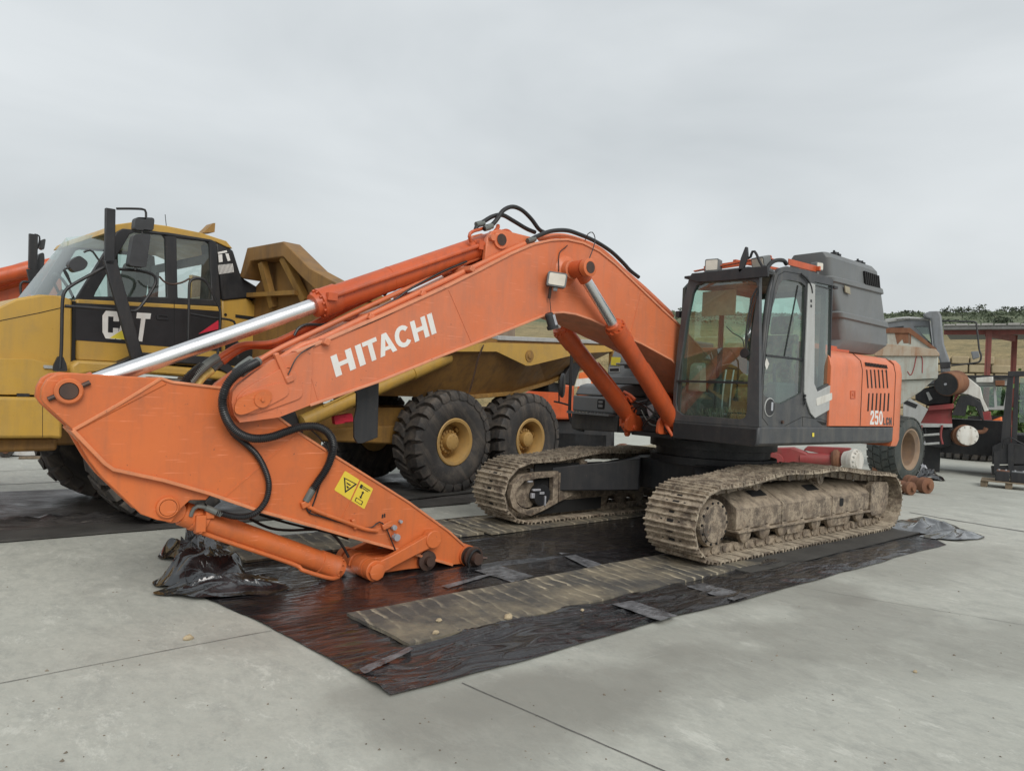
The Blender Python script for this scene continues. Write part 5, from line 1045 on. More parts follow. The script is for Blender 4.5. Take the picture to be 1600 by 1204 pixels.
def rim_mb(Rr=.345, Wd=.30):
    mb = MB(); mb.lathe((0, -.24, 0), (0, 1, 0), [(0, .10), (.001, Rr - .02), (.35, Rr - .03), (.44, Rr - .045), (.47, Rr - .02), (.49, Rr + .005), (.515, Rr + .02), (.525, Rr + .005), (.515, Rr - .035), (.44, Rr - .075), (.24, Rr - .085), (.225, .10)], 48); return mb
rim_me = mesh_of('rim', rim_mb(), RIMY)
def hub_mb():
    mb = MB(); mb.lathe((0, -.05, 0), (0, 1, 0), [(0, .19), (.12, .19), (.125, .175), (.17, .175), (.175, .13), (.27, .125), (.285, .10), (.29, .03)], 36); hub_bolts(mb, (0, .07, 0), (0, 1, 0), .160, 16, .022, .075); hub_bolts(mb, (0, .21, 0), (0, 1, 0), .09, 8, .012, .03); return mb
hub_me = mesh_of('wheel', hub_mb(), RIMY)
vb = MB(); vb.box((.22, .13, .04), (.04, .03, .09)); vb.box((.255, .10, .04), (.05, .09, .03)); vb.box((-.23, .12, .02), (.05, .05, .07)); valve_me = mesh_of('valve_guard', vb, YELDIRT)
def wheel(x, y, side, rot, par=truck, z=.79, sc=1.0, hubm=None, rimm=None):
    M = Matrix.Translation((x, y, z)) @ (Matrix.Rotation(PI, 4, 'Z') if side < 0 else Matrix.Identity(4)) @ Matrix.Rotation(rot, 4, 'Y') @ Matrix.Scale(sc, 4)
    w = share('wheel', hubm or hub_me, par, M); share('tyre', tyre_me, w); share('rim', rimm or rim_me, w); share('valve_guard', valve_me, w); return w
for x in (4.1, 0, -1.75):
    for s in (1, -1): wheel(x, s * .98, s, random.uniform(0, 3), z=.80)
def tx(pts, y): return TK.xz(pts, y)
def part(nm, mk, mat, par=truck, bevel=0, **k): m = MB(); mk(m); return obj(nm, m, mat, par, bevel=bevel, **k)
# chassis
part('rear_frame', lambda m: (m.bb(-2.9, 2.3, .30, .55, .86, 1.28), m.bb(-2.9, 2.3, -.55, -.30, .86, 1.28), m.bb(1.9, 2.6, -.6, .6, .7, 1.4)), YELDIRT, bevel=.02)
part('walking_beam', lambda m: (m.py([(1.9, .80), (2.05, .98), (.5, 1.02), (-.3, .88), (-.3, .78), (.6, .72)], .48, .62), m.py([(1.9, .80), (2.05, .98), (.5, 1.02), (-.3, .88), (-.3, .78), (.6, .72)], -.62, -.48), m.bb(.10, -.10, -.9, .9, .66, .92), m.bb(-1.65, -1.85, -.9, .9, .66, .92)), YELDIRT, bevel=.03)
part('hitch', lambda m: (m.cyl((2.9, 0, .85), (2.9, 0, 1.5), .3, n=24), m.bb(2.5, 3.6, -.3, .3, .8, 1.3)), YELDIRT, bevel=.03)
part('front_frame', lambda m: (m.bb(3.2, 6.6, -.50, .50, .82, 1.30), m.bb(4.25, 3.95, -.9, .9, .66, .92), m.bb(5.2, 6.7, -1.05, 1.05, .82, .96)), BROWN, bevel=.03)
# hood, fender and bumper
hp_ = tx([(113, 582), (113, 468), (95, 462), (62, 460), (30, 465), (0, 479)], 1.05) + [(6.25, 2.04), (6.6, 1.82), (6.75, 1.5), (6.75, 1.36)]
part('hood', lambda m: m.py(hp_, -1.0, 1.05), YELLOW, bevel=.13, angle=60)
part('fender', lambda m: m.py(tx([(-40, 562), (0, 560), (50, 561), (80, 569), (92, 588), (96, 617)], 1.12) + [(5.75, 1.37), (6.9, 1.37), (6.9, 1.70)], -1.16, 1.16), YELLOW, bevel=.05)
part('bumper', lambda m: m.py(tx([(97, 621), (97, 686), (80, 684)], 1.2) + [(6.9, .98), (6.95, 1.352)], -1.22, 1.22), YELLOW, bevel=.03)
part('bumper_gap', lambda m: m.py(tx([(66, 622), (66.8, 622), (66.8, 683), (66, 683)], 1.22), 1.2195, 1.2215), DARK, smooth=False)
part('wheel_arch', lambda m: m.py([(5.1, 1.30), (4.95, 1.62), (4.5, 1.85), (3.7, 1.85), (3.25, 1.6), (3.1, 1.35), (3.22, 1.33), (3.35, 1.55), (3.75, 1.76), (4.45, 1.76), (4.85, 1.56), (4.98, 1.28)], .62, 1.22), BLACKP, bevel=.01)
part('fender_top', lambda m: m.py(tx([(106, 571), (118, 562), (250, 570), (330, 577), (410, 590), (412, 604), (330, 592), (250, 585), (150, 582), (108, 590)], 1.12), .5, 1.2), YELLOW, bevel=.03)
for q_ in ([(-10, 503), (60, 489), (112, 477)], [(-10, 621), (40, 620), (96, 620)]): part('panel_seam', lambda m: m.strip(tx(q_, 1.056), .006, 1.045, 1.0535), DARK, smooth=False)
part('latch', lambda m: m.box(TK.on(36, 617, 1, 1.17), (.10, .02, .03)), BLACKP)
part('marker_lamp', lambda m: m.py(fillet(tx([(68, 570), (83, 571), (83, 576), (68, 575)], 1.17), .01), 1.16, 1.18), LGREY)
part('hood_gap', lambda m: m.py(tx([(114, 470), (118, 471), (117, 562), (111, 572)], 1.05), .9, 1.062), DARK)
# cab
YC = 1.02
side_o = tx([(117, 470), (120, 464), (183, 362), (192, 357), (262, 363), (330, 374), (338, 378), (346, 478)], YC)
w1_ = tx([(147, 463), (150, 456), (203, 366), (210, 363), (254, 367), (258, 372), (261, 464)], YC); w2_ = tx([(276, 372), (322, 377), (327, 381), (331, 468), (278, 465)], YC)
tcab = part('cab', lambda m: m.py(side_o, YC - .05, YC, [w1_, w2_]), BLACKP, bevel=.008)
part('far_side', lambda m: m.py([(x, z) for x, z in side_o], -.86, -.81, [w1_, w2_]), BLACKP, tcab)
for nm, w_, y in (('door_window', w1_, YC - .02), ('rear_side_window', w2_, YC - .02), ('far_door_window', w1_, -.84), ('far_rear_window', w2_, -.84)):
    part(nm, lambda m: m.add([(x, y, z) for x, z in w_], [tuple(range(len(w_)))]), TGLASS, tcab, smooth=False)
a_, b_2 = side_o[1], side_o[2]
part('windscreen', lambda m: m.add([(a_[0] + .02, YC - .06, a_[1]), (a_[0] + .30, .1, a_[1]), (a_[0] + .02, -.82, a_[1]), (b_2[0], -.82, b_2[1]), (b_2[0] + .22, .1, b_2[1]), (b_2[0], YC - .06, b_2[1])], [(0, 1, 4, 5), (1, 2, 3, 4)]), TGLASS, tcab, angle=80)
rt = tx([(160, 366), (166, 358), (180, 351), (210, 347), (257, 353), (312, 364), (352, 377), (362, 389), (352, 386), (335, 378), (262, 366), (195, 361), (184, 364)], .95)
part('roof', lambda m: m.py([(rt[i][0], rt[i][1]) for i in range(len(rt))], -.80, .98), YELLOW, tcab, bevel=.02)
part('cab_floor', lambda m: m.bb(3.75, 5.15, -.80, .95, 1.7, 2.05), BLACKP, tcab)
part('rear_wall', lambda m: m.px([(-.80, 1.8), (.96, 1.8), (.96, 3.05), (-.80, 3.05)], 3.70, 3.74, [[(-.6, 2.45), (.76, 2.45), (.76, 2.95), (-.6, 2.95)]]), BLACKP, tcab)
part('seat', lambda m: (m.py(fillet([(4.25, 2.05), (4.75, 2.05), (4.75, 2.28), (4.42, 2.28), (4.30, 2.95), (4.18, 2.95)], .06), -.1, .42)), CABIN, tcab, bevel=.04)
part('steering_wheel', lambda m: (m.tube([(4.98 + .10 * math.sin(t * .628), .16 + .2 * math.cos(t * .628), 2.50 + .17 * math.sin(t * .628)) for t in range(11)], .015, 8), m.cyl((4.98, .16, 2.5), (5.15, .16, 2.2), .03, n=10)), BLACKP, tcab)
part('dashboard', lambda m: m.py([(5.3, 2.05), (5.3, 2.3), (5.05, 2.38), (4.95, 2.05)], -.75, .9), CABIN, tcab, bevel=.03)
door = part('door', lambda m: m.py(tx([(118, 467), (346, 479), (348, 574), (118, 562)], YC + .02), .8, YC + .03), YELLOW, tcab, bevel=.02)
bl = tx([(116.5, 473), (271, 481), (345, 486), (346, 549), (271, 542), (115, 531)], YC + .03)
part('black_panel', lambda m: m.py(bl, YC + .030, YC + .0335), BLACKD, door, smooth=False)
part('door_seam', lambda m: m.py(tx([(271.5, 468), (272.5, 468), (272.5, 570), (271.5, 570)], YC + .03), YC + .0335, YC + .0345), DARK, door, smooth=False)
YL = YC + .0338
mp = quad_map(TK, YL, (160, 528), (229, 534), (236, 489.5), (160, 485))
part('lettering', lambda m: letters(m, mp, [('c', 0, .34), ('A', .30, .72), ('T', .70, 1.0)], 0, .0018), DECAL, door, smooth=False)
part('logo_triangle', lambda m: m.py(tx([(171, 528), (193, 514), (203, 531)], YL), YL + .0019, YL + .0028), DECALY, door, smooth=False)
part('red_triangle', lambda m: m.py(tx([(310, 521.5), (341, 500), (341.5, 514)], YL), YL, YL + .002), REDD, door, smooth=False)
part('door_handle', lambda m: m.py(fillet(tx([(244, 491), (263, 492), (263, 500), (244, 499)], YL), .015), YL, YL + .012, [fillet(tx([(247, 493), (261, 494), (261, 498), (247, 497)], YL), .01)]), BLACKP, door, bevel=.003)
# black guard with white louvres behind the cab
gp = tx([(336, 378), (352, 385), (363, 391), (374, 426), (381, 436), (424, 462), (414, 469), (385, 466), (346, 470)], .95)
gd = part('rear_guard', lambda m: m.py(gp, .55, .97), BLACKP, bevel=.02)
def lou(m):
    for k in range(12): m.py(tx([(340.5 + k * 2.0, 414 - k * .2), (341.6 + k * 2.0, 414 - k * .2), (343.4 + k * 2.0, 428.5 - k * .3), (342.3 + k * 2.0, 428.5 - k * .3)], .975), .971, .976)
    m.py(tx([(340, 394), (354, 391), (355, 394), (341, 397)], .975), .971, .976); m.py(tx([(341, 398), (347, 397), (348, 409), (342, 410)], .975), .971, .976); m.py(tx([(352, 396), (357, 396), (360, 407), (356, 408)], .975), .971, .976)
part('white_louvre', lou, DECAL, gd, smooth=False)
# body work behind the cab
part('engine_side', lambda m: m.py(tx([(345, 462), (356, 458), (385, 462), (420, 490), (425, 560), (420, 600), (345, 590)], .95), -.9, .95), YELLOW, bevel=.03)
def sl(m):
    for a, b in (((368, 491), (400, 501)), ((396, 512), (412, 517)), ((395, 518), (411, 522))): m.py(tx([(a[0], a[1]), (b[0], a[1] + 4), (b[0], b[1]), (a[0], b[1] - 5)], .955), .951, .955)
    m.py(circ(*tx([(352.5, 491.5)], .955)[0], .018, 12), .951, .955); m.py(tx([(352, 530), (400, 540), (398, 575), (352, 570)], .955), .951, .954)
part('side_slot', sl, DARK, smooth=False)
part('step_well', lambda m: m.py([(3.75, .75), (3.75, 1.35), (2.6, 1.35), (2.4, .95), (2.8, .7)], .45, .98), BLACKP, bevel=.03)
part('red_lamp', lambda m: m.py(fillet(tx([(520, 650), (548, 645), (551, 658), (522, 663)], .9), .02), .86, .93), REDD, bevel=.01)
# dump body
st_ = [(3.0, 2.98, 2.10, 1.46), (2.2, 2.90, 2.10, 1.46), (1.2, 2.72, 2.14, 1.46), (.2, 2.46, 2.18, 1.46), (-.72, 2.42, 2.24, 1.50), (-1.65, 2.46, 2.28, 1.58), (-2.6, 2.53, 2.26, 1.80), (-3.25, 2.57, 2.40, 2.0), (-3.95, 2.61, 2.45, 2.25)]
def body(m):
    O = []; I = []
    for x, zt, zm, zb in st_:
        zf = zt + (.42 if x < 1.5 else .1)
        O.append([(x, 1.36, zt), (x, 1.35, zm + .02), (x, .82, zb), (x, -.82, zb), (x, -1.35, zm), (x, -1.36, zf)]); I.append([(x, 1.25, zt), (x, 1.24, zm + .1), (x, .75, zb + .07), (x, -.75, zb + .07), (x, -1.24, zm + .1), (x, -1.25, zf)])
    k = len(st_); vs = [p for r in O for p in r] + [p for r in I for p in r]; n6 = 6 * k; fs = []; mi = []
    for i in range(k - 1):
        for j in range(5): fs.append((i * 6 + j, i * 6 + j + 1, i * 6 + 7 + j, i * 6 + 6 + j)); mi.append(0); fs.append((n6 + i * 6 + j, n6 + i * 6 + 6 + j, n6 + i * 6 + 7 + j, n6 + i * 6 + j + 1)); mi.append(2)
        for j in (0, 5): fs.append((i * 6 + j, i * 6 + 6 + j, n6 + i * 6 + 6 + j, n6 + i * 6 + j)); mi.append(2)
    for e in (0, k - 1):
        for j in range(5): fs.append((e * 6 + j, e * 6 + j + 1, n6 + e * 6 + j + 1, n6 + e * 6 + j)); mi.append(1)
    m.add(vs, fs); m.m[-len(fs):] = mi
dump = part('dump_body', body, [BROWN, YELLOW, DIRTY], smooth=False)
dump['label'] = 'yellow tipping body with dirt inside'
part('side_panel', lambda m: m.py(tx([(700, 541), (767, 535), (947, 540), (958, 541), (958, 549), (907, 552), (829, 571), (822, 571), (776, 549), (700, 549)], 1.385), 1.362, 1.385), YELLOW, dump, smooth=False)
part('top_rail', lambda m: m.py([(-.70, 2.475), (-3.95, 2.655), (-3.95, 2.588), (-.70, 2.405)], 1.24, 1.395), LGREY, dump, bevel=.008)
part('hub_disc', lambda m: m.lathe((*((lambda q: (q.x, 1.385, q.z))(TK.on(827, 556, 1, 1.385))),), (0, 1, 0), [(0, .10), (.012, .10), (.013, .05), (.03, .045), (.032, .02)], 24), YELDIRT, dump)
part('rear_post', lambda m: m.bb(-3.86, -3.97, 1.30, 1.40, 1.9, 2.66), YELDIRT, dump, bevel=.01)
part('bottom_rib', lambda m: [m.bar((st_[i][0], .86, st_[i][3] - .01), (st_[i + 1][0], .86, st_[i + 1][3] - .01), .09, .07) for i in range(3, 8)], YELDIRT, dump, bevel=.01)
part('tail_brackets', lambda m: (m.py([(-2.7, 1.8), (-3.0, 2.2), (-3.3, 2.2), (-3.1, 1.75)], 1.0, 1.1), m.bb(-2.6, -3.0, .2, .9, 1.62, 1.80)), BLACKP, dump, bevel=.02)
# front wall and brow of the body
XL = 3.36
bo_ = TK.yz([(374, 432), (386, 387), (442, 377), (485, 420), (527, 443)], XL); bi_ = TK.yz([(381, 436), (391, 408), (442, 401), (470, 432), (498, 458)], XL)
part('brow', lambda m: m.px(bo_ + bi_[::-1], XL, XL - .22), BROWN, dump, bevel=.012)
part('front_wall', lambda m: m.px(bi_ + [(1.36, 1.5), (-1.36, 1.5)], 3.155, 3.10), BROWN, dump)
for a, b in (((410, 410), (428, 480)), ((443, 402), (478, 470))):
    p, q_ = TK.on(*a, 0, 3.3), TK.on(*b, 0, 3.18); part('rib', lambda m: m.bar(p, q_, .07, .10, (0, 1, 0)), YELDIRT, dump)
part('shelf', lambda m: m.bar(TK.on(395, 462, 0, 3.2), TK.on(470, 458, 0, 3.2), .16, .05), YELDIRT, dump)
part('brow_rail', lambda m: m.py([(2.62, 3.02), (2.18, 2.92), (1.2, 2.74), (1.2, 2.60), (2.1, 2.78), (2.62, 2.86)], 1.30, 1.40), YELDIRT, dump, bevel=.01)
# hoist ram
A = TK.on(470, 660, 1, 1.02); B = TK.on(738, 543, 1, 1.30); B.y = 1.2
d = (B - A).normalized(); Lh = (B - A).length
hoist = part('hoist_ram', lambda m: m.lathe(A, d, [(0, .05), (.02, .095), (Lh * .62, .095), (Lh * .62 + .005, .108), (Lh * .86, .108), (Lh * .87, .06), (Lh * .92, .05)], 24), YELLOW)
part('ram_eye', lambda m: (m.cyl(B - Vector((0, .1, 0)), B + Vector((0, .1, 0)), .09, n=20), m.bar(B - d * .25, B, .1, .1), m.bb(B.x - .18, B.x + .06, 1.05, 1.36, B.z, B.z + .16)), YELDIRT, hoist)
part('ram_pipe', lambda m: m.tube([A + d * .3 + Vector((0, .05, .1)), A + d * 1.0 + Vector((0, .05, .115)), A + d * (Lh * .8) + Vector((0, .05, .12)), A + d * (Lh * .86) + Vector((0, .1, .05))], .014, 8), YELLOW, hoist)
def chain(m):
    P = spline([TK.on(*q, 1, 1.40) for q in ((755, 540), (747, 560), (741, 585), (733, 613))], .032)
    for i, p in enumerate(P[:-1]):
        dd = (P[i + 1] - p).normalized(); s = Vector((1, 0, 0)) if i % 2 else Vector((0, 1, 0)); m.tube([p - dd * .012 + s * .011, p + dd * .040 + s * .011, p + dd * .044, p + dd * .040 - s * .011, p - dd * .012 - s * .011, p - dd * .016, p - dd * .012 + s * .011], .005, 5, smooth=False)
ch_ = part('chain', chain, PINST); ch_['kind'] = 'stuff'
# grab rails, mirrors
def rail(nm, pts, y, r, mat=BLACKP, n=8): return part(nm, lambda m: m.tube([TK.on(q[0], q[1], 1, y + (q[2] if len(q) > 2 else 0)) for q in pts], r, n), mat)
rail('handrail', [(94, 575), (96, 540), (97, 490), (98, 468), (101, 456), (110, 447), (140, 430), (166, 417), (180, 420), (210, 422), (232, 426), (242, 432), (243, 442), (232, 462), (216, 483), (208, 486), (185, 484), (100, 478)], 1.30, .016)
rail('handrail', [(294, 540), (295, 490), (296, 445), (300, 437), (310, 435), (320, 438), (328, 450), (338, 470), (344, 486), (343, 520), (340, 555)], 1.30, .016)
rail('handrail', [(296, 490), (330, 496), (360, 500), (368, 510), (372, 560)], 1.28, .013)
rail('safety_chain', [(249, 432), (258, 441), (270, 444), (285, 441), (296, 435)], 1.30, .010, PINST)
rail('wiper_arm', [(100, 421), (105, 427), (110, 441), (112, 445)], 1.2, .008)
rail('mirror_arm', [(131, 394), (138, 391), (144, 392), (150, 400), (157, 410)], 1.30, .010); rail('mirror_arm', [(122, 413), (102, 420), (100, 423), (112, 445)], 1.30, .010)
rail('mirror_arm', [(182, 326), (205, 326), (224, 327), (228, 331), (228, 342)], 1.42, .012); rail('mirror_arm', [(222, 360), (222, 366), (213, 416), (211, 422)], 1.42, .010)
def fold(m, y=1.36):
    a, b, c = TK.on(172, 326, 1, y), TK.on(171, 414, 1, y), TK.on(214, 560, 1, y); m.bar(a, b, .09, .05, (0, 1, 0)); m.bar(b + Vector((0, 0, .05)), c, .12, .05, (0, 1, 0))
part('mirror_post', fold, BLACKP, bevel=.008)
part('post_foot', lambda m: m.py(fillet(tx([(83, 580), (84, 570), (91, 556), (98, 556), (104, 570), (105, 580)], 1.30), .02), 1.27, 1.31), BLACKP)
def slab(nm, px, y, dy, mat, bev=.03): return part(nm, lambda m: m.py(fillet(tx(px, y), .035), y - dy, y), mat, bevel=bev)
slab('mirror', [(209, 366), (236, 365), (229, 418), (201, 415)], 1.44, .10, MIRR); slab('small_mirror', [(212, 339), (242, 340), (240, 361), (210, 359)], 1.44, .10, MIRR); slab('hood_mirror', [(109, 408), (124, 398), (139, 410), (133, 421), (116, 426), (107, 415)], 1.32, .10, MIRR)
def fpost(m): a, b, c = TK.on(52, 366, 1, -1.3), TK.on(51, 420, 1, -1.3), TK.on(60, 465, 1, -1.3); m.bar(a, b, .09, .05, (0, 1, 0)); m.bar(b, c, .13, .05, (0, 1, 0))
part('mirror_post', fpost, BLACKP)
slab('mirror', [(61, 396), (69, 394), (70, 405), (66, 438), (58, 440), (56, 420)], -1.35, .08, MIRR, .02); slab('small_mirror', [(62, 376), (72, 372), (69, 391), (62, 388)], -1.35, .08, MIRR, .015)
rail('mirror_arm', [(54, 366), (61, 368), (62, 374), (60, 384), (55, 395)], -1.33, .010); rail('handrail', [(33, 462), (32, 445), (36, 440), (47, 441), (74, 443)], -1.2, .014)
part('exhaust_flap', lambda m: m.py(tx([(312, 365), (322, 356), (328, 350), (331, 350), (330, 364)], 0), -.1, .1), YELDIRT)
rail('antenna', [(260, 354), (259, 345), (258, 335)], .6, .004)
# ================================================================== loose parts and machines behind the excavator
def fpart(fr, nm, px, y, dy, mat, par, bev=0, holes=(), **k):
    m = MB(); m.py(fr.xz(px, y), y - dy, y, [fr.xz(h, y) for h in holes]); return obj(nm, m, mat, par, bevel=bev, **k)
def ftube(fr, nm, pts, y, r, mat, par, n=8): m = MB(); m.tube([fr.on(a, b, 1, y) for a, b in pts], r, n); return obj(nm, m, mat, par)
def fthing(nm, lb, cat, fr, group=None): return thing(nm, lb, cat, tuple(fr.o), fr.yaw, group)
# -- loose wheel
F = facing(1407, 752); t = fthing('loose_wheel', 'big worn tyre on a rusty rim standing behind the excavator tail', 'wheel', F)
ang = math.radians(66); Mw = Matrix.Translation((.12, -.3, .715)) @ Matrix.Rotation(ang, 4, 'Z')
RUBG = paint('worn_tyre_rubber', (.040, .050, .048), (.058, .064, .060), .75, (.15, .14, .12), .5, (.1, .09, .08), .4, seed=31)
def road_tyre(R=.72, Wd=.34, Rr=.45):
    mb = MB(); mb.lathe((0, 0, 0), (0, 1, 0), [(-Wd + .05, Rr), (-Wd, Rr + .06), (-Wd + .01, R - .10), (-Wd + .06, R - .02), (0, R - .004), (Wd - .06, R - .02), (Wd - .01, R - .10), (Wd, Rr + .06), (Wd - .05, Rr)], 60, caps=False)
    for i in range(26):
        for s in (1, -1):
            for (w0, w1, k) in ((.02, Wd * .46, 0), (Wd * .52, Wd - .03, .12)):
                t0 = 2 * PI * (i + (.5 if s < 0 else 0)) / 26 + k; vs = []
                for w, dt in ((w0, 0), (w1, .07)):
                    for a, r in ((-.095, R - .03), (-.09, R + .012 - .02 * (w / Wd) ** 3), (.09, R + .012 - .02 * (w / Wd) ** 3), (.095, R - .03)): vs.append((r * math.cos(t0 + dt + a), s * w, r * math.sin(t0 + dt + a)))
                mb.add(vs, [(0, 1, 2, 3), (7, 6, 5, 4), (0, 4, 5, 1), (1, 5, 6, 2), (2, 6, 7, 3)])
    return mb
share('tyre', mesh_of('tyre', road_tyre(), RUBG, angle=40), t, Mw)
RUSTRIM = paint('rust_dusty_rim', (.34, .25, .17), (.22, .14, .09), .8, (.16, .13, .11), .6, (.4, .36, .3), .6, seed=33)
m = MB(); m.lathe((0, 0, 0), (0, 1, 0), [(-.28, .44), (.28, .44), (.30, .465), (.315, .465), (.315, .43), (.25, .37), (-.02, .36), (-.04, .30), (-.05, .05)], 44); share('rim', mesh_of('rim', m, RUSTRIM), t, Mw)
# -- drive axle in red paint
F = facing(1280, 756); t = fthing('drive_axle', 'red drive axle with a whitened hub lying behind the near crawler track', 'axle', F)
fpart(F, 'differential_housing', [(1169, 722), (1178, 708), (1200, 700), (1240, 699), (1262, 707), (1266, 724), (1240, 733), (1205, 736), (1172, 727)], 0, .35, MAROON, t, .04)
m = MB(); a = F.on(1212, 719, 1, .02); m.lathe(a, (0, 1, 0), [(0, .16), (.04, .14), (.05, .05), (.08, .04)], 20); obj('cover_flange', m, MAROON, t)
m = MB(); a, b = F.on(1250, 716, 1, -.1), F.on(1330, 719, 1, -.1); m.cyl(a, b, .13, .11, n=20); obj('axle_tube', m, MAROON, t)
m = MB(); a, b = F.on(1300, 717, 1, -.1), F.on(1322, 717, 1, -.05); m.lathe(a, b - a, [(0, .15), (.05, .19), (.12, .19), (.16, .14)], 20); obj('brake_flange', m, RUST, t)
m = MB(); a, b = F.on(1320, 718, 1, -.05), F.on(1343, 720, 1, .08); m.lathe(a, b - a, [(0, .17), (.1, .20), (.16, .235), (.22, .235), (.25, .20), (.30, .17)], 24); hub_bolts(m, a.lerp(b, .75), b - a, .20, 14, .02, .06); obj('hub', m, WHITEP, t)
fpart(F, 'top_bracket', [(1255, 703), (1262, 697), (1330, 700), (1334, 708), (1300, 712)], -.1, .25, MAROON, t, .02)
m = MB(); a = F.on(1240, 740, 1, 0); m.bb(a.x - .6, a.x + .4, -.4, -.05, .0, a.z + .05); obj('timber_block', m, WOOD, t)
# -- small scrap behind the far track
F = facing(1000, 722); t = fthing('scrap_roller', 'rusty roller with pale bracket on the ground behind the far crawler track', 'scrap', F)
m = MB(); a = F.on(975, 705, 1, 0); m.lathe((a.x, -.15, a.z), (.35, 1, 0), [(0, .12), (.02, .19), (.2, .19), (.22, .12)], 24); obj('roller', m, RUST, t)
fpart(F, 'bracket', [(968, 700), (1034, 694), (1034, 712), (968, 712)], .1, .3, BEIGE, t, .01)
fpart(F, 'end_block', [(1010, 697), (1030, 690), (1030, 730), (1010, 730)], -.1, .3, BEIGE, t, .01)
m = MB(); m.bb(-.6, .5, -.5, -.1, 0, .3); obj('timber_block', m, WOOD, t)
# -- castings and rollers on the floor at right
F = facing(1432, 768); t = fthing('rusty_roller', 'larger rusty track roller on the floor behind the near crawler', 'roller', F, 'rusty rollers on the floor')
def roller_th(t, F, px, r, w):
    a = F.on(*px, 1, 0); a.z = r; m = MB(); d = Vector((-.75, .66, 0)); m.lathe(a - d * w / 2, d, [(0, r * .55), (.02, r), (w * .3, r), (w * .34, r * .8), (w * .66, r * .8), (w * .7, r), (w - .02, r), (w, r * .55)], 24); o = obj('drum', m, RUST, t)
    m = MB(); m.cyl(a + d * w / 2, a + d * (w / 2 + .05), r * .35, n=14); obj('shaft_end', m, RUST, o)
roller_th(t, F, (1434, 757), .155, .5)
F = facing(1418, 772); t = fthing('rusty_roller', 'smaller rusty track roller beside the rear end of the near crawler', 'roller', F, 'rusty rollers on the floor'); roller_th(t, F, (1415, 763), .125, .3)
F = facing(1438, 742); t = fthing('steel_bracket', 'grey cast steel bracket standing on the floor beside the loose tyre', 'bracket', F)
fpart(F, 'upright', [(1433, 684), (1438, 682), (1443, 692), (1440, 720), (1446, 733), (1431, 735)], 0, .10, SILVER, t, .012)
fpart(F, 'rib', [(1438, 700), (1445, 696), (1446, 690), (1440, 686)], .06, .22, SILVER, t, .01); fpart(F, 'foot', [(1428, 730), (1446, 727), (1452, 738), (1430, 741)], .12, .35, SILVER, t, .012)
F = facing(1450, 748); tag(obj('plastic_scrap', crumple((F.o.x, F.o.y), .45, .32, .28, 41), CRUM, angle=60), 'dark folded plastic scrap on the floor by the grey bracket', 'scrap')
# -- hopper
RUSTP = paint('pale_rusting_paint', (.42, .37, .29), (.36, .24, .15), .7, (.28, .13, .06), .85, (.2, .1, .05), .9, seed=71)
F = facing_at(1410, 17.5); t = fthing('hopper', 'rust-streaked pale hopper with a red painted mark behind the excavator tail', 'hopper', F)
fpart(F, 'upper_wall', [(1385, 514), (1421, 514), (1424, 519), (1462, 546), (1465, 553), (1372, 553), (1386, 536)], 0, 1.1, HOPPER, t, .015)
fpart(F, 'rim', [(1383, 512), (1422, 512), (1464, 545), (1462, 549), (1420, 520), (1383, 520)], .03, .06, RUST, t)
fpart(F, 'side_wall', [(1371, 553), (1466, 553), (1465, 591), (1400, 594), (1371, 594)], .015, 1.15, HOPPER, t, .015)
fpart(F, 'cone', [(1400, 594.5), (1460, 592), (1440, 610), (1404, 634), (1398, 634)], -.05, .9, HOPPER, t, .01)
fpart(F, 'ledge', [(1366, 549), (1385, 537), (1462, 545), (1468, 552), (1468, 556), (1366, 556)], .06, 1.2, RUSTP, t, .012)
fpart(F, 'rust_patch', [(1398, 520), (1420, 520), (1420, 536), (1412, 536), (1410, 530), (1402, 538)], .004, .008, RUST, t)
m = MB(); m.py(F.xz([(1421, 515), (1423.5, 515), (1423.5, 537), (1421, 537)], .01), .001, .012); obj('rust_strip', m, RUST, t)
ftube(F, 'red_mark', [(1418, 580), (1423, 586), (1428, 575), (1432, 557), (1437, 556), (1441, 560), (1441, 583)], .017, .010, MAROON, t, 5)
for a in (1372, 1392): m = MB(); p = F.on(a, 620, 1, -.3); m.bb(p.x - .05, p.x + .05, -.35, -.25, 0, p.z + .4); obj('leg', m, RUST, t)
# -- big pale and red truck with a wheel missing
F = facing_at(1490, 21.0); t = fthing('dismantled_truck', 'dismantled white and red heavy truck with grey cab and a bare front hub', 'truck', F)
fpart(F, 'cab', [(1384, 498), (1418, 495), (1452, 497), (1457, 540), (1468, 600), (1384, 600)], 0, 2.2, GREYTRK, t, .06, holes=[[(1428, 510), (1450, 510), (1455, 536), (1444, 525)]])
fpart(F, 'cab_window', [(1427, 509), (1451, 509), (1456, 538), (1443, 526)], -.05, .04, TGLASS, t); fpart(F, 'roof_edge', [(1382, 505), (1418, 499), (1453, 501), (1453, 497), (1418, 494), (1382, 498)], .05, 2.3, LGREY, t, .03)
fpart(F, 'cab_grille', [(1387, 512), (1412, 509), (1412, 514), (1387, 516)], .01, .02, BLACKP, t)
fpart(F, 'intake_duct', [(1441, 491), (1452, 486), (1467, 485.5), (1471, 493), (1475, 537), (1484, 563), (1485, 583), (1470, 583), (1468, 563), (1458, 537), (1454, 498), (1444, 495)], .30, .35, GREYTRK, t, .04)
fpart(F, 'duct_band', [(1468.5, 566), (1485, 565), (1485.5, 574), (1469, 575)], .33, .40, BLACKP, t, .01)
m = MB(); a, b = F.on(1478, 600, 1, .55), F.on(1494, 597, 1, .1); m.lathe(a, b - a, [(0, .20), (.01, .29), (.05, .30), (.52, .30), (.54, .22)], 28); ac = obj('air_filter', m, RUST, t)
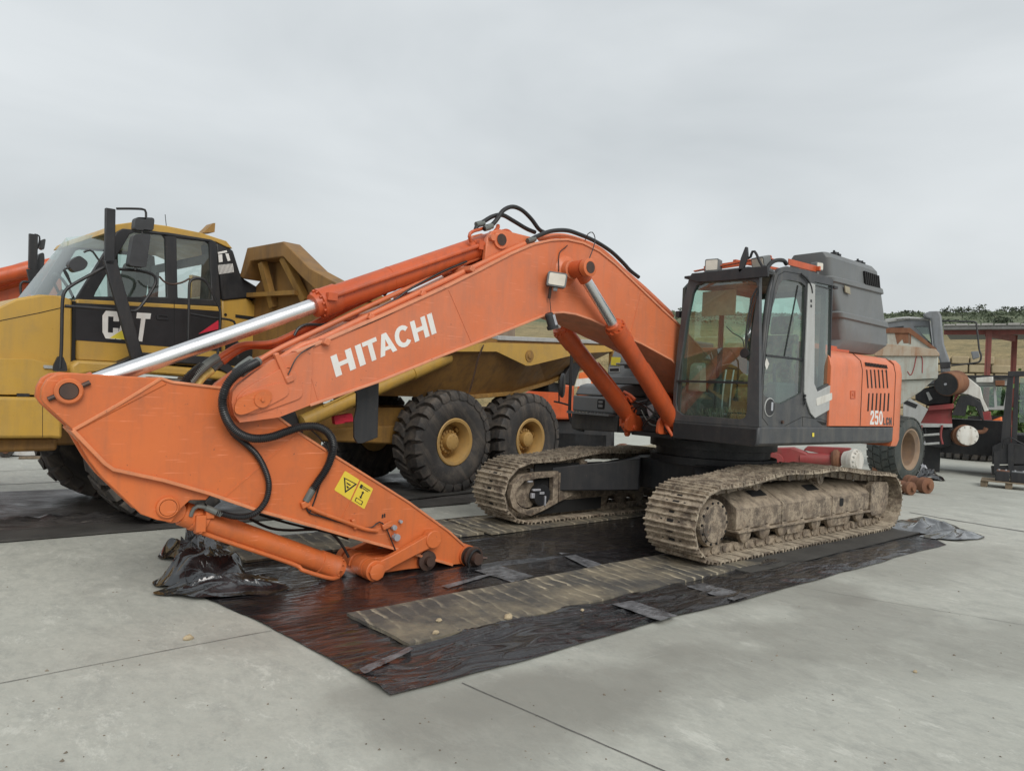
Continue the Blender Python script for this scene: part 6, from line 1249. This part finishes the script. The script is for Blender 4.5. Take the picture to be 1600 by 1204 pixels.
m = MB(); m.lathe(a - (b - a).normalized() * .012, b - a, [(0, .275), (.01, .275)], 28); obj('filter_cap', m, BLACKP, ac); m = MB(); m.cyl(a - (b - a).normalized() * .04, a, .03, n=10); obj('cap_nut', m, SILVER, ac)
fpart(F, 'fender', [(1497, 588), (1511, 588), (1532, 605), (1536, 622), (1545, 641), (1538, 643), (1531, 624), (1512, 616), (1500, 615), (1486, 612)], .1, 1.3, WHITEP, t, .03)
fpart(F, 'mud_flap', [(1487, 648), (1500, 617), (1518, 618), (1533, 628), (1538, 658), (1532, 652), (1526, 636), (1512, 632), (1508, 650)], .15, .8, BLACKP, t, .01)
fpart(F, 'red_chassis', [(1450, 637), (1488, 632), (1500, 614), (1492, 616), (1487, 650), (1488, 667), (1436, 664)], .05, .3, MAROON, t, .02); fpart(F, 'red_rail', [(1452, 634), (1490, 630), (1490, 638), (1450, 641)], .2, .1, MAROON, t, .01)
fpart(F, 'step_board', [(1437, 661), (1488, 662), (1488, 667), (1436, 667)], .28, .3, LGREY, t)
for a, b in ((1438, 1442), (1470, 1474)): ftube(F, 'ladder_rail', [(a + 2, 664), (a, 680), (a + 3, 694)], .3, .025, MAROON, t)
for y in (679, 693): ftube(F, 'ladder_rung', [(1440, y + 1), (1468, y - 1)], .3, .03, LGREY, t)
fpart(F, 'chassis_block', [(1445, 668), (1490, 668), (1488, 695), (1470, 700), (1445, 695)], -.1, 1.2, BLACKP, t, .04)
fpart(F, 'radiator_box', [(1411, 625), (1418, 620), (1450, 639), (1434, 668), (1411, 660)], .3, .3, LGREY, t, .01); fpart(F, 'radiator_grille', [(1414, 624), (1434, 632), (1431, 638), (1412, 630)], .31, .02, BLACKP, t)
fpart(F, 'engine', [(1430, 610), (1470, 600), (1490, 612), (1488, 632), (1450, 634), (1430, 625)], -.1, 1.0, BLACKP, t, .05); fpart(F, 'hinge_arm', [(1447, 613), (1451, 612), (1457, 623), (1452, 626)], .1, .08, LGREY, t)
m = MB(); a, b = F.on(1500, 681, 1, -.3), F.on(1509, 680, 1, .15); m.cyl(a, b, .17, n=24); m.lathe(a, b - a, [(.15, .25), (.22, .25)], 24); objs('axle_end', m, RUST, t)
m = MB(); a, b = F.on(1505, 680, 1, .0), F.on(1514, 680, 1, .30); m.lathe(a, b - a, [(0, .22), (.05, .27), (.09, .27), (.10, .235), (.24, .23), (.25, .19)], 24); ho = objs('bare_hub', m, RUST, t); m = MB(); m.lathe(a + (b - a).normalized() * .235, b - a, [(0, .245), (.03, .24), (.035, .20), (.05, .10)], 24); hub_bolts(m, a + (b - a).normalized() * .26, b - a, .215, 10, .02, .03); obj('hub_face', m, WHITEP, t)
ftube(F, 'tie_rod', [(1518, 675), (1536, 674), (1541, 668)], .1, .05, RUST, t)
m = MB(); m.bb(-1.2, 1.6, -2.2, -.9, .5, 1.4); obj('frame_rail', m, BLACKP, t); m = MB(); p = F.on(1455, 705, 1, -.3); m.bb(p.x - .2, p.x + .3, -.9, -.5, 0, p.z + .2); obj('stand', m, BLACKP, t)
ftube(F, 'mirror_frame', [(1472, 501), (1500, 502), (1523, 503), (1526, 510), (1530, 545), (1533, 555), (1531, 564), (1522, 567), (1486, 571)], .5, .02, BLACKP, t)
fpart(F, 'mirror', [(1517, 549), (1529, 548), (1531, 558), (1520, 562)], .55, .06, GREYTRK, t, .02)
# -- tyre lying on its side
F = facing(1508, 719); t = fthing('lying_tyre', 'big black tyre lying flat under the bare hub of the dismantled truck', 'tyre', F)
sc = 1.22; share('tread', tyre_me, t, Matrix.Translation((0, -.9, .37)) @ Matrix.Rotation(PI / 2, 4, 'X') @ Matrix.Scale(sc, 4))
# -- forklift with batteries on a pallet
F = facing(1590, 750); t = fthing('forklift', 'black forklift with tall mast at the right edge of the photo', 'forklift', F)
BLK = paint('forklift_black', (.016, .017, .020), (.026, .027, .030), .5, (.07, .065, .06), .4, (.12, .1, .08), .3, seed=41)
for px in ([(1575, 583), (1584, 581), (1577, 695), (1563, 695)], [(1586, 580), (1593, 580), (1589, 695), (1580, 695)], [(1606, 580), (1616, 580), (1616, 695), (1604, 695)]): fpart(F, 'mast_rail', px, 0, .18, BLK, t, .01)
fpart(F, 'mast_crossbar', [(1575, 580), (1618, 579), (1618, 587), (1575, 588)], .02, .2, BLK, t, .01)
fpart(F, 'carriage', [(1550, 697), (1562, 692), (1622, 695), (1622, 725), (1550, 725)], .12, .2, BLK, t, .015); fpart(F, 'carriage_low', [(1548, 728), (1622, 726), (1622, 741), (1550, 741)], .12, .22, BLK, t, .015)
fpart(F, 'fork_shank', [(1575, 692), (1584, 692), (1584, 740), (1575, 740)], .17, .05, BLK, t, .006); fpart(F, 'fork_shank', [(1553, 705), (1562, 705), (1562, 740), (1553, 740)], .17, .05, BLK, t, .006)
fpart(F, 'windscreen_glass', [(1594, 590), (1606, 590), (1605, 660), (1592, 660)], -.2, .02, TGLASS, t)
m = MB(); m.bb(-1.6, .15, -2.6, -.3, .25, 1.1); m.bb(-1.5, .1, -2.4, -.5, 1.98, 2.06); obj('chassis', m, BLK, t, bevel=.05)
ftube(F, 'hydraulic_hose', [(1567, 700), (1570, 686), (1580, 684), (1592, 690), (1600, 694)], .2, .018, HOSE, t)
m = MB(); m.lathe((-.1, -.7, .30), (1, 0, 0), [(0, .12), (.02, .30), (.2, .30), (.22, .12)], 24); obj('wheel', m, RUBBER, t)
F = facing(1572, 764); t = fthing('pallet', 'weathered wooden pallet in front of the forklift', 'pallet', F)
P0 = F.on(1532, 757, 1, 0).x; P1 = F.on(1622, 768, 1, 0).x
for k in range(4): m = MB(); m.bb(P0, P1, -.02 - k * .22, -.16 - k * .22, .125, .147); obj('deck_board', m, WOOD, t, bevel=.004)
for x in (P0 - .06, (P0 + P1) / 2, P1 + .06):
    for y in (-.1, -.45, -.8): m = MB(); m.box((x, y, .075), (.13, .10, .096)); obj('block', m, WOOD, t, bevel=.004)
    m = MB(); m.bb(x - .06, x + .06, -.05, -.85, .004, .025); obj('bottom_board', m, WOOD, t, bevel=.003)
for a, b, lb in ((1555, 1577, 'left of two black batteries on the pallet, rust on its top'), (1579, 1606, 'right of two black batteries on the pallet')):
    x0 = F.on(a, 745, 1, -.1).x; x1 = F.on(b, 745, 1, -.1).x; bt = thing('battery', lb, 'battery', tuple(F.o), F.yaw, 'batteries on the pallet')
    m = MB(); m.bb(x0, x1, -.14, -.50, .1475, .36); bo_ = obj('case', m, BLK, bt, bevel=.012); m = MB(); m.bb(x0 + (.02 if x0 < x1 else -.02), x1, -.15, -.49, .361, .375); obj('top_plate', m, RUST if a == 1555 else PLASTIC, bt, bevel=.004)
    for k in (.25, .75): m = MB(); m.cyl((x0 + (x1 - x0) * k, -.3, .375), (x0 + (x1 - x0) * k, -.3, .40), .02, n=10); obj('terminal', m, SILVER, bt)
# -- orange and glazed machines behind the forklift
F = facing_at(1550, 27); t = fthing('loader', 'orange machine with a large glazed cab half hidden behind the forklift', 'loader', F)
fpart(F, 'cab_frame', [(1510, 590), (1580, 590), (1580, 600), (1572, 640), (1525, 640), (1522, 600)], 0, 1.5, LGREY, t, .02, holes=[[(1530, 602), (1552, 602), (1554, 636), (1532, 636)], [(1556, 602), (1574, 602), (1568, 634), (1558, 634)]])
fpart(F, 'cab_glass', [(1529, 601), (1575, 601), (1570, 637), (1531, 637)], -.3, .02, TGLASS, t); fpart(F, 'orange_hood', [(1536, 662), (1566, 650), (1566, 690), (1530, 690)], .2, 1.2, BRIGHTOR, t, .05)
fpart(F, 'roof_pipe', [(1496, 586), (1580, 586), (1580, 590), (1496, 590)], .2, .2, BLACKP, t); fpart(F, 'roof_box', [(1525, 590), (1552, 588), (1552, 597), (1525, 597)], .3, .5, WHITEP, t, .02); fpart(F, 'rusty_tank', [(1555, 594), (1570, 594), (1570, 602), (1555, 602)], .3, .5, RUST, t, .02)
fpart(F, 'base', [(1512, 650), (1580, 650), (1580, 700), (1512, 700)], -.2, 1.0, BLACKP, t)
fpart(F, 'pink_panel', [(1532, 645), (1548, 642), (1550, 660), (1533, 668)], .3, .2, MAROON, t, .02)
# -- orange machine behind the dump truck's rear
F = facing_at(880, 17.5); t = fthing('orange_machine', 'orange excavator body glimpsed behind the rear wheel of the dump truck', 'excavator', F)
fpart(F, 'boom_base', [(905, 582), (945, 575), (950, 640), (900, 640)], -.3, .5, BRIGHTOR, t, .04)
fpart(F, 'lower_body', [(818, 614), (850, 601), (897, 600), (897, 655), (818, 655)], 0, 1.2, RED, t, .06); fpart(F, 'side_body', [(850, 656), (960, 656), (960, 705), (850, 705)], -.2, 1.4, BLACKP, t, .06)
fpart(F, 'white_notice', [(901, 592), (923, 590), (924, 602), (898, 604)], .32, .01, WHITEP, t); m = MB(); m.bb(-1.2, 1.2, -1.2, -.2, 0, .7); obj('crawler', m, BLACKP, t, bevel=.1)

# -- orange boom behind the dump truck's bonnet
F = facing_at(40, 13.5); t = fthing('orange_excavator', 'orange excavator boom rising behind the bonnet of the dump truck', 'excavator', F)
fpart(F, 'boom', [(-160, 500), (-60, 464), (0, 436), (40, 422), (70, 412), (84, 412), (95, 420), (98, 470), (60, 520), (-160, 600)], 0, .6, RED, t, .02)
m = MB(); a, b = F.on(-120, 462, 1, .25), F.on(48, 420, 1, .25); m.cyl(a, b, .12, n=20); m.cyl(b, b + (b - a).normalized() * .3, .09, n=18); obj('boom_ram', m, RED, t)
ftube(F, 'oil_pipe', [(-60, 440), (10, 420), (50, 409), (80, 408), (95, 414)], .1, .03, RED, t); ftube(F, 'oil_pipe', [(-60, 470), (0, 452), (46, 438)], .05, .025, RED, t)
m = MB(); m.bb(2.6, 5.5, -2.5, -.6, 0, 2.0); obj('body', m, RED, t, bevel=.1)
# -- odds and ends beyond the truck at far left
F = facing(10, 714); t = fthing('small_wheel', 'small black wheel on the ground beyond the truck at far left', 'wheel', F); m = MB(); a = F.on(11, 705, 1, 0); r = max(.12, a.z); m.lathe((a.x, -.1, r), (.2, 1, 0), [(0, r * .5), (.02, r), (.16, r), (.18, r * .5)], 22); obj('tyre', m, RUBBER, t); m = MB(); m.lathe((a.x + .02, .07, r), (.2, 1, 0), [(0, r * .45), (.03, r * .4), (.04, r * .15)], 16); obj('hub', m, RUST, t)
F = facing(52, 710); tag(obj('white_sheet', crumple((F.o.x, F.o.y), .5, .35, .12, 51), WHITEP, angle=60), 'crumpled white sheet on the ground beyond the dump truck', 'sheet')
F = facing(62, 716); t = fthing('plank', 'flat brown plank on the ground in front of the white sheet', 'plank', F); m = MB(); m.box((0, 0, .02), (.62, .16, .035)); obj('board', m, WOOD, t, bevel=.004)

# ================================================================== far setting
# hills
HILL, t_, b_, o_ = new_mat('hill_vegetation'); n_ = N(t_)
geo = n_.n('ShaderNodeNewGeometry'); sep = n_.n('ShaderNodeSeparateXYZ'); n_.l(geo.outputs['Position'], sep.inputs[0])
nz = n_.noise(.09, 6, .7); v_ = n_.math('ADD', n_.math('DIVIDE', sep.outputs[2], 22), n_.math('MULTIPLY', n_.math('SUBTRACT', nz, .5), .35))
c_ = n_.ramp(v_, [(.20, (.40, .315, .175)), (.34, (.37, .30, .17)), (.43, (.24, .24, .14)), (.55, (.15, .18, .115)), (.9, (.18, .205, .14))])
c_ = n_.mix(n_.ramp(n_.noise(.6, 7, .75), [(.45, 0), (.70, .7)]), c_, (.095, .115, .07)); c_ = n_.mix(n_.ramp(n_.noise(3.0, 6, .75), [(.5, 0), (.75, .4)]), c_, (.42, .35, .21))
n_.l(c_, b_.inputs['Base Color']); b_.inputs['Roughness'].default_value = 1; b_.inputs['Specular IOR Level'].default_value = .1
n_.bump(n_.noise(1.5, 6, .7), 1, .5, b_)
rows_ = [(47.2, 0), (47.6, 4.3), (52, 5.3), (64, 7.4), (80, 9.3), (110, 12.8), (150, 17.9), (185, 22.7), (230, 24.5), (330, 24)]
def hill_pt(u, v):
    px = 700 + u * 1500; i = min(int(v * 9), 8); f = v * 9 - i; r = rows_[i][0] + (rows_[i + 1][0] - rows_[i][0]) * f; z = rows_[i][1] + (rows_[i + 1][1] - rows_[i][1]) * f
    d = ray(px, 640); d.z = 0; d.normalize(); p = CAM + d * r; k = 1.01
    z = z * k + (noise.fractal(Vector((p.x * .03, p.y * .03, 2)), 1, 2, 4) * .35 + .2 * noise.noise(Vector((p.x * .4, p.y * .4, 0))) - .35) * min(1, z / 6); return (p.x, p.y, max(-.3, z))
hills = tag(obj('hills', grid(300, 90, hill_pt), HILL, angle=80), 'dry grass bank rising to green wooded hills', None, kind='structure')
# stone retaining wall
SANDST = paint('sandstone', (.40, .33, .21), (.34, .27, .165), .9, (.22, .18, .12), .5, (.18, .14, .1), .5, seed=61, bump=.6)
d = ray(1550, 640); d.z = 0; d.normalize()
F = facing_at(1550, 46.0); t = fthing('stone_wall', 'pale sandstone retaining wall below the dry grass bank', 'wall', F)
m = MB(); m.bb(-7, 9, -.9, -.35, 0, 4.5); obj('backing', m, SANDST, t)
rr = random.Random(5); z = 0
for row in range(11):
    hgt = rr.uniform(.46, .62); x = -7 - rr.uniform(0, .6)
    while x < 9:
        w = rr.uniform(.6, 1.25)
        if z + hgt < 4.75 + .3 * math.sin(x * .9): m = MB(); m.box((x + w / 2, -.2 + rr.uniform(-.06, .06), z + hgt / 2), (w - .05, .5, hgt - .05)); obj('stone', m, SANDST, t, bevel=.06)
        x += w
    z += hgt
# shed
F = facing_at(1560, 30.0); t = fthing('open_shed', 'open shed with flat roof on red steel posts at the right', 'shed', F)
ROOF = plain('roof_sheet', (.34, .33, .31), .7); FASC = plain('roof_fascia', (.20, .20, .19), .7)
xa = F.on(1474, 508, 1, 0).x; xb = F.on(1640, 505, 1, 0).x; za = F.on(1560, 506.5, 1, 0).z; zb = F.on(1560, 513.5, 1, 0).z
m = MB(); m.bb(xa, xb, -4.5, 0, zb, za - .04); obj('fascia', m, FASC, t)
k = 0
while xa - k * .38 > xb: m = MB(); x = xa - k * .38; m.bb(x - .02, x - .36, -4.6, .06, za - .035, za + .02 + .02 * (k % 2)); obj('roof_sheet', m, ROOF, t); k += 1
REDST = paint('red_oxide_steel', (.25, .07, .055), (.19, .055, .045), .6, (.12, .06, .05), .5, (.1, .05, .04), .5, seed=62)
for px, y in ((1543.5, -.3), (1584, -2.6)):
    a = F.on(px, 560, 1, y); m = MB(); m.bb(a.x - .09, a.x + .09, y - .18, y, 0, zb); m.bb(a.x - .02, a.x + .02, y - .2, y + .02, 0, zb - .01); obj('post', m, REDST, t)
m = MB(); a = F.on(1543, 517, 1, -.4); b = F.on(1584, 517, 1, -2.6); m.bar((a.x, -.4, zb - .12), (b.x, -2.6, zb - .12), .15, .22); obj('cross_beam', m, REDST, t)
m = MB(); m.bb(xa, xb, -.5, -.4, zb - .16, zb - .004); obj('eaves_beam', m, REDST, t)
# green bush and shrubs on the ridge
LEAF = plain('leaf_green', (.10, .17, .045), .7, var=.5, sc=2.5, bump=0); LEAFD = plain('leaf_dark', (.085, .105, .070), .8, var=.4, sc=.8, bump=0); BARK = plain('bark', (.09, .07, .05), .9)
def shrub(nm, label, cat, base, rx, rz, n, leaf, mat, group=None, seed=0, trunk=.3):
    rn = random.Random(seed); t = thing(nm, label, cat, tuple(base), 0, group); m = MB()
    cl = [Vector((rn.gauss(0, rx * .45), rn.gauss(0, rx * .45), rz * (trunk + (1 - trunk) * rn.random()))) for _ in range(9)]
    for i in range(n):
        c = rn.choice(cl); p = c + Vector((rn.gauss(0, rx * .24), rn.gauss(0, rx * .24), rn.gauss(0, rz * .12))); a = Vector((rn.gauss(0, 1), rn.gauss(0, 1), rn.gauss(0, 1))).normalized(); b = a.cross(Vector((rn.gauss(0, 1), rn.gauss(0, 1), rn.gauss(0, 1)))).normalized(); l = leaf * rn.uniform(.6, 1.4)
        m.add([p - a * l, p + b * l * .5, p + a * l, p - b * l * .5], [(0, 1, 2, 3)])
    obj('crown', m, mat, t, smooth=False); m = MB()
    for c in cl[:5]: m.tube([(0, 0, -.1), (c.x * .3, c.y * .3, c.z * .5), tuple(c)], rx * .035, 6, step=rz * .2)
    obj('trunk', m, BARK, t)
for i, (px, dd, rx, rz, lb) in enumerate(((1562, 33, 1.35, 2.9, 'bright green bush between the red posts of the shed'), (1535, 36, .8, 2.2, 'small green bush left of the near red post'), (1592, 35, 1.0, 2.7, 'pale green bush at the right edge beneath the shed'))):
    d = ray(px, 640); d.z = 0; d.normalize(); g = CAM + d * dd; shrub('bush', lb, 'bush', (g.x, g.y, 0), rx, rz, 1300, .14, LEAF, 'bushes by the shed', i)
for i, (px, r, s, lb) in enumerate(((1402, 190, 2.2, 'leftmost shrub on the ridge above the hopper'), (1412, 188, 2.0, 'second shrub on the ridge from the left'), (1430, 190, 1.8, 'low shrub on the ridge above the grey cab'), (1474, 186, 2.6, 'shrub on the ridge just right of the intake duct'), (1491, 188, 3.0, 'left of the twin round trees on the ridge'), (1501, 187, 3.4, 'right of the twin round trees on the ridge'), (1523, 186, 3.2, 'round dark tree alone on the middle of the ridge'), (1535, 190, 2.2, 'small low shrub right of the lone round tree'), (1560, 190, 3.2, 'broad tree on the ridge above the near red post'), (1580, 188, 2.4, 'shrub on the ridge above the far red post'), (1557, 120, 2.6, 'dark conifer-like tree on the slope above the shed roof'), (1566, 118, 1.7, 'smaller dark tree beside the taller one above the shed roof'), (1596, 187, 2.4, 'shrub on the ridge at the right edge'), (1062, 180, 2.6, 'shrub on the ridge seen between boom and cab'))):
    u = (px - 700) / 1500; j = next(k for k in range(9) if rows_[k + 1][0] >= r); v = (j + (r - rows_[j][0]) / (rows_[j + 1][0] - rows_[j][0])) / 9; b = hill_pt(u, v)
    shrub('ridge_tree', lb, 'tree', (b[0], b[1], b[2] - .2), s * .50, s * .66, 200, .24, LEAFD, 'trees on the ridge', 50 + i, .1)

# low scrub covering the upper slope, too far off to count
m = MB(); rn = random.Random(11)
for k in range(5200):
    r = rn.choice((rn.uniform(95, 185), rn.uniform(150, 190), rn.uniform(176, 190))); px = rn.uniform(980, 1680); j = next(q for q in range(9) if rows_[q + 1][0] >= r); v = (j + (r - rows_[j][0]) / (rows_[j + 1][0] - rows_[j][0])) / 9
    if noise.noise(Vector((px * .02, r * .05, 4))) < -.05 and r < 174: continue
    b = Vector(hill_pt((px - 700) / 1500, v)); s = rn.uniform(.3, .8) * (.9 if r > 174 else .7)
    for q in range(3):
        c = b + Vector((rn.gauss(0, .5), rn.gauss(0, .5), s * rn.uniform(.2, .9))); a = Vector((rn.gauss(0, 1), rn.gauss(0, 1), rn.gauss(0, .8))).normalized(); e = a.cross(Vector((rn.gauss(0, 1), rn.gauss(0, 1), rn.gauss(0, 1)))).normalized()
        m.add([c - a * s * .6, c + e * s * .4, c + a * s * .6, c - e * s * .4], [(0, 1, 2, 3)])
SCRUB = plain('hill_scrub', (.11, .135, .085), .9, var=.45, sc=.25, bump=0)
tag(obj('hill_scrub', m, SCRUB, smooth=False), 'low green scrub covering the upper slope of the hills', 'scrub', kind='stuff')
